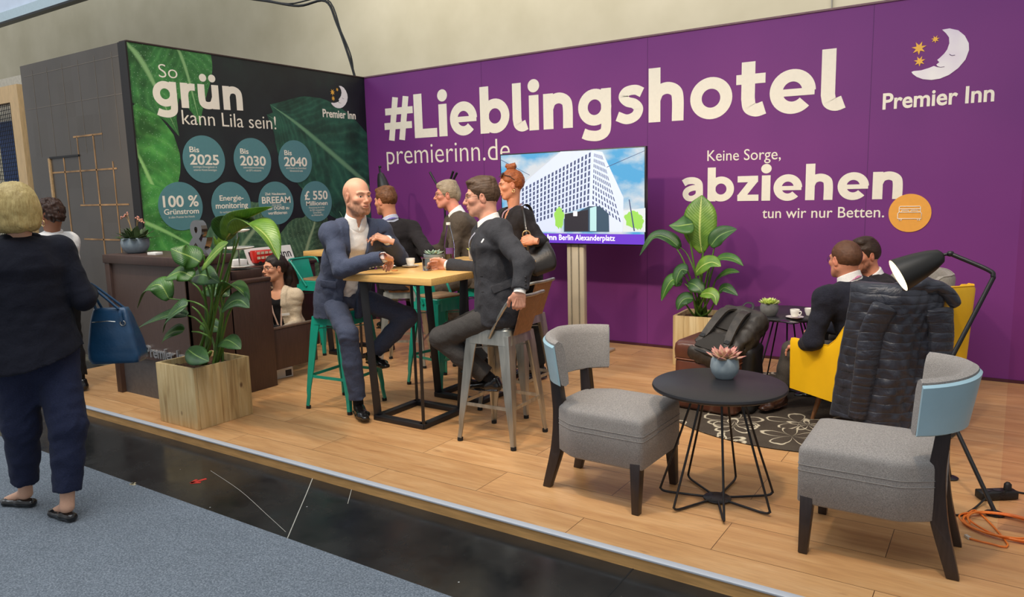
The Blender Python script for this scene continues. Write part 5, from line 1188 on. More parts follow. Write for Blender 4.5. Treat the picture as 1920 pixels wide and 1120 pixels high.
# ------------------------------------------------------------------ clothing
def cloth_warp(f, amp=.0035, freq=42, seed=1, joints=(), band=.04):
    def fn(P):
        d = -amp*(1-np.abs(vnoise(P, freq, seed)))*.9-amp*.5*vnoise(P, freq*2.1, seed+3)
        for J, ax, fr, am, R in joints:
            q = P-J; al = q @ ax; wob = .35*np.sin(vnoise(P, 18, seed+5)*2.0); d -= am*.8*np.sin(al*fr*.8+wob*9+2.2*vnoise(P, 26, seed+8))*np.exp(-(sdl(q)/R)**2)*(.55+.6*vnoise(P, 22, seed+2))
        return d
    return f.warp(fn, band)
def pts_bounds(L, pad): A = np.array(L, float).reshape(-1, 3); return A.min(0)-pad, A.max(0)+pad
class Figure:
    """joints: pel, neck, head, sR/sL shoulder, eR/eL elbow, wR/wL wrist, hR/hL hip, kR/kL knee, aR/aL ankle, tR/tL toe"""
    def __init__(s, label, base, J, scale=1.0, bulk=1.0, right=None):
        s.label = label; s.base = np.asarray(base, float); s.J = {k: np.asarray(v, float) for k, v in J.items()}; s.kids = []; s.b = bulk; J = s.J
        s.right = nrm(J['sR']-J['sL']) if right is None else nrm(right); s.up = nrm(J['neck']-J['pel']); s.right = nrm(s.right-s.up*(s.right @ s.up)); s.fwd = np.cross(s.up, s.right)
        s.V = []; s.Q = []; s.C = []; s.n = 0
    def add_skin(s, V, Q, C): s.V.append(V); s.Q.append(Q+s.n); s.C.append(C); s.n += len(V)
    def torso(s, f, o, k=.05, top=True, chest=(.165, .115), waist=(.150, .112), hip=(.168, .120), sh=.058):
        J, b, u = s.J, s.b, s.right; p, n = J['pel'], J['neck']; m = lambda t: p+(n-p)*t; g = lambda r: (r[0]*b+o, r[1]*b+o)
        f.slab(p-s.up*.04, m(.22), u, g(hip), g(waist), k); f.slab(m(.22), m(.45), u, g(waist), g((waist[0]*.5+chest[0]*.5, waist[1]*.5+chest[1]*.5)), k)
        f.slab(m(.45), m(.74), u, g((waist[0]*.5+chest[0]*.5, waist[1]*.5+chest[1]*.5)), g(chest), k)
        if top:
            f.slab(m(.74), m(.90), u, g(chest), g((chest[0]*.60, chest[1]*.66)), k, end=.45)
            for q in ('sR', 'sL'):
                f.cap(n-s.up*.062, J[q], .050*b+o, sh*b+o, k); f.cap(m(.72)+(J[q]-n)*.45, J[q]-s.up*.02, .07*b+o, .05*b+o, k)
    def skin_coarse(s, skin, bare=False):
        J = s.J; lo, hi = pts_bounds(list(J.values()), .16); f = Field(lo, hi, .013); s.torso(f, -.012)
        for q in 'RL':
            f.cap(J['s'+q], J['e'+q], .046, .038, .03); f.cap(J['e'+q], J['w'+q], .037, .026, .02)
            if 'k'+q in J: f.cap(J['h'+q], J['k'+q], .072, .05, .05); f.cap(J['k'+q], J['a'+q], .048, .034, .02)
            if 't'+q in J and bare: f.cap(J['a'+q], J['a'+q]+(J['t'+q]-J['a'+q])*.62, .030, .020, .02)
        f.cap(J['neck']-s.up*.03, J['neck']+(J['head']-J['neck'])*.4, .045, .048, .03)
        V, Q = f.mesh(); C = np.tile(np.array(srgb(*skin)[:3]), (len(V), 1)); s.add_skin(V, Q, C)
    def head(s, fwd, up=(0, 0, 1), scale=1.0, skin=(214, 160, 130), lip=(176, 104, 92), brow=(70, 50, 36), hair=None, hmat=None, glasses=None, **kw):
        B = basis(fwd, up); hk = {k: kw[k] for k in ('male', 'wide', 'jaw', 'nose', 'neck', 'long') if k in kw}; fk = {k: kw[k] for k in ('iris', 'beard', 'bald', 'browk') if k in kw}
        nv = B.T @ (s.J['neck']-s.J['head'])/scale; nv = nv*1.08; V, Q = head_geo(neckvec=nv if nv[2] > -.22 else nv*(.22/-nv[2]), **hk)
        C = face_col(V, skin, lip, brow, w=kw.get('wide', 1), long=kw.get('long', 1), **fk); s.HB = B; s.hs = scale; s.hc = s.J['head']
        s.add_skin(s.H(V), Q, C)
        if hair: V, Q = hair_geo(hair, w=kw.get('wide', 1)); s.kids.append(('hair', s.H(V), Q, hmat, None))
        if glasses:
            g = MB(); y = .102; fr, rim, lens = glasses
            for sx in (-1, 1):
                pts = [s.H((sx*.033+.0245*math.cos(a), y-.004*abs(math.cos(a))*(1 if sx*math.cos(a) > 0 else .2)-.006*(sx*math.cos(a) > .5), .001+.019*math.sin(a)*(1 if math.sin(a) > 0 else .9))) for a in np.linspace(0, 2*math.pi, 20)[:-1]]
                g.tube(pts, rim*s.hs, 5, closed=True); g.tube([s.H((sx*.057, y-.010, .006)), s.H((sx*.076, .04, .010)), s.H((sx*.081, -.005, .012)), s.H((sx*.080, -.025, -.004))], rim*s.hs, 5)
            g.tube([s.H((-.009, y, .004)), s.H((0, y+.003, .007)), s.H((.009, y, .004))], rim*s.hs, 5)
            s.kids.append(('glasses', np.array(g.v), g.f, fr, None))
    def H(s, V): return s.hc+s.hs*(np.asarray(V, float) @ s.HB.T)
    def hand(s, side, d, palm, skin, scale=1.0, **kw):
        """d = wrist->knuckles, palm = the way the palm faces"""
        V, Q = hand_geo(scale=scale, **kw); y = nrm(d); z = -nrm(np.asarray(palm, float)-y*(np.asarray(palm, float) @ y)); x = np.cross(y, z)
        C = hand_col(V, skin)
        if side == 'L': V = V*np.array([-1, 1, 1]); Q = Q[:, ::-1]
        s.add_skin(s.J['w'+side]+V @ np.stack([x, y, z], 1).T, Q, C)
    def garment(s, name, f, mat, **kw): V, Q = f.mesh(); s.kids.append((name, V, Q, mat, kw.get('label')))
    def shirt(s, mat, collar=True, h=.008, notch=True, stand=.05):
        J = s.J; lo, hi = pts_bounds([J['pel'], J['neck'], J['sR'], J['sL'], J['head']], .2); f = Field(lo, hi, h); s.torso(f, .002); cloth_warp(f, .003, 45, 9)
        s.garment('shirt', f, mat)
        if collar:
            n = J['neck']; ax = nrm(J['head']-n+s.fwd*-.01); lo, hi = pts_bounds([n], .17); f = Field(lo, hi, .0045); c = n-ax*.005-s.fwd*.004
            f.slab(c-ax*.035, c+ax*stand, s.right, (.092, .088), (.071, .073), 0); f.cut(lambda P: (P-c) @ ax-stand+.26*((P-c) @ s.fwd))
            if notch:
                f.cut(lambda P: -poly2((P-c) @ s.right+((P-c) @ s.fwd < 0)*9, (P-c) @ ax, [(-.0005, -.045), (.0005, -.045), (.034, .09), (-.034, .09)]))
            s.garment('shirt_collar', f, mat)
    def jacket(s, mat, o=.020, h=.008, hem=None, open_=None, lapel=.045, sleeve=(.062, .054, .046), warp=.0032, freq=40, seed=1, skirt=None, cuff=.02, chest=(.172, .122), waist=(.160, .122), hip=(.178, .130), sh=.060, name='jacket', extra=None, arms='RL'):
        J = s.J; L = [J['pel'], J['neck'], J['sR'], J['sL'], J['eR'], J['eL'], J['wR'], J['wL']]+[q for z in (skirt or []) for q in z[:2]]
        lo, hi = pts_bounds(L, .22); f = Field(lo, hi, h); s.torso(f, o, .05, True, chest, waist, hip, sh)
        for a, b, ra, rb in (skirt or []): f.slab(a, b, s.right, ra, rb, .06, end=.35)
        def loc(P): q = P-J['pel']; return q @ s.right, q @ s.fwd, q @ s.up
        if hem is not None: f.cut(lambda P: hem(P))
        if open_ is not None:
            def fr(P):
                x, y, z = loc(P); d = poly2(x, z, open_); return np.where(y > -.045*sstep(.40, .52, z), d, .2)
            if lapel:
                sl, P = f.sub(f.lo, f.lo+f.h*(f.n-1)); d = fr(P); z = loc(P)[2]; F0 = f.F; wl = lapel*np.clip((z-min(p[1] for p in open_))/.30, 0, 1)
                f.F = np.where((d < wl) & (d > -.03), F0-.009*sstep(-.0, .005, wl-d), F0)
            f.cut(lambda P: -fr(P))
        jo = []
        for q in arms:
            a, e, w = J['s'+q], J['e'+q], J['w'+q]; we = w+(e-w)*cuff/np.linalg.norm(e-w)
            f.cap(a, a+(e-a)*.5, sleeve[0]*s.b, (sleeve[0]+sleeve[1])*.5*s.b, .045); f.cap(a+(e-a)*.5, e, (sleeve[0]+sleeve[1])*.5*s.b, sleeve[1]*s.b, .02); f.cap(e, we, sleeve[1]*s.b, sleeve[2]*s.b, .03)
            wa = nrm(w-e); f.put(lambda P, we=we, wa=wa: np.maximum(.0-(P-we) @ wa, sdl(P-we)-.075), we-.08, we+.08, 0, 'c')
            f.put(lambda P, we=we, wa=wa: np.maximum(-.012-(P-we) @ wa, sdl(P-we-wa*((P-we) @ wa)[..., None])-sleeve[2]*s.b+.007), we-.08, we+.08, 0, 'c', 0)
            jo += [(e, nrm(w-a), 95, .0055, .085), (a*.75+e*.25, nrm(e-a), 75, .0035, .10), (e*.4+w*.6, nrm(w-e), 85, .003, .07)]
        if extra: extra(f)
        cloth_warp(f, warp, freq, seed, jo); s.garment(name, f, mat)
    def cuffs(s, mat, r=.037, l=.025, sides='RL'):
        for q in sides:
            w, e = s.J['w'+q], s.J['e'+q]; ax = nrm(w-e); m = MB(); m.tube([w-ax*.03, w-ax*.028+ax*l*.4, w+ax*(l-.020)], [r, r, r*.97], 20); s.kids.append(('shirt_cuff', np.array(m.v), m.f, mat, None))
    def trousers(s, mat, h=.008, thigh=(.088, .066), calf=(.064, .056), hipr=(.170, .125), o=.0, warp=.004, seed=3, hem=.05, sides='RL'):
        J = s.J; L = [J['pel']]+[J[a+q] for q in sides for a in 'hka']; lo, hi = pts_bounds(L, .2); f = Field(lo, hi, h)
        f.slab(J['pel']-s.up*.06, J['pel']+s.up*.12, s.right, (hipr[0]*s.b, hipr[1]*s.b), (.152*s.b, .115*s.b), 0); jo = []
        for q in sides:
            hh, k, a = J['h'+q], J['k'+q], J['a'+q]; ae = a+(k-a)*hem/np.linalg.norm(k-a)
            f.cap(hh, k, thigh[0]*s.b, thigh[1]*s.b, .05); f.cap(k, k+(a-k)*.4, thigh[1]*s.b*.97, calf[0], .03); f.cap(k+(a-k)*.4, ae, calf[0], calf[1], .02)
            wa = nrm(a-k); f.put(lambda P, ae=ae, wa=wa: np.maximum(-(P-ae) @ wa, sdl(P-ae)-.09), ae-.09, ae+.09, 0, 'c')
            f.put(lambda P, ae=ae, wa=wa: np.maximum(-.015-(P-ae) @ wa, sdl(P-ae-wa*((P-ae) @ wa)[..., None])-calf[1]+.006), ae-.09, ae+.09, 0, 'c', 0)
            jo += [(k, nrm(a-hh), 85, .0055, .11), (hh, nrm(k-hh), 70, .005, .13), (a, nrm(k-a), 90, .004, .10)]
        cloth_warp(f, warp, 36, seed, jo); s.garment('trousers', f, mat)
    def shoe(s, q, mat, sock=None, flat=False, h=.0045):
        J = s.J; a, t = J['a'+q], J['t'+q]; g = nrm((t-a)*1.0); dn = np.array([0, 0, -1.0]) if 'n'+q not in J else nrm(J['n'+q]); fw = nrm((t-a)-dn*((t-a) @ dn)); sd = np.cross(fw, dn)
        # sole point under ankle
        s0 = a+dn*.075; P = lambda f_, d_, w_=0: s0+fw*f_-dn*d_+sd*w_; lo, hi = pts_bounds([P(-.09, 0), P(.22, 0), a], .07); f = Field(lo, hi, h)
        if flat:
            f.slab(P(-.035, .022), P(.03, .022), sd, (.030, .024), (.036, .022), 0); f.slab(P(.03, .022), P(.13, .016), sd, (.036, .022), (.042, .018), .02); f.slab(P(.13, .016), P(.17, .014), sd, (.040, .017), (.024, .013), .02)
            f.put(lambda X: np.maximum(((X-s0) @ -dn)*-1+.022+.012*np.abs(((X-s0) @ fw)-.03)/.06, sdl(np.stack([((X-s0) @ fw-.022)*.62, (X-s0) @ sd], -1))-.027), P(-.05, 0)-.05, P(.12, .1)+.05, .004, 'c')
        else:
            f.slab(P(-.045, .034), P(.03, .036), sd, (.032, .036), (.038, .036), 0); f.slab(P(-.03, .075), P(.0, .06), sd, (.034, .030), (.036, .03), .02)
            f.slab(P(.03, .036), P(.14, .026), sd, (.039, .034), (.046, .024), .025); f.slab(P(.14, .024), P(.205, .018), sd, (.045, .024), (.026, .016), .025)
            f.slab(P(-.05, .008), P(.06, .006), sd, (.036, .009), (.044, .007), .004); f.slab(P(.06, .006), P(.20, .006), sd, (.049, .007), (.032, .006), .004)
        f.cut(lambda X: -((X-s0) @ -dn)-.0)
        if not flat:
            f.cut(lambda X: ((X-s0) @ -dn)-.098)
        s.garment('shoe', f, mat)
        if sock:
            m = MB(); k = J['k'+q]; ax = nrm(k-a); m.tube([a+dn*.02, a, a+ax*.20], [.036, .038, .046], 18); s.kids.append(('sock', np.array(m.v), m.f, sock, None))
    def finish(s, cat='person'):
        V = np.vstack(s.V); Q = np.vstack(s.Q); C = np.vstack(s.C)
        o = make('person', V-s.base, Q, SKIN, None, world=False, angle=0, col=C); o.location = s.base; tag(o, s.label, cat); s.obj = o; s.byname = {}
        for n, v, q, m, lb in s.kids:
            k = make(n, v, q, m, o, angle=60 if n not in ('hair',) else 0)
            if lb: k['label'] = lb
            s.byname.setdefault(n, []).append(k)
        return o
# ================================================================== poses (joints at real places, read off the photo at each person's own depth)
def V3(*a): return np.array(a, float)
def side(fx, fy): f = nrm((fx, fy, 0)); return V3(f[1], -f[0], 0)
POSE = {}
# seated bald man
r = side(.90, -.45); n = AY(667, 415, 3.86); pl = V3(-4.17, 3.93, .875)
POSE['bald'] = dict(pel=pl, neck=n, head=AY(671, 369, 3.84), sR=n+r*.185-V3(0,0,.075), sL=n-r*.185-V3(0,0,.075), eR=AY(640, 505, 3.60), wR=AY(722, 482, 3.72), eL=AF(750, 484, 1.132), wL=AY(726, 450, 3.97),
  hR=pl+r*.09-V3(0,0,.03), hL=pl-r*.09-V3(0,0,.03), kR=AY(653, 628, 3.68), aR=AF(672, 757, .095), tR=AF(691, 800, .0), kL=AY(765, 594, 4.12), aL=AY(698, 665, 4.04), tL=AY(728, 692, 3.98))
# man leaning forward on the steel stool
n = AY(917, 423, 3.92); pl = V3(-2.685, 3.91, .875); r = side(-.85, -.5)
POSE['lean'] = dict(pel=pl, neck=n, head=AY(902, 370, 3.92), sL=AY(935, 434, 3.83), sR=AY(907, 440, 4.05), eL=AY(983, 494, 3.70), wL=AY(974, 549, 3.62), eR=AY(903, 508, 4.18), wR=AY(838, 497, 4.14),
  hL=pl-r*.085-V3(0,0,.03), hR=pl+r*.085-V3(0,0,.03), kL=AY(826, 634, 3.74), aL=AY(921, 712, 3.90), tL=AY(875, 752, 3.86), kR=AY(845, 622, 4.03), aR=AY(915, 688, 4.12), tR=AY(880, 726, 4.10))
# standing woman
n = AY(963, 391, 5.22); pl = AY(981, 505, 5.25); r = side(-.45, -.9)
POSE['stand'] = dict(pel=pl, neck=n, head=AY(957, 347, 5.20), sL=n-r*.165-V3(0,0,.065), sR=n+r*.165-V3(0,0,.065), eL=AY(1018, 455, 5.12), wL=AY(999, 452, 4.90), eR=AY(925, 462, 5.20), wR=AY(950, 488, 5.08),
  hL=pl-r*.085-V3(0,0,.05), hR=pl+r*.085-V3(0,0,.05), kL=V3(-3.27,5.26,.50), kR=V3(-3.42,5.34,.50), aL=V3(-3.27,5.30,.085), aR=V3(-3.44,5.38,.085), tL=V3(-3.34,5.14,.0), tR=V3(-3.52,5.22,.0))
# dark suit seen from behind
r = side(-.80, .60); n = AY(733, 415, 5.12); pl = V3(-4.72, 5.20, .875)
POSE['back'] = dict(pel=pl, neck=n, head=AY(722, 377, 5.10), sR=n+r*.19-V3(0,0,.08), sL=n-r*.19-V3(0,0,.08), eR=AY(804, 474, 5.14), wR=AY(782, 468, 5.36), eL=n-r*.27+V3(-.02,.08,-.33), wL=n-r*.15+V3(-.2,.2,-.36),
  hR=pl+r*.09-V3(0,0,.03), hL=pl-r*.09-V3(0,0,.03), kR=pl+r*.14+V3(-.30,.27,-.12), kL=pl-r*.14+V3(-.30,.27,-.12), aR=pl+r*.14+V3(-.16,.10,-.48), aL=pl-r*.14+V3(-.16,.10,-.48), tR=pl+r*.15+V3(-.31,.22,-.58), tL=pl-r*.15+V3(-.31,.22,-.58))
# grey-haired man
r = side(-.62, -.74); n = AY(856, 403, 5.56); pl = V3(-4.14, 5.62, .875)
POSE['grey'] = dict(pel=pl, neck=n, head=AY(837, 366, 5.54), sL=n-r*.185-V3(0,0,.075), sR=n+r*.185-V3(0,0,.075), eL=AY(848, 482, 5.36), wL=AY(824, 489, 5.20), eR=n+r*.22+V3(-.12,.0,-.34), wR=n+r*.1+V3(-.34,-.05,-.36),
  hL=pl-r*.09-V3(0,0,.03), hR=pl+r*.09-V3(0,0,.03), kL=pl-r*.12+V3(-.26,-.31,-.12), kR=pl+r*.12+V3(-.26,-.31,-.12), aL=pl-r*.12+V3(-.13,-.15,-.50), aR=pl+r*.12+V3(-.13,-.15,-.50), tL=pl-r*.12+V3(-.25,-.29,-.60), tR=pl+r*.12+V3(-.25,-.29,-.60))
# navy sweater in the yellow armchair
r = side(-.80, .60); n = AY(1594, 531, 5.20); pl = V3(-.66, 5.25, .53)
POSE['navy'] = dict(pel=pl, neck=n, head=AY(1583, 487, 5.20), sL=n-r*.19-V3(0,0,.085), sR=n+r*.19-V3(0,0,.085), eL=AY(1524, 640, 5.00), wL=AY(1500, 650, 5.26), eR=n+r*.25+V3(-.06,.06,-.36), wR=n+r*.12+V3(-.30,.22,-.36),
  hL=pl-r*.09-V3(0,0,.03), hR=pl+r*.09-V3(0,0,.03), kL=AY(1486, 657, 5.36), kR=pl+r*.16+V3(-.38,.30,.0), aL=AY(1462, 742, 5.36), aR=pl+r*.15+V3(-.42,.36,-.43), tL=AF(1428, 776, .014), tR=pl+r*.15+V3(-.58,.46,-.52))
# dark-haired man facing him
r = side(-.80, -.60); n = AY(1637, 522, 6.12); pl = V3(-.70, 6.21, .50)
POSE['dark'] = dict(pel=pl, neck=n, head=AY(1620, 479, 6.08), sL=n-r*.185-V3(0,0,.075), sR=n+r*.185-V3(0,0,.075), eL=n-r*.24+V3(-.05,-.04,-.34), wL=n-r*.10+V3(-.29,-.10,-.36), eR=n+r*.24+V3(-.05,.0,-.34), wR=n+r*.08+V3(-.29,-.08,-.37),
  hL=pl-r*.09-V3(0,0,.03), hR=pl+r*.09-V3(0,0,.03), kL=pl-r*.14+V3(-.41,-.20,.0), kR=pl+r*.14+V3(-.41,-.20,.0), aL=pl-r*.14+V3(-.46,-.23,-.43), aR=pl+r*.14+V3(-.46,-.23,-.43), tL=pl-r*.15+V3(-.63,-.31,-.52), tR=pl+r*.15+V3(-.63,-.31,-.52))
# woman behind the counter
r = side(.48, -.88); n = AX(523, 542, -5.60); pl = V3(-5.62, 4.56, .36)
POSE['desk'] = dict(pel=pl, neck=n, head=AX(514, 503, -5.60), sL=n-r*.155-V3(0,0,.06), sR=n+r*.155-V3(0,0,.06), eL=AX(556, 606, -5.46), wL=AX(532, 618, -5.34), eR=n+r*.20+V3(.02,-.06,-.29), wR=n+r*.10+V3(.10,-.26,-.30),
  hL=pl-r*.08-V3(0,0,.03), hR=pl+r*.08-V3(0,0,.03), kL=pl-r*.12+V3(-.06,-.38,.06), kR=pl+r*.12+V3(-.12,-.38,.06), aL=pl-r*.12+V3(-.10,-.16,-.275), aR=pl+r*.12+V3(-.14,-.16,-.275), tL=pl-r*.12+V3(-.12,-.32,-.36), tR=pl+r*.12+V3(-.16,-.32,-.36))
# person in white shirt at the far left
r = side(-.85, -.2); n = AY(99, 438, 3.02); pl = V3(n[0], n[1], .93)
POSE['white'] = dict(pel=pl, neck=n, head=AY(96, 404, 3.0), sL=n-r*.15-V3(0,0,.065), sR=n+r*.15-V3(0,0,.065), eL=n-r*.17+V3(0,0,-.36), wL=n-r*.16+V3(-.2,-.04,-.45), eR=n+r*.17+V3(0,0,-.36), wR=n+r*.16+V3(-.2,-.04,-.45),
  hL=pl-r*.085-V3(0,0,.05), hR=pl+r*.085-V3(0,0,.05), kL=pl-r*.09+V3(-.02,0,-.46), kR=pl+r*.09+V3(-.02,0,-.46), aL=pl-r*.09+V3(.02,0,-.845), aR=pl+r*.09+V3(.02,0,-.845), tL=pl-r*.09+V3(-.14,-.03,-.93), tR=pl+r*.09+V3(-.14,-.03,-.93))
# blonde woman walking away
r = side(-.98, .12); n = AY(38, 450, 1.80); pl = AY(60, 640, 1.80)
POSE['blonde'] = dict(pel=pl, neck=n, head=AY(28, 394, 1.79), sR=n+r*.175-V3(0,0,.07), sL=n-r*.175-V3(0,0,.07), eR=AY(158, 560, 2.02), wR=AY(166, 548, 2.14), eL=n-r*.24+V3(.02,-.02,-.35), wL=n-r*.22+V3(-.12,.02,-.58),
  hR=pl+r*.09-V3(0,0,.05), hL=pl-r*.09-V3(0,0,.05), kR=AY(128, 800, 1.84), kL=AY(41, 800, 1.72), aR=AF(126, 950, .025), aL=AF(48, 925, .025), tR=AF(92, 962, -.06), tL=AF(-8, 945, -.06))
# ================================================================== the people
SUITB = fabric('slate_blue_suit', (54, 62, 82), (76, 84, 106), 700, .85, .3); CHAR = fabric('charcoal_suit', (40, 41, 46), (60, 61, 66), 700, .8, .28); CHART = fabric('charcoal_trousers', (52, 50, 50), (72, 70, 68), 700, .85, .28)
BLK = fabric('black_suit', (26, 23, 25), (42, 38, 40), 600, .85, .28); BRN = fabric('brown_grey_suit', (66, 57, 48), (94, 83, 71), 600, .85, .28); NAVY = fabric('navy_knit', (24, 25, 34), (40, 41, 52), 420, .95, .15)
GTR = fabric('taupe_trousers', (62, 57, 52), (84, 78, 72), 600, .9, .12); BEI = fabric('beige_blazer', (182, 164, 138), (212, 196, 170), 480, .9, .28); WSH = fabric('white_shirt', (226, 224, 220), (244, 242, 238), 500, .85, .15)
DNV = fabric('dark_navy_cloth', (14, 15, 24), (26, 27, 40), 600, .85, .28); DNT = fabric('navy_trousers', (22, 27, 48), (38, 44, 70), 600, .85, .28); BLKT = fabric('black_jersey', (18, 17, 18), (30, 29, 30), 500, .9, .1)
SHOE = M('black_shoe_leather', (20, 18, 18), .22, var=.2, vscale=20, coat=.3); BSHOE = M('brown_shoe_leather', (62, 38, 28), .25, var=.2, vscale=20, coat=.3); SOCK = fabric('black_sock', (16, 16, 18), (26, 26, 28), 500, .95, .1)
FRB = M('dark_frame', (34, 26, 24), .3); FRT = M('thin_frame', (60, 52, 48), .3, .4); BTN = M('pale_button', (196, 186, 170), .35)
def strap(F, name, pts, w, mat, t=.0018):
    """flat ribbon lying along the body"""
    P = spline(pts, 6); c = F.J['neck']*.5+F.J['pel']*.5; G = []
    for i in range(len(P)):
        d = nrm(P[min(i+1, len(P)-1)]-P[max(i-1, 0)]); o = P[i]-c; o = nrm(o-F.up*(o @ F.up)*.6); b = nrm(np.cross(d, o)); G.append([P[i]-b*w/2, P[i]+b*w/2])
    m = MB().grid(G, t); F.kids.append((name, np.array(m.v), m.f, mat, None))
def T_(F, x, y, z): return F.J['pel']+F.right*x+F.fwd*y+F.up*z
def buttons(F, L, r=.0075):
    for x, y, z in L:
        c = T_(F, x, y, z); n = F.fwd; e = nrm(np.cross(n, F.up)); m = MB().lathe([(0, 0), (r, 0), (r, .003), (r*.6, .004), (0, .003)], c, 12, np.stack([e, np.cross(n, e), n], 1)); F.kids.append(('button', np.array(m.v), m.f, BTN, None))
def on_cloth(F, name, x, y, tol=7):
    """point and normal on the visible side of a garment"""
    best = None
    for o in F.byname[name]:
        n = len(o.data.vertices); v = np.empty(n*3); o.data.vertices.foreach_get('co', v); v = v.reshape(-1, 3)+F.base; nn = np.empty(n*3); o.data.vertices.foreach_get('normal', nn); nn = nn.reshape(-1, 3)
        q = (v-CAM) @ RC.T; px = PX0+FPX*q[:, 0]/q[:, 2]; py = PY0+FPX*q[:, 1]/q[:, 2]; m = np.hypot(px-x, py-y) < tol
        m &= ((CAM-v)*nn).sum(1) > 0
        if m.any():
            z = q[:, 2][m]; k = z < z.min()+.05; p = v[m][k].mean(0); w = nrm(nn[m][k].mean(0))
            if best is None or z.min() < best[2]: best = (p, w, z.min())
    return best
def sew(F, name, x, y, w, h, tilt, mat, part, t=.004, r=.006):
    b = on_cloth(F, name, x, y)
    if b is None: return
    p, n, _ = b; e = nrm(np.cross((0, 0, 1), n)); u = np.cross(n, e); a = e*math.cos(tilt)+u*math.sin(tilt); c = np.cross(n, a)
    MB().prism([(q[0], q[1]) for q in round_poly([(-w/2, -h/2), (w/2, -h/2), (w/2, h/2), (-w/2, h/2)], min(r, h*.4), 4)], p-n*.003, a, c, .003+t).build(part, mat, F.byname[name][0], bevel=.001)
def sew_button(F, name, x, y, r=.008, mat=None):
    b = on_cloth(F, name, x, y, 5)
    if b is None: return
    p, n, _ = b; e = nrm(np.cross((0, 0, 1), n)); MB().lathe([(0, -.002), (r, -.002), (r, .003), (r*.6, .0045), (0, .003)], p, 14, np.stack([e, np.cross(n, e), n], 1)).build('button', mat or BTN, F.byname[name][0])
def hemz(z): return lambda P: z-P[..., 2]
J = POSE['bald']; SK = (219, 164, 136)
F = Figure('bald bearded person in a blue suit sitting on a turquoise stool at the high table', (-4.0, 3.9, 0), J, bulk=1.04)
F.skin_coarse(SK); F.head((.955, -.20, -.06), scale=1.07, skin=SK, beard=(112, 86, 68, .80), bald=(150, 112, 88), brow=(110, 78, 56), jaw=1.18, neck=.060)
F.hand('R', AF(756, 499, 1.085)-J['wR'], (-.1, -.1, -1), SK, curl=(.55, .6, .62, .6), thumb=.7, scale=1.04); F.hand('L', AY(688, 437, 3.87)-J['wL'], (-.25, .35, -1), SK, curl=(.35, .45, .5, .55), thumb=.5, scale=1.02)
F.shirt(WSH, stand=.055)
p = J['pel']
F.jacket(SUITB, o=.018, h=.0075, open_=[(.080, .66), (.062, .35), (.060, -.30), (-.045, -.30), (-.055, .30), (-.085, .66)], lapel=.062, sleeve=(.060, .056, .046), sh=.052, skirt=[(p+V3(0,0,.10), p+V3(-.03,.01,-.17), (.185, .145), (.215, .20))], hem=hemz(p[2]-.165), warp=.0050, freq=34, seed=4)
F.cuffs(WSH, .036); F.trousers(SUITB, seed=6, calf=(.068, .060)); F.shoe('R', SHOE, SOCK); F.shoe('L', SHOE, SOCK); F.finish(); sew(F, 'jacket', 616, 533, .125, .052, -.12, SUITB, 'pocket_flap', .006)
for x, y in ((668, 533), (655, 560), (694, 503), (700, 502), (706, 501)): sew_button(F, 'jacket', x, y, .009 if x < 690 else .007)
def flap(F, x, y, z, w, h, tilt, mat, n=None):
    """pocket flap lying on the cloth"""
    n = F.fwd if n is None else nrm(n); e = nrm(np.cross(n, F.up)); c = T_(F, x, y, z); u = np.cross(e, n); a = e*math.cos(tilt)+u*math.sin(tilt); b = np.cross(n, a)
    return MB().prism([(q[0], q[1]) for q in round_poly([(-w/2, -h/2), (w/2, -h/2), (w/2, h/2), (-w/2, h/2)], .008, 4)], c, a, b, .004).build('pocket_flap', mat, F.byname['jacket'][0], bevel=.001)
# leaning man
J = POSE['lean']; SK = (211, 156, 132)
F = Figure('dark-haired person in charcoal suit leaning over the table from a steel stool', (-2.8, 3.9, 0), J, bulk=1.04, right=side(-.82, -.57))
F.skin_coarse(SK); F.head((-.80, -.60, -.10), scale=1.0, skin=SK, hair='short', hmat=hair_mat('hair_dark_brown', (50, 36, 27), (102, 78, 58)), glasses=(FRT, .0013, None), brow=(58, 42, 32), nose=1.15, jaw=1.12, beard=(110, 84, 72, .25))
F.hand('R', AY(806, 497, 4.12)-J['wR'], (.1, -1, -.25), SK, curl=(.55, .55, .55, .55), thumb=.45, scale=1.03); F.hand('L', (-.10, .02, -1), (-.50, .85, .05), SK, curl=(.78, .8, .82, .82), thumb=.35, scale=1.04, spread=.3)
F.shirt(WSH, stand=.06); p = J['pel']
F.jacket(CHAR, o=.018, h=.0075, open_=[(.075, .62), (.012, .20), (.03, -.30), (-.01, -.30), (-.012, .20), (-.075, .62)], lapel=.055, sleeve=(.060, .055, .046), sh=.054, chest=(.168, .106), waist=(.150, .104), hip=(.172, .122), skirt=[(p+V3(-.01,0,.10), p+V3(-.04,0,-.08), (.185, .145), (.195, .150))], hem=hemz(p[2]-.10), warp=.0050, freq=34, seed=8)
F.cuffs(WSH, .037); F.trousers(CHART, seed=2, calf=(.070, .062)); F.shoe('L', SHOE, SOCK); F.shoe('R', SHOE, SOCK); strap(F, 'lanyard', [J['neck']+F.right*-.03-F.fwd*.085+F.up*.03, J['neck']+F.right*-.085+F.up*.015, T_(F, -.065, .135, .46), T_(F, -.02, .15, .33)], .016, M('grey_lanyard', (150, 150, 162), .7))
F.finish(); sew(F, 'jacket', 943, 536, .15, .05, .32, CHAR, 'pocket_flap', .006); sew(F, 'jacket', 906, 452, .012, .030, -.4, WSH, 'pocket_square', .004)
for x, y in ((903, 519), (905, 548)): sew(F, 'jacket', x, y, .026, .005, .1, BLKT, 'buttonhole', .002)
for x, y in ((986, 520), (986, 527), (985, 534)): sew_button(F, 'jacket', x, y, .007, M('dark_button', (30, 28, 28), .3))
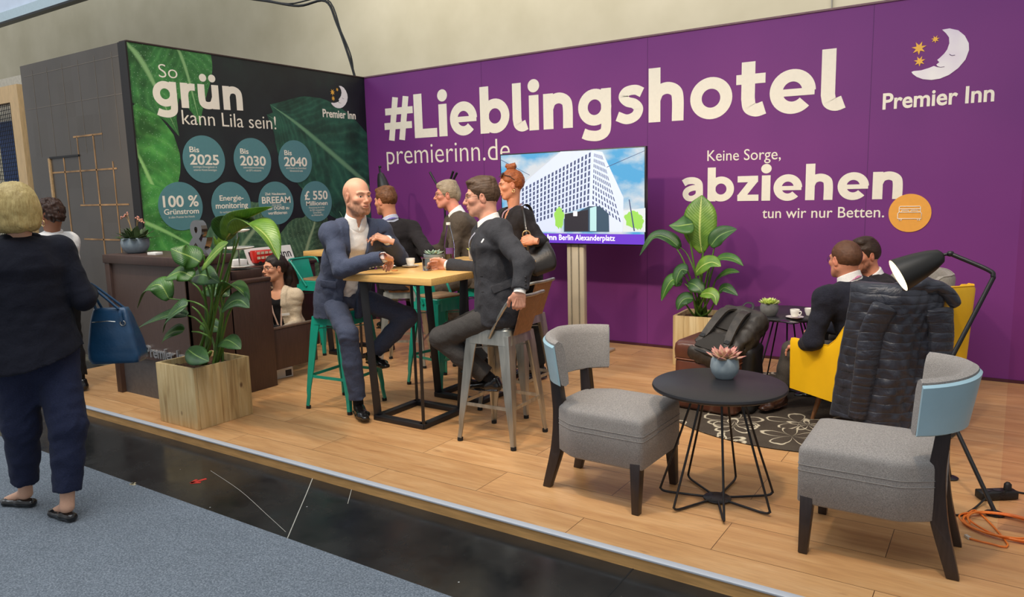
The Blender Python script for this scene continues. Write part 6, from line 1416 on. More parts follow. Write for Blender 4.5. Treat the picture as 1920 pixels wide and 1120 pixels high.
# standing woman
J = POSE['stand']; SK = (211, 146, 114)
F = Figure('standing person with red-brown bun in black blazer before the television', (-3.35, 5.3, 0), J, bulk=.92)
F.skin_coarse(SK); F.head((-.74, -.67, -.16), scale=.96, skin=SK, hair='bun', hmat=hair_mat('hair_auburn', (112, 54, 26), (176, 100, 52)), male=False, neck=.047, jaw=.88, lip=(176, 84, 74), brow=(104, 62, 40))
g = MB()
for sx in (-1, 1):
    g.lathe([(.0, 0), (.026, 0), (.027, .002), (.0, .004)], F.H((sx*.032, .062, .100)), 16, F.HB @ np.stack([nrm((1, 0, 0)), nrm((0, .77, -.64)), nrm((0, .64, .77))], 1)); g.tube([F.H((sx*.056, .05, .098)), F.H((sx*.080, .005, .075)), F.H((sx*.086, -.03, .035))], .003, 6)
g.tube([F.H((-.012, .064, .104)), F.H((.012, .064, .104))], .003, 6); F.kids.append(('sunglasses', np.array(g.v), g.f, FRB, None))
e = MB(); e.tube([F.H((-.078+.004*math.sin(a), -.004+.012*math.cos(a), -.052+.014*math.sin(a))) for a in np.linspace(0, 6.28, 14)[:-1]], .002, 5, closed=True); F.kids.append(('earring', np.array(e.v), e.f, M('gold', (220, 190, 130), .25, .9), None))
F.hand('L', nrm((-.9, -.2, .05)), (-.1, .9, -.4), SK, curl=(.6, .65, .7, .7), thumb=.5, scale=.95); F.hand('R', nrm((-.3, -.5, -.7)), (.3, .8, -.2), SK, curl=(.4, .4, .5, .5), scale=.95)
p = J['pel']
F.jacket(BLK, o=.016, h=.0085, open_=[(.085, .66), (.055, .44), (.0, .22), (-.055, .44), (-.085, .66)], lapel=.05, sleeve=(.052, .047, .040), sh=.046, chest=(.158, .128), waist=(.138, .115), hip=(.17, .13), skirt=[(p+V3(0,0,.08), p+V3(0,0,-.14), (.165, .13), (.185, .15))], hem=hemz(p[2]-.12), seed=11)
F.trousers(BLKT, seed=12, thigh=(.084, .062), calf=(.056, .050)); F.shoe('L', SHOE, SOCK); F.shoe('R', SHOE, SOCK)
strap(F, 'lanyard', [J['neck']-F.fwd*.075+F.right*-.02+F.up*.03, J['neck']+F.right*-.075+F.up*.012, T_(F, -.048, .125, .50), T_(F, -.012, .150, .36), T_(F, 0, .155, .30)], .015, M('patterned_lanyard', (150, 120, 130), .7, var=.6, vscale=90))
F.finish()
# man seen from behind
J = POSE['back']; SK = (209, 146, 114)
F = Figure('brown-haired person in black suit seen from behind at the middle bar table', (-4.75, 5.2, 0), J, bulk=1.03)
F.skin_coarse(SK); F.head((-1, -.02, -.12), scale=1.02, skin=SK, hair='short', hmat=hair_mat('hair_chestnut', (66, 38, 20), (128, 82, 46)), brow=(90, 60, 40), beard=(110, 76, 52, .6))
F.hand('R', nrm((-.5, .5, -.1)), (-.3, -.3, -1), SK, curl=(.5,)*4); F.hand('L', nrm((-.6, .4, -.1)), (.2, .3, -1), SK, curl=(.5,)*4); F.shirt(fabric('pale_blue_shirt', (176, 184, 206), (200, 206, 222), 500, .85, .1), stand=.05)
p = J['pel']; F.jacket(BLK, o=.018, h=.009, open_=[(.05, .60), (.0, .2), (-.05, .60)], skirt=[(p+V3(0,0,.10), p+V3(0,0,-.13), (.185, .15), (.21, .19))], hem=hemz(p[2]-.14), sh=.054, seed=14)
F.cuffs(WSH); F.trousers(BLKT, h=.01, seed=15); F.shoe('R', SHOE, SOCK, h=.006); F.shoe('L', SHOE, SOCK, h=.006)
strap(F, 'lanyard', [T_(F, .07, .12, .44), J['neck']+F.right*.085+F.up*.01, J['neck']-F.fwd*.088+F.up*.035, J['neck']-F.right*.085+F.up*.01, T_(F, -.07, .12, .44)], .018, M('violet_lanyard', (92, 84, 150), .7, var=.4, vscale=90))
F.finish()
# grey-haired man
J = POSE['grey']; SK = (213, 144, 120)
F = Figure('grey-haired person with glasses in brown-grey suit at the middle bar table', (-4.2, 5.6, 0), J, bulk=1.05)
F.skin_coarse(SK); F.head((-.74, -.67, -.04), scale=1.02, skin=SK, hair='grey', hmat=hair_mat('hair_sandy_grey', (120, 104, 84), (184, 166, 138)), glasses=(FRB, .0018, None), brow=(150, 124, 100), jaw=1.08, nose=1.1)
F.hand('R', nrm((-.8, -.2, -.2)), (0, .3, -1), SK, curl=(.5,)*4); F.hand('L', nrm((-.9, .2, -.1)), (.2, .4, -1), SK, curl=(.45,)*4); F.shirt(WSH, stand=.06); p = J['pel']
F.jacket(BRN, o=.018, h=.009, open_=[(.06, .62), (.02, .2), (.04, -.3), (-.04, -.3), (-.02, .2), (-.06, .62)], skirt=[(p+V3(0,0,.10), p+V3(0,0,-.13), (.185, .15), (.21, .19))], hem=hemz(p[2]-.14), sh=.056, warp=.0045, seed=17)
F.cuffs(WSH); F.trousers(BRN, h=.01, seed=18); F.shoe('R', SHOE, SOCK, h=.006); F.shoe('L', SHOE, SOCK, h=.006); F.finish()
# man in the yellow chair
J = POSE['navy']; SK = (209, 144, 116)
F = Figure('person in navy sweater seen from behind in the yellow armchair', (-.8, 5.25, 0), J, bulk=1.04)
F.skin_coarse(SK); F.head((-.78, .62, -.06), scale=.98, skin=SK, hair='crop', hmat=hair_mat('hair_reddish_brown', (62, 38, 25), (112, 74, 50), (1, 1, 1), 420), glasses=(FRT, .0013, None), brow=(90, 60, 44), wide=1.04, jaw=1.05)
F.hand('R', nrm((-.8, .3, -.2)), (0, 0, -1), SK, curl=(.4,)*4); F.hand('L', nrm((-.8, .5, -.2)), (0, 0, -1), SK, curl=(.4,)*4); F.shirt(WSH, stand=.065, h=.009); p = J['pel']
F.jacket(NAVY, o=.020, h=.0085, open_=[(.05, .60), (.0, .34), (-.05, .60)], lapel=0, sleeve=(.060, .056, .042), sh=.056, hem=hemz(p[2]-.05), warp=.004, seed=20, name='sweater')
F.trousers(GTR, h=.009, seed=21, calf=(.066, .058)); F.shoe('L', BSHOE, SOCK); F.shoe('R', BSHOE, SOCK)
strap(F, 'lanyard', [T_(F, .06, .12, .42), J['neck']+F.right*.085+F.up*.01, J['neck']-F.fwd*.088+F.up*.035, J['neck']-F.right*.085+F.up*.01, T_(F, -.06, .12, .42)], .016, M('pink_lanyard', (176, 110, 140), .7, var=.5, vscale=90))
F.finish()
# man opposite
J = POSE['dark']; SK = (205, 138, 108)
F = Figure('dark-haired bearded person in black jacket facing camera in the pale grey armchair', (-.7, 6.2, 0), J, bulk=1.03)
F.skin_coarse(SK); F.head((-.66, -.74, -.10), scale=1.0, skin=SK, hair='side', hmat=hair_mat('hair_near_black', (30, 21, 16), (74, 54, 40)), brow=(44, 30, 22), beard=(60, 40, 30, .75))
F.hand('R', nrm((-.8, -.1, -.2)), (0, 0, -1), SK, curl=(.4,)*4); F.hand('L', nrm((-.8, -.2, -.2)), (0, 0, -1), SK, curl=(.4,)*4); F.shirt(WSH, stand=.055, h=.009); p = J['pel']
F.jacket(BLK, o=.018, h=.009, open_=[(.06, .60), (.0, .18), (-.06, .60)], sh=.054, hem=hemz(p[2]-.06), seed=23)
F.cuffs(WSH); F.trousers(BLKT, h=.01, seed=24); F.shoe('R', SHOE, SOCK, h=.006); F.shoe('L', SHOE, SOCK, h=.006); F.finish()
# woman behind the counter
J = POSE['desk']; SK = (211, 154, 122)
F = Figure('person with dark ponytail and glasses in beige blazer sitting behind the counter', (-5.6, 4.45, 0), J, bulk=.88)
F.skin_coarse(SK); F.head((-.16, -.98, -.02), scale=1.0, skin=SK, hair='pony', hmat=hair_mat('hair_black', (20, 15, 14), (46, 34, 30)), glasses=(FRB, .0018, None), male=False, neck=.046, jaw=.9, lip=(150, 74, 66), brow=(40, 28, 24))
F.hand('R', nrm((.6, -.5, -.2)), (0, 0, -1), SK, curl=(.4,)*4, scale=.93); F.hand('L', nrm((.3, -.9, -.1)), (0, 0, -1), SK, curl=(.4,)*4, scale=.93)
p = J['pel']; lo, hi = pts_bounds([J['pel'], J['neck'], J['sR'], J['sL']], .2); f = Field(lo, hi, .008); F.torso(f, .002, sh=.046); f.cut(lambda P: -(np.where((P-J['neck']) @ F.fwd > 0, sdl((P-J['neck']-F.fwd*.06)*np.array([1, 1, .9]))-.075, .1))); F.garment('top', f, BLKT)
F.jacket(BEI, o=.018, h=.0075, open_=[(.075, .55), (.070, .30), (.085, -.2), (-.055, -.2), (-.045, .25), (-.060, .55)], lapel=.05, sleeve=(.049, .047, .041), sh=.044, chest=(.155, .125), waist=(.142, .118), skirt=[(p+V3(0,0,.08), p+V3(0,0,-.06), (.165, .13), (.19, .17))], hem=hemz(p[2]-.06), seed=26, warp=.0022)
F.trousers(BLKT, h=.01, seed=27, thigh=(.08, .06), calf=(.052, .048)); F.shoe('R', SHOE, SOCK, h=.006); F.shoe('L', SHOE, SOCK, h=.006)
LAN = M('blush_lanyard', (222, 186, 166), .7)
for sx in (-1, 1): strap(F, 'lanyard', [J['neck']-F.fwd*.06+F.right*sx*.03+F.up*.02, J['neck']+F.right*sx*.066+F.up*.0, T_(F, sx*.048, .118, .28), T_(F, sx*.02, .138, .14), T_(F, 0, .142, .04)], .016, LAN)
m = MB().bar(T_(F, 0, .146, .035), T_(F, 0, .150, -.075), .075, .003, up=F.fwd); F.kids.append(('badge', np.array(m.v), m.f, M('badge_white', (232, 228, 220), .5, var=.02), None))
m = MB().bar(T_(F, -.115, .140, .215), T_(F, -.045, .155, .215), .022, .004, up=F.fwd); F.kids.append(('name_tag', np.array(m.v), m.f, M('badge_white', (232, 228, 220), .5, var=.02), None))
F.finish()
# white shirt at far left
J = POSE['white']; SK = (155, 104, 76)
F = Figure('person with dark curly hair, hoop earring and white shirt at far left', (-6.49, 3.02, 0), J, bulk=.92)
F.skin_coarse(SK); F.head((-.96, -.05, -.12), scale=.98, skin=SK, hair='curly', hmat=hair_mat('hair_curly_dark', (30, 19, 14), (70, 44, 32), (1, 1, 1), 90), male=False, neck=.05, brow=(40, 26, 20), lip=(120, 64, 54))
e = MB(); e.tube([F.H((-.080, -.004+.024*math.cos(a), -.062+.026*math.sin(a))) for a in np.linspace(0, 6.28, 20)[:-1]], .0028, 6, closed=True); F.kids.append(('earring', np.array(e.v), e.f, M('gold', (220, 190, 130), .25, .9), None))
F.hand('R', nrm((-.8, 0, -.5)), (0, -1, 0), SK, scale=.95); F.hand('L', nrm((-.8, 0, -.5)), (0, 1, 0), SK, scale=.95); p = J['pel']
F.jacket(WSH, o=.014, h=.008, open_=[(.045, .55), (.0, .34), (-.045, .55)], lapel=.03, sleeve=(.052, .047, .038), sh=.048, hem=hemz(p[2]-.10), skirt=[(p, p-V3(0,0,.1), (.165, .13), (.175, .14))], seed=30, name='shirt')
F.shirt(WSH, stand=.026); F.trousers(BLKT, h=.01, seed=31); F.shoe('R', SHOE, SOCK, h=.006); F.shoe('L', SHOE, SOCK, h=.006); F.finish()
# blonde woman
J = POSE['blonde']; SK = (217, 170, 142)
F = Figure('blonde person in dark suit walking away on the carpet with a blue bag', (-4.25, 1.78, -.06), J, bulk=1.06)
F.skin_coarse(SK, bare=True); F.head((-.97, .22, -.05), scale=1.06, skin=SK, hair='bob', hmat=hair_mat('hair_blonde', (150, 122, 68), (214, 190, 128), (1, 1, .22), 160), male=False, neck=.05, brow=(150, 120, 80))
F.hand('R', nrm((-.8, .5, .05)), (-.2, -.9, -.2), SK, curl=(.7,)*4, scale=.95); F.hand('L', nrm((-.3, .05, -1)), (0, 1, 0), SK, curl=(.4,)*4, scale=.95); p = J['pel']
F.jacket(DNV, o=.018, h=.007, open_=[(.05, .60), (.0, .25), (-.05, .60)], sleeve=(.058, .055, .046), sh=.054, chest=(.165, .13), waist=(.158, .128), hip=(.19, .155), skirt=[(p+V3(0,0,.10), p+V3(.02,0,-.13), (.19, .155), (.235, .215))], hem=lambda P: (p[2]-.09)-P[..., 2]+.25*(P[..., 1]-p[1]), warp=.004, freq=32, seed=33)
F.trousers(DNT, h=.0075, seed=34, thigh=(.112, .082), calf=(.075, .066), hipr=(.185, .15), hem=.085, warp=.005); F.shoe('R', SHOE, None, flat=True); F.shoe('L', SHOE, None, flat=True); F.finish()
# ================================================================== things standing and lying about
CERAM = M('white_porcelain', (240, 236, 226), .18, var=.02, coat=.4); GPOT = M('grey_glazed_pot', (136, 150, 158), .45, var=.1, vscale=25); CONC = M('concrete_pot', (168, 160, 150), .8, var=.12, vscale=30, bmp=.2, bscale=120)
def cup(p, rz, label, group='espresso cups'):
    t = thing('cup', label, 'cup', tuple(p), rz, group); B = lambda m, n, q: m.build(n, q, t, world=False, angle=60)
    B(MB().lathe([(0, .012), (.020, .012), (.022, .016), (.0315, .036), (.0345, .066), (.0335, .067), (.0305, .038), (.020, .020), (0, .019)], n=32), 'cup_body', CERAM)
    B(MB().tube(spline([(.033, 0, .056), (.050, 0, .056), (.054, 0, .044), (.046, 0, .032), (.030, 0, .030)], 5), .0042, 8), 'handle', CERAM)
    B(MB().lathe([(0, .0585), (.0325, .0585), (0, .059)], n=24), 'coffee', M('coffee', (70, 40, 22), .15))
    s = thing('saucer', label.replace('cup', 'saucer under the cup', 1), 'saucer', tuple(p), rz, 'saucers')
    MB().lathe([(0, 0), (.035, 0), (.038, .003), (.062, .011), (.063, .013), (.040, .008), (.024, .006), (0, .006)], n=40).build('dish', CERAM, s, world=False, angle=50); return t
cup(AF(770, 501, 1.071), 2.7, 'white espresso cup by the bald man on the nearest bar table'); cup(AF(1490, 597, .638), -.4, 'white espresso cup on the black side table by the purple wall')
p = AF(1458, 588, .638)
cp = thing('cup', 'second white cup mostly hidden behind the navy sweater sleeve', 'cup', tuple(AF(1517, 592, .638)), 0, 'espresso cups')
MB().lathe([(0, .002), (.02, .002), (.031, .03), (.034, .055), (.033, .055), (.02, .01), (0, .009)], n=28).build('cup_body', CERAM, cp, world=False)
# glass held by the leaning man, bottle
GL_ = glass('clear_glass', ior=1.18); WAT = glass('water', (236, 238, 232), 0, 1.12)
p = AF(801, 508, 1.07); t = thing('drinking_glass', 'clear water tumbler held by the leaning man on the nearest bar table', 'glass', (p[0], p[1], 1.0705))
MB().lathe([(0, .001), (.028, .001), (.031, .004), (.034, .092), (.0325, .093), (.029, .010), (0, .009)], n=32).build('tumbler', GL_, t, world=False, angle=50)
MB().lathe([(0, .0095), (.0285, .0105), (.0300, .035), (0, .0352)], n=28).build('water', WAT, t, world=False, angle=50)
p = AF(843, 487, 1.07); t = thing('water_bottle', 'tall clear glass water bottle with white cap on the second bar table', 'bottle', (p[0], p[1], 1.0705))
MB().lathe([(0, .001), (.040, .001), (.044, .006), (.044, .120), (.040, .155), (.026, .225), (.0165, .268), (.0165, .290), (.0135, .290), (.0135, .268), (.023, .225), (.037, .155), (.041, .118), (.041, .008), (0, .006)], n=36).build('bottle_body', GL_, t, world=False, angle=40)
MB().lathe([(0, .0065), (.0405, .009), (.0405, .095), (0, .0955)], n=30).build('water', glass('lemon_water', (240, 222, 180), 0, 1.12), t, world=False, angle=40)
MB().lathe([(0, .288), (.018, .286), (.0185, .303), (.016, .306), (0, .306)], n=24).build('cap', CERAM, t, world=False, angle=40)
lb = MB(); lb.grid([[(.0445*math.cos(a), .0445*math.sin(a), z) for z in (.05, .10)] for a in np.linspace(-1.6, -.2, 9)], .0006); lb.build('label', M('violet_label', (96, 60, 120), .5), t, world=False)
# cookie
p = AF(740, 507, 1.075); MB().lathe([(0, 0), (.022, 0), (.024, .004), (.02, .008), (0, .009)], (p[0], p[1], 1.0705), 20).build('biscuit', M('biscuit', (180, 118, 62), .8, var=.3, vscale=60), None, loc=(p[0], p[1], 1.07))
tag(bpy.data.objects['biscuit'], 'small brown biscuit under the bald man\'s fingers on the table', 'biscuit')
# succulents
def succulent(p, r, h, pot, potmat, colors, label, leaves=26, ll=.075, tip=None, spread=1.0, fat=.35):
    t = thing('succulent', label, 'plant', tuple(p), 0, 'small potted plants')
    MB().lathe([(0, 0), (pot[0][0]*.96, 0)]+pot+[(pot[-1][0]*.90, h*.99), (pot[-1][0]*.86, h*.86), (0, h*.85)], n=36).build('pot', potmat, t, world=False, angle=40)
    MB().lathe([(0, h*.85), (pot[-1][0]*.87, h*.85), (0, h*.9)], n=20).build('soil', M('potting_soil', (60, 46, 36), .95, var=.4), t, world=False)
    for i in range(leaves):
        q = i/(leaves-1); a = i*2.39996; el = math.radians(8+72*q**1.3)*1/spread if spread != 0 else .3; L = ll*(1.05-.55*q)*random.uniform(.9, 1.1)
        d = np.array([math.cos(a)*math.cos(el), math.sin(a)*math.cos(el), math.sin(el)]); sd = np.array([-math.sin(a), math.cos(a), 0]); up = np.cross(sd, d)*-1; o = np.array([0, 0, h*.86])+np.array([math.cos(a), math.sin(a), 0])*.008
        W = [.35, .75, 1, .95, .6, .05]; rows = []
        for k, w in enumerate(W):
            s = k/(len(W)-1); c = o+d*L*s+np.array([0, 0, .18*L*s*s]); ww = w*L*.24; rows.append([c+sd*ww*math.cos(b)+up*ww*fat*math.sin(b) for b in np.linspace(0, 2*math.pi, 9)[:-1]])
        m = MB(); loft(m, rows); m.build('leaf', colors[i % len(colors)], t, world=False, angle=0)
    return t
def two_tone(name, c0, c1):
    m, nt, p = newmat(name); g = coords(nt, (1, 1, 1)); n = nd(nt, 'ShaderNodeVectorMath', operation='LENGTH'); nt.links.new(g, n.inputs[0])
    c = ramp(nt, math_(nt, 'ADD', n.outputs['Value'], math_(nt, 'MULTIPLY', noise(nt, g, 60, 2), .02)), [(.10, srgb(*c0)), (.17, srgb(*c1))]); nt.links.new(c, p.inputs['Base Color']); p.inputs['Roughness'].default_value = .5; return m
p = AF(1355, 711, .625); bowl = [(.046, .003), (.066, .028), (.074, .058), (.070, .092), (.062, .112)]
succulent((p[0], p[1]+.03, .6255), .07, .112, bowl, GPOT, [two_tone('rosette_pink', (136, 168, 110), (196, 130, 122))], 'pink-tipped rosette succulent in blue-grey pot on the near side table', 26, .105, spread=1.15)
p = AF(812, 488, 1.07); succulent((p[0], p[1], 1.0705), .06, .05, [(.06, .003), (.075, .02), (.078, .05)], GPOT, [two_tone('rosette_grey', (150, 172, 150), (176, 176, 150))], 'grey-green succulent in a low bowl beside the water bottle', 22, .085, spread=1.6)
p = AF(890, 487, 1.07); succulent((p[0], p[1], 1.0705), .05, .075, [(.042, .002), (.048, .03), (.050, .075)], CONC, [two_tone('rosette_yellow', (156, 170, 60), (196, 160, 70))], 'yellow-green succulent in a small concrete pot right of the water bottle', 20, .065, spread=1.1)
p = AF(1440, 593, .638); succulent((p[0], p[1]+.03, .6385), .06, .095, [(.048, .003), (.064, .03), (.068, .06), (.060, .095)], M('dark_grey_pot', (112, 112, 110), .6, var=.15), [M('leaf_lime', (170, 190, 84), .5, var=.25, vscale=30), M('leaf_lime_pale', (206, 214, 130), .5, var=.2)], 'bushy lime-green plant in dark grey pot on the rear side table', 70, .075, spread=1.0, fat=.2)
# phone
p = AF(1477, 605, .638); MB().box((0, 0, 0), (.072, .145, .008)).build('phone', M('phone_black', (22, 22, 28), .2, coat=.4), None, world=False, bevel=.002, loc=(p[0], p[1], .6425)); o = bpy.data.objects['phone']; o.rotation_euler = (0, 0, 1.0); tag(o, 'dark mobile phone lying on the rear side table before the cup', 'phone')
# ---- on the counter
t = thing('potted_plant', 'flowering succulent in pale grey round pot on the reception counter', 'plant', tuple(AY(255, 470, 3.44)[:2])+(1.1755,))
MB().lathe([(0, 0), (.055, .0), (.085, .02), (.108, .06), (.112, .095), (.106, .132), (.100, .134), (.102, .1), (.09, .095), (0, .095)], n=44).build('pot', GPOT, t, world=False, angle=40)
LFD = M('counter_leaf', (66, 84, 44), .5, var=.35, vscale=25)
for i in range(50):
    a = i*2.4; r = random.uniform(.01, .07); L = random.uniform(.09, .175); el = random.uniform(.35, 1.3); d = np.array([math.cos(a)*math.cos(el), math.sin(a)*math.cos(el), math.sin(el)]); sd = np.array([-math.sin(a), math.cos(a), 0]); c = np.array([math.cos(a)*r, math.sin(a)*r, .11])
    m = MB(); m.grid([[c+d*L*s-np.array([0, 0, .03*s*s])+sd*w*k for k in (-1, 0, 1)] for s, w in ((0, .006), (.3, .022), (.6, .024), (.85, .013), (1, .001))], .0015); m.build('leaf', LFD, t, world=False)
PNK = M('pink_buds', (206, 140, 120), .5, var=.3, vscale=90)
for a, ln, bend in ((2.9, .20, -.10), (3.3, .22, -.03), (.3, .19, .09), (.1, .17, .14)):
    P = spline([(0.02*math.cos(a), 0, .11), (.05*math.cos(a), .0, .11+ln*.6), (.05*math.cos(a)+bend*.4, -.01, .11+ln), (.05*math.cos(a)+bend, -.02, .11+ln*.92)], 6); st = MB().tube(P, .0035, 6).build('flower_stalk', M('stalk_tan', (160, 130, 86), .6), t, world=False)
    for k in range(7): q = P[-1-k]+np.random.normal(0, .006, 3); MB().lathe([(0, -.008), (.007, -.002), (.006, .005), (0, .009)], q, 8).build('bud', PNK, st, world=False)
p = AY(290, 468, 3.40); t = thing('card_stack', 'small stack of white cards lying on the reception counter', 'cards', (p[0], p[1], 1.1755), .15)
MB().box((0, 0, .012), (.095, .07, .024)).build('cards', M('white_card', (236, 234, 228), .7, var=.02), t, world=False, bevel=.001); MB().box((-.07, -.02, .002), (.09, .06, .003), rotz(.3)).build('loose_card', M('white_card', (236, 234, 228), .7, var=.02), t, world=False)
p = AY(378, 478, 3.46); CHR = M('polished_pewter', (150, 148, 146), .14, 1.0, var=.03)
t = thing('ampersand', 'chrome letter ampersand standing on the reception counter', 'letter', (p[0], p[1], 1.175))
put_text('&', (p[0]-.125, 1.176), (p[0]+.135, 1.176), .295, lambda a, b, t_: (a, p[1]+.03-t_, b), CHR, t, bold=.022, t=.05, name='letter_body')
# three-tier stand
p = (-5.36, 3.90); t = thing('tiered_stand', 'three-tier white plate stand on the low desk behind the counter', 'cake stand', (p[0], p[1], 1.02))
for z, r in ((.012, .10), (.17, .13), (.315, .105)): MB().lathe([(0, z), (r*.55, z), (r*.8, z+.006), (r, z+.018), (r-.003, z+.021), (r*.75, z+.011), (0, z+.006)], (p[0], p[1], 1.02), 40).build('plate', CERAM, t, angle=40)
MB().tube([(p[0], p[1], 1.021), (p[0], p[1], 1.40)], .005, 8).build('rod', STEEL, t); MB().tube([(p[0]+.018*math.cos(a), p[1], 1.415+.018*math.sin(a)) for a in np.linspace(0, 6.28, 14)[:-1]], .003, 5, closed=True).build('ring', STEEL, t)
# things on the cabinet behind
def AX2(x, y): return AX(x, y, -6.38)
q = AX2(492, 500); zt = .931
t = thing('toy_bus', 'small red double-decker bus model on the cabinet behind the counter', 'model bus', (-6.38, q[1], zt)); RED = M('bus_red', (196, 36, 28), .3, coat=.3)
MB().box((-6.38, q[1], zt+.085), (.10, .22, .13)).build('bus_body', RED, t, bevel=.012)
for z in (.075, .125):
    for k in range(4): MB().box((-6.328, q[1]-.075+k*.05, zt+z), (.004, .036, .026)).build('window', M('bus_window', (214, 196, 168), .2, var=.2), t)
for k in (-.06, .06): MB().lathe([(0, 0), (.02, 0), (.02, .012), (0, .012)], (-6.335, q[1]+k, zt+.02), 16, np.array([[0, 0, 1], [1, 0, 0], [0, 1, 0]])).build('wheel', RUBBER, t)
MB().box((-6.38, q[1]-.19, zt+.05), (.14, .12, .10)).build('bus_box', CERAM, t) if False else None
a = AX2(470, 508); b_ = AX2(556, 508); t = thing('desk_sign', 'white board sign leaning on the cabinet behind the counter', 'sign', (-6.45, (a[1]+b_[1])/2, zt))
sgn = MB().hexa([(-6.40, a[1], zt), (-6.385, a[1], zt), (-6.385, b_[1], zt), (-6.40, b_[1], zt)], [(-6.47, a[1], zt+.17), (-6.455, a[1], zt+.17), (-6.455, b_[1], zt+.17), (-6.47, b_[1], zt+.17)]).build('board', M('sign_white', (214, 210, 204), .5, var=.02), t)
put_text('Premier Inn', (a[1]+.03, .05), (b_[1]-.03, .05), .085, lambda y, z, t_: (-6.385-.07*z/.17+t_, y, zt+z), M('sign_ink', (30, 24, 34), .5), sgn, bold=.01, ref='P', t=.002)
a = AX2(443, 500); t = thing('carton', 'small white box on the cabinet left of the red bus', 'box', (-6.38, a[1], zt)); MB().box((-6.38, a[1], zt+.04), (.14, .16, .08)).build('carton_body', M('white_card', (236, 234, 228), .7, var=.02), t, bevel=.002)
t = thing('potted_plant', 'small leafy sprig in a pot behind the tiered plate stand', 'plant', (-6.55, 4.55, zt)); MB().lathe([(0, 0), (.04, 0), (.055, .08), (.05, .08), (0, .07)], (-6.55, 4.55, zt), 24).build('pot', GPOT, t)
for i in range(10):
    a = i*2.4; d = np.array([math.cos(a)*.05, math.sin(a)*.05, .16+.06*random.random()]); o = np.array([-6.55, 4.55, zt+.07]); stalk([o, o+d*.5+np.array([0, 0, .01]), o+d], .003, .002, t); leaf([o+d*.8, o+d, o+d*1.25+np.array([0, 0, -.01])], .035, LEAFC, t)
# far bar table bottle and holder
p = np.array([-5.62, 5.25, 1.07]); t = thing('water_bottle', 'slim clear bottle with white stopper on the far bar table', 'bottle', tuple(p)); MB().lathe([(0, .001), (.034, .001), (.036, .005), (.036, .12), (.02, .2), (.014, .25), (.012, .25), (.03, .12), (.03, .01), (0, .008)], n=28).build('bottle_body', GL_, t, world=False, angle=40); MB().lathe([(0, .25), (.017, .25), (.017, .275), (0, .28)], n=18).build('cap', CERAM, t, world=False)
t = thing('menu_holder', 'small cream block holder on the far bar table by the bald man', 'holder', (-5.43, 5.16, 1.07)); MB().box((-5.43, 5.16, 1.115), (.06, .07, .09)).build('block', M('cream_block', (236, 214, 168), .5), t, bevel=.008)
# leaflet box on floor
a, b_ = AF(513, 713), AF(550, 705); d = nrm(b_-a); t = thing('leaflet_box', 'white printed carton on the floor under the low counter panel', 'box', tuple((a+b_)/2), 0)
nn = np.array([-d[1], d[0], 0]); bx = MB(); bx.hexa([a, b_, b_+nn*.12, a+nn*.12], [a+V3(0,0,.085), b_+V3(0,0,.085), b_+nn*.12+V3(0,0,.085), a+nn*.12+V3(0,0,.085)]); bd = bx.build('carton', M('white_card', (236, 234, 228), .7, var=.02), t)
c = b_-d*.045+V3(0,0,.012)-nn*.001; MB().hexa([c-d*.03, c+d*.03, c+d*.03-nn*.001, c-d*.03-nn*.001][::-1], [c-d*.03+V3(0,0,.055), c+d*.03+V3(0,0,.055), c+d*.03-nn*.001+V3(0,0,.055), c-d*.03-nn*.001+V3(0,0,.055)][::-1]).build('printed_patch', M('print_dark', (50, 48, 54), .6), bd)
# ---- backpack on the pouf
def nylon():
    m, nt, p = newmat('backpack_nylon'); v = coords(nt); n = noise(nt, v, 24, 4); nt.links.new(ramp(nt, n, [(.3, srgb(36, 33, 30)), (.7, srgb(62, 56, 50))]), p.inputs['Base Color']); p.inputs['Roughness'].default_value = .5
    bump(nt, p, math_(nt, 'ADD', n, math_(nt, 'MULTIPLY', noise(nt, v, 500, 2), .15)), .5, .008); return m
NYL = nylon(); NYL2 = M('backpack_black', (18, 18, 18), .55, var=.2, bmp=.3, bscale=150); MESH_ = M('backpack_mesh', (44, 41, 38), .85, var=.2, vscale=200, bmp=.4, bscale=500)
t = thing('backpack', 'black backpack lying straps up on the brown leather pouf', 'backpack', (-1.62, 5.26, .52))
# local frame: ex = along bottom edge, ey = bottom->top of the pack, ez = out of the back panel
A0, B0, C0 = AY(1284, 662, 4.99), AY(1358, 686, 4.88), AY(1408, 584, 5.34)
ey = nrm(C0-(A0+B0)/2+V3(-.02,0,.02)); ex = nrm((B0-A0)-ey*((B0-A0) @ ey)); ez = np.cross(ex, ey)
if ez[2] < 0: ex = -ex; ez = -ez
Rp = np.stack([ex, ey, ez], 1); ctr = (A0+B0)/2+ey*.27-ez*.03; PB = lambda x, y, z: ctr+Rp @ np.array([x, y, z])
lo, hi = ctr-.42, ctr+.42; f = Field(lo, hi, .007); f.box(PB(0, 0, -.02), (.175, .265, .075), Rp, .05, 0); f.box(PB(0, -.04, -.10), (.14, .18, .05), Rp, .04, .05); f.ell(PB(0, .16, .0), (.13, .10, .07), .06, 'u', Rp)
f.box(V3(-1.70, 5.235, .26), (.247, .247, .268), rotz(-.10), .03, 0, 'c'); f.cut(lambda P: .30-P[..., 2]); f.warp(lambda P: -.010*(1-np.abs(vnoise(P, 26, 5)))-.004*vnoise(P, 70, 6)); V, Q = f.mesh(); bb = make('pack_body', V, Q, NYL, t, angle=0)
def pad(x0, y0, w, h, z, mat, n, bow=.01):
    G = [[PB(x0+w*(i/8-.5), y0+h*(j/8-.5), z+bow*math.cos((i/8-.5)*2.6)*math.cos((j/8-.5)*2.6)) for j in range(9)] for i in range(9)]; return MB().grid(G, .022).build(n, mat, t, angle=40)
pad(-.0, .10, .20, .20, .058, MESH_, 'back_pad', .02); pad(0, -.13, .24, .15, .056, MESH_, 'lumbar_pad', .02)
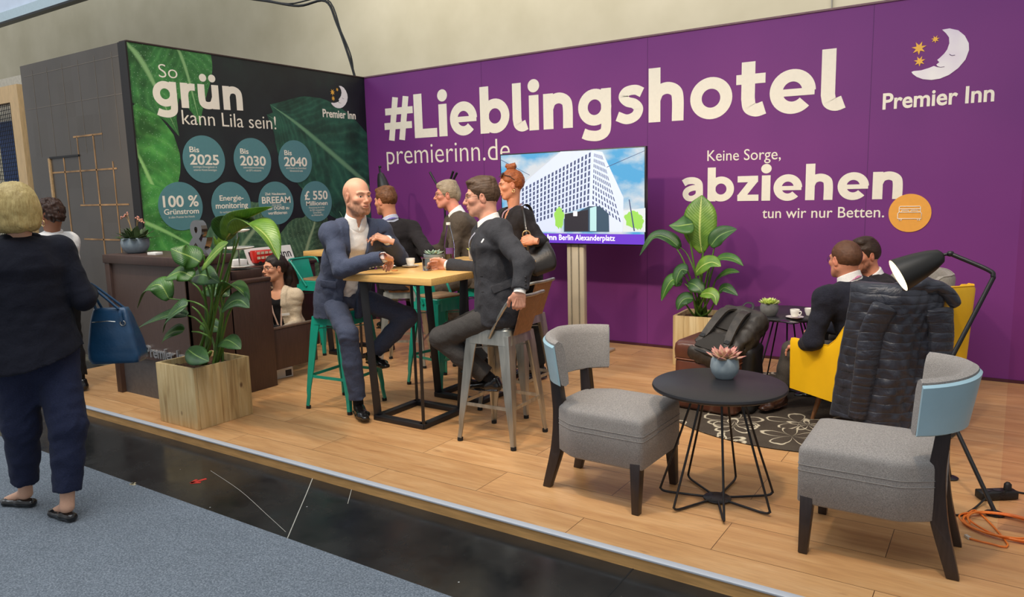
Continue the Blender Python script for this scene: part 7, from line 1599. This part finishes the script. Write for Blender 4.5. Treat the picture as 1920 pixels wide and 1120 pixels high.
MB().tube([PB(-.145, -.225, .045), PB(0, -.235, .055), PB(.145, -.225, .045)], .014, 8).build('bottom_piping', NYL2, t)
for sx in (-1, 1):
    P = spline([PB(sx*.05, .215, .06), PB(sx*.075, .13, .12), PB(sx*.085, .02, .115), PB(sx*.10, -.09, .085), PB(sx*.125, -.17, .06)], 7); G = []
    for i in range(len(P)):
        s = i/(len(P)-1); w = np.interp(s, [0, .3, .7, 1], [.030, .034, .030, .014]); G.append([P[i]-ex*w+ez*.006*0, P[i], P[i]+ex*w])
    st = MB().grid(G, .016).build('shoulder_strap', NYL, t, angle=50)
    MB().bar(P[-6]-ex*.02, P[-6]+ex*.02, .03, .026, up=ez).build('buckle', NYL2, st); MB().tube([P[-1], PB(sx*.15, -.21, .03), PB(sx*.16, -.20, -.03)], .010, 6, flat=.3).build('webbing', NYL2, st)
MB().tube(spline([PB(-.05, .225, .03), PB(-.03, .30, .05), PB(.03, .30, .05), PB(.05, .225, .03)], 6), .010, 7, flat=.5).build('top_handle', NYL2, t)
# water bottle in its side pocket; black bag below
q = AY(1405, 632, 5.16); t = thing('sports_bottle', 'dark bottle with pale blue cap in the side pocket of the backpack', 'bottle', tuple(q-V3(0,0,.2)))
ax = nrm(V3(.5, -.15, .55)); R_ = np.stack([nrm(np.cross(ax, (0, 1, 0))), nrm(np.cross(ax, np.cross(ax, (0, 1, 0)))), ax], 1); MB().lathe([(0, -.20), (.034, -.20), (.036, -.03), (.026, -.01), (0, -.008)], q, 20, R_).build('bottle_body', NYL2, t); MB().lathe([(0, -.012), (.021, -.012), (.024, .0), (.022, .016), (.012, .022), (0, .022)], q, 20, R_).build('cap', M('pale_blue_cap', (126, 182, 216), .35), t)
cb = AY(1402, 665, 5.20); t = thing('shoulder_case', 'black soft case standing on the floor right of the pouf', 'case', (cb[0], 5.24, 0)); lo = np.array([cb[0]-.16, 5.04, 0]); f = Field(lo-.04, lo+V3(.36, .42, .62), .008); f.box(V3(cb[0], 5.24, .25), (.07, .15, .245), None, .05, 0); f.warp(lambda P: -.006*vnoise(P, 26, 9)); V, Q = f.mesh(); make('case_body', V, Q, NYL2, t, angle=0); MB().tube(spline([(cb[0], 5.17, .48), (cb[0], 5.18, .54), (cb[0], 5.30, .54), (cb[0], 5.31, .48)], 5), .01, 7).build('case_handle', NYL2, t)
# ---- quilted jacket over the yellow chair
def quilt_mat():
    m, nt, p = newmat('quilted_nylon'); v = coords(nt); n = nd(nt, 'ShaderNodeTexNoise'); n.inputs['Scale'].default_value = 9; n.inputs['Detail'].default_value = 4; n.inputs['Distortion'].default_value = 1.2; nt.links.new(v, n.inputs['Vector'])
    sep = nd(nt, 'ShaderNodeSeparateXYZ'); nt.links.new(v, sep.inputs[0]); z = math_(nt, 'ADD', sep.outputs[2], math_(nt, 'MULTIPLY', noise(nt, v, 5, 2), .05)); s = math_(nt, 'POWER', math_(nt, 'ABSOLUTE', math_(nt, 'SINE', math_(nt, 'MULTIPLY', z, math.pi/.055))), .45)
    nt.links.new(ramp(nt, n.outputs['Fac'], [(.3, srgb(28, 31, 42)), (.7, srgb(46, 50, 62))]), p.inputs['Base Color']); p.inputs['Roughness'].default_value = .42; p.inputs['Sheen Weight'].default_value = .1
    bump(nt, p, math_(nt, 'ADD', math_(nt, 'MULTIPLY', s, .3), n.outputs['Fac']), .7, .02); return m
QM = quilt_mat(); t = thing('jacket', 'dark navy quilted jacket draped over the back of the yellow armchair', 'jacket', (-.45, 4.95, .05))
ccx, ccy, crz, ctop, carm = SHELL['yellow leather tub armchair with a dark quilted jacket over its back']
def shell(s, z, off):
    """point on the outside of the armchair's back, `off` metres clear of the leather"""
    e = abs(s)
    if e < .42: x, y = s/.42*.28, -.34-.02*(1-(e/.42)**2); nx, ny = s*.3, -1
    else:
        q = (e-.42)/.58; x, y = math.copysign(.28+.09*math.sin(min(1, q*2)*math.pi/2)+.02*q, s), -.34+.72*q**1.15; nx, ny = math.copysign(1, s), -.75*(1-min(1, q*2.2))
    w = sstep_(.30, .55, e); n0 = nrm((s*.3, -1, 0)); n1 = nrm((math.copysign(1, s), -.75*(1-min(1, max(0, (e-.42)/.58)*2.2)), 0)); n_ = nrm(n0*(1-w)+n1*w); th = np.interp(e, [0, .45, 1], [.075, .065, .045]); lean = .10*np.interp(e, [0, .5, 1], [1, .5, .2])
    p = np.array([x, y, 0])+n_*(th/2+lean*(z-.3)+off)+np.array([0, 0, z+.012]); return rotz(crz) @ p+np.array([ccx, ccy, 0]), rotz(crz) @ n_
def drape(s0, s1, zt, zb, name, seed, base=.022, amp=.022, over=.05, N=90, K=70, parent=None):
    """cloth hanging on the shell: s0/s1 = left and right border at top and bottom"""
    rs = np.random.RandomState(seed); ph = rs.rand(6)*6.3; G = []
    for i in range(N):
        v = i/(N-1); row = []
        for j in range(K):
            u = j/(K-1); a = -.0+(s0[0]*(1-v)+s0[1]*v)*(1-u)+(s1[0]*(1-v)+s1[1]*v)*u; zz = zt+(zb-.02*math.sin(6*u+ph[0])-zt)*v
            fold = (.5+.5*math.sin(15*u+1.2*math.sin(3*v+ph[1])+ph[2]))**1.5*(.25+.75*v)+.35*abs(math.sin(27*u+2.0*math.sin(2*v+ph[3])+ph[4]))*v
            quilt = .0016*abs(math.sin(math.pi*(zz-.012*math.sin(9*u+ph[5]))/.062))**.5+.003*abs(math.sin(math.pi*u*9))**.5
            wr = .003*math.sin(40*u+31*v+3*math.sin(11*v+ph[1]))+.003*math.sin(-33*u+47*v+2*math.sin(9*u))
            off = base+amp*fold+quilt+wr; edge = min(u, 1-u)
            off *= (.45+.55*min(1, edge*9)); p, n = shell(a, zz, off)
            if v < .10:                       # roll over the top edge of the back
                k = 1-v/.10; p, n = shell(a, zt, off); p = p-n*(off+.085+over)*sstep_(0, 1, k)+np.array([0, 0, .035*math.sin(math.pi*min(1, k*.9+.1))-.015*k])
            row.append(p)
        G.append(row)
    return MB().grid(G, .012).build(name, QM, parent, angle=0)
body = drape((-.60, -.71), (-.05, -.08), ctop+.010, .13, 'jacket_body', 3, parent=t)
def limb(P, ra, rb, name, seed):
    """sleeve: quilted tube with soft folds"""
    P = spline(P, 9); lo, hi = pts_bounds(P, .11); f = Field(lo, hi, .006); n = len(P)
    for i in range(n-1): f.slab(P[i], P[i+1], nrm(V3(.83, .55, 0)), (ra[0]+(rb[0]-ra[0])*i/n, ra[1]+(rb[1]-ra[1])*i/n), (ra[0]+(rb[0]-ra[0])*(i+1)/n, ra[1]+(rb[1]-ra[1])*(i+1)/n), .01, end=.3)
    ax = nrm(P[-1]-P[0]); f.warp(lambda X: -.0011*np.abs(np.sin(((X-P[0]) @ ax)*math.pi/.062+.5*vnoise(X, 14, seed)))**.5-.006*vnoise(X*np.array([1, 1, .4]), 34, seed+1), .03); V, Q = f.mesh(); return make(name, V, Q, QM, t, angle=0)
sp_ = lambda s, z, o: shell(s, z, o)[0]
limb([sp_(-.47, .88, .045), sp_(-.51, .72, .060), sp_(-.52, .48, .068), sp_(-.55, .19, .066)], (.078, .040), (.060, .034), 'sleeve', 5)
limb([sp_(-.12, .86, .045), sp_(-.10, .70, .060), sp_(-.10, .48, .066), sp_(-.11, .30, .066)], (.075, .040), (.062, .034), 'sleeve', 9)
limb([sp_(-.42, ctop+.020, -.01), sp_(-.28, ctop+.034, .0), sp_(-.15, ctop+.026, .01), sp_(-.06, ctop-.02, .045), sp_(.0, ctop-.08, .06)], (.030, .045), (.022, .032), 'collar', 13)
# ---- handbags
BLUE = M('blue_leather', (26, 66, 98), .36, var=.2, vscale=6, bmp=.2, bscale=70, coat=.15); BK = M('black_bag_leather', (34, 29, 26), .34, var=.25, vscale=7, bmp=.25, bscale=60, coat=.15); SILV = M('silver_hardware', (200, 196, 186), .2, .95)
def bagbody(t, F4, name, mat, depth, top=.35, seed=3, bulge=.012):
    """soft bag lofted from its front outline: bottom left, bottom right, top right, top left"""
    bl, br, tr, tl = F4; n = nrm(np.cross(br-bl, tl-bl)); rings = []; K = 18
    for i in range(K+1):
        v = i/K; L, R_ = bl*(1-v)+tl*v, br*(1-v)+tr*v; c = (L+R_)/2; ux = nrm(R_-L); w = np.linalg.norm(R_-L)/2+bulge*math.sin(math.pi*min(1, v*1.1)**.8)*.6; d = depth*(1-v)**.8+depth*top*(1-(1-v)**.8); d += bulge*math.sin(math.pi*v)
        nn = nrm(n-ux*(n @ ux)); k = 1-.10*max(0, 1-v*9)-.06*max(0, (v-.92)/.08); ring = []
        for q in round_poly([(-w*k, -d*k), (w*k, -d*k), (w*k, d*k), (-w*k, d*k)], min(d*.55, .035), 7):
            p = c+ux*q[0]+nn*q[1]; ring.append(p+n*(.006*vnoise(p*np.array([1, 1, .6]), 24, seed)+.003*vnoise(p, 55, seed+1))*(1 if q[1] > 0 else -1))
        rings.append(ring)
    m = MB(); loft(m, rings); return m.build(name, mat, t, angle=0), n
Yb = 2.22; t = thing('handbag', 'blue leather handbag hanging from the forearm of the blonde woman', 'handbag', tuple(AY(215, 680, Yb)))
F4 = [AY(174, 680, 2.12), AY(272, 676, 2.30), AY(240, 576, 2.27), AY(176, 578, 2.15)]; bo, n = bagbody(t, F4, 'bag_body', BLUE, .075)
m4 = lambda a, b: F4[3]*(1-a)*(1-b)+F4[2]*a*(1-b)+F4[0]*(1-a)*b+F4[1]*a*b
for o_ in (-1, 1):
    P = spline([m4(.15, .02)+n*.035*o_, AY(172, 552, 2.13)+n*.02*o_, AY(164, 534, 2.11)+n*.015*o_, AY(176, 538, 2.15)+n*.02*o_, m4(.8, .02)+n*.035*o_], 7); MB().tube(P, .0075, 8).build('handle', BLUE, t)
g = -n if (n @ (CAM-F4[0])) < 0 else n
MB().tube([m4(.1, .24)+g*.066, m4(.5, .22)+g*.074, m4(.7, .24)+g*.066], .003, 6).build('zip', SILV, t); c = m4(.86, .26)+g*.058; MB().tube([c+V3(0,0,-.004)+nrm(F4[1]-F4[0])*.014*math.cos(a)+V3(0,0,.014)*math.sin(a) for a in np.linspace(0, 6.28, 14)[:-1]], .003, 6, closed=True).build('ring', SILV, t)
MB().grid([[m4(a, b_)+g*(.064 if b_ > .1 else .045) for b_ in (.04, .14, .24)] for a in (.82, .86, .90)], .006).build('tab', BLUE, t)
t = thing('shoulder_bag', 'black leather shoulder bag of the standing woman with a metal ring on its strap', 'handbag', tuple(AY(1015, 545, 4.98)))
F4 = [AY(1000, 520, 5.0), AY(1040, 505, 5.12), AY(1028, 452, 5.12), AY(985, 470, 4.98)]; bo, n = bagbody(t, F4, 'bag_body', BK, .085, .4, 5, .03); g = -n if (n @ (CAM-F4[0])) < 0 else n
sh = POSE['stand']['sL']; MB().tube(spline([AY(990, 470, 4.97), AY(987, 445, 4.96), AY(983, 410, 5.02), sh+V3(.01, -.03, .085), sh+V3(.03, .06, .06), AY(1010, 450, 5.2)], 7), .013, 8, flat=.3).build('strap', BK, t)
c = AY(987, 440, 4.93); MB().tube([c+V3(.83, .55, 0)*.03*math.cos(a)+V3(0, 0, .03)*math.sin(a) for a in np.linspace(0, 6.28, 24)[:-1]], .0045, 7, closed=True).build('ring', M('gold', (220, 190, 130), .25, .9), t)
# ---- floor cables, power strip
t = thing('power_strip', 'black power strip on the floor behind the lamp foot', 'power strip', tuple(AF(1868, 935)), math.radians(35)); MB().box((0, 0, .024), (.19, .062, .042)).build('strip_body', NYL2, t, world=False, bevel=.006)
for k in (-.055, 0, .055): MB().lathe([(0, .0455), (.017, .0455), (.019, .047), (.019, .0475), (0, .0475)], (k, 0, 0), 18).build('socket', M('socket_grey', (44, 44, 46), .5), t, world=False)
MB().lathe([(0, .046), (.019, .046), (.017, .075), (.008, .085), (0, .085)], (.055, 0, 0), 16).build('plug', NYL2, t, world=False)
CB = M('black_cable', (20, 20, 20), .5)
def cable(name, P, r, mat, label, cat='cable'): MB().tube(spline(P, 8), r, 7).build(name, mat, None, loc=tuple(P[0])); tag(bpy.data.objects[name], label, cat)
F_ = lambda x, y, r=.006: AF(x, y, r)
cable('power_cable', [F_(1765, 962), F_(1800, 966), F_(1825, 955), F_(1848, 935, .02)], .005, CB, 'black cable from the power strip running left under the chair')
cable('mains_lead', [F_(1880, 925, .05), F_(1895, 917, .03), F_(1912, 924), F_(1960, 930)], .005, CB, 'black lead leaving the power strip towards the right edge')
cable('lamp_cord', [F_(1868, 962), F_(1890, 968), F_(1925, 972), F_(1960, 972)], .004, CB, 'thin black cord from the lamp foot along the floor')
P = []
cx, cy, _ = AF(1885, 992)
for k in range(64):
    a = 2*math.pi*k/15+2.3; P.append((cx+(.165+.012*math.sin(k*.7))*math.cos(a)+.02*math.sin(k*.21), cy+(.145+.014*math.cos(k*.5))*math.sin(a)+.012*math.cos(k*.37), .006+.0035*(k/15)+.004*abs(math.sin(k*.9))))
P = [tuple(F_(1818, 1010)), tuple(F_(1850, 1018)), tuple(F_(1890, 1022))]+P
ORG = M('orange_cable', (232, 124, 44), .4, var=.08); MB().tube(spline(P, 4), .0045, 6).build('network_cable', ORG, None, loc=(cx, cy, 0)); o = bpy.data.objects['network_cable']; tag(o, 'coiled orange network cable on the floor at the bottom right', 'cable')
a, b_ = F_(1818, 1010), F_(1810, 1004); MB().bar(a, a+nrm(b_-a)*.03, .014, .011).build('connector', M('clear_plug', (196, 190, 176), .3), o)
# ---- clear tinted pane at the right edge
p0 = AY(1906, 500, 3.9); m, nt, pp = newmat('tinted_acrylic'); pp.inputs['Base Color'].default_value = (.93, .84, .85, 1); pp.inputs['Transmission Weight'].default_value = 1; pp.inputs['Roughness'].default_value = .0; pp.inputs['IOR'].default_value = 1.01
tag(MB().box((p0[0]+.30, 3.95, 1.5), (.60, .006, 3.0)).build('acrylic_panel', m, None, smooth=False, loc=(p0[0]+.3, 3.95, 0)), 'clear reddish acrylic pane standing on the platform at the right edge', 'panel')
# ---- hanging cables above the corner
P1 = [AY(440, -6, 6.9), AY(500, 2, 6.9), AY(560, 11, 6.9), AY(610, 2, 6.9), AY(632, 45, 6.93), AY(652, 100, 6.95), AY(666, 146, 6.97)]
P2 = [AY(470, -8, 6.9), AY(540, 7, 6.9), AY(612, -2, 6.9), AY(640, 60, 6.93), AY(658, 105, 6.95), AY(664, 146, 6.97)]
t = thing('hanging_cable', 'bundle of black cables hanging from above to the stand corner', 'cable', tuple(P1[-1])); MB().tube(spline(P1, 6), .016, 8).build('cable', CB, t); MB().tube(spline(P2, 6), .010, 7).build('cable', CB, t)
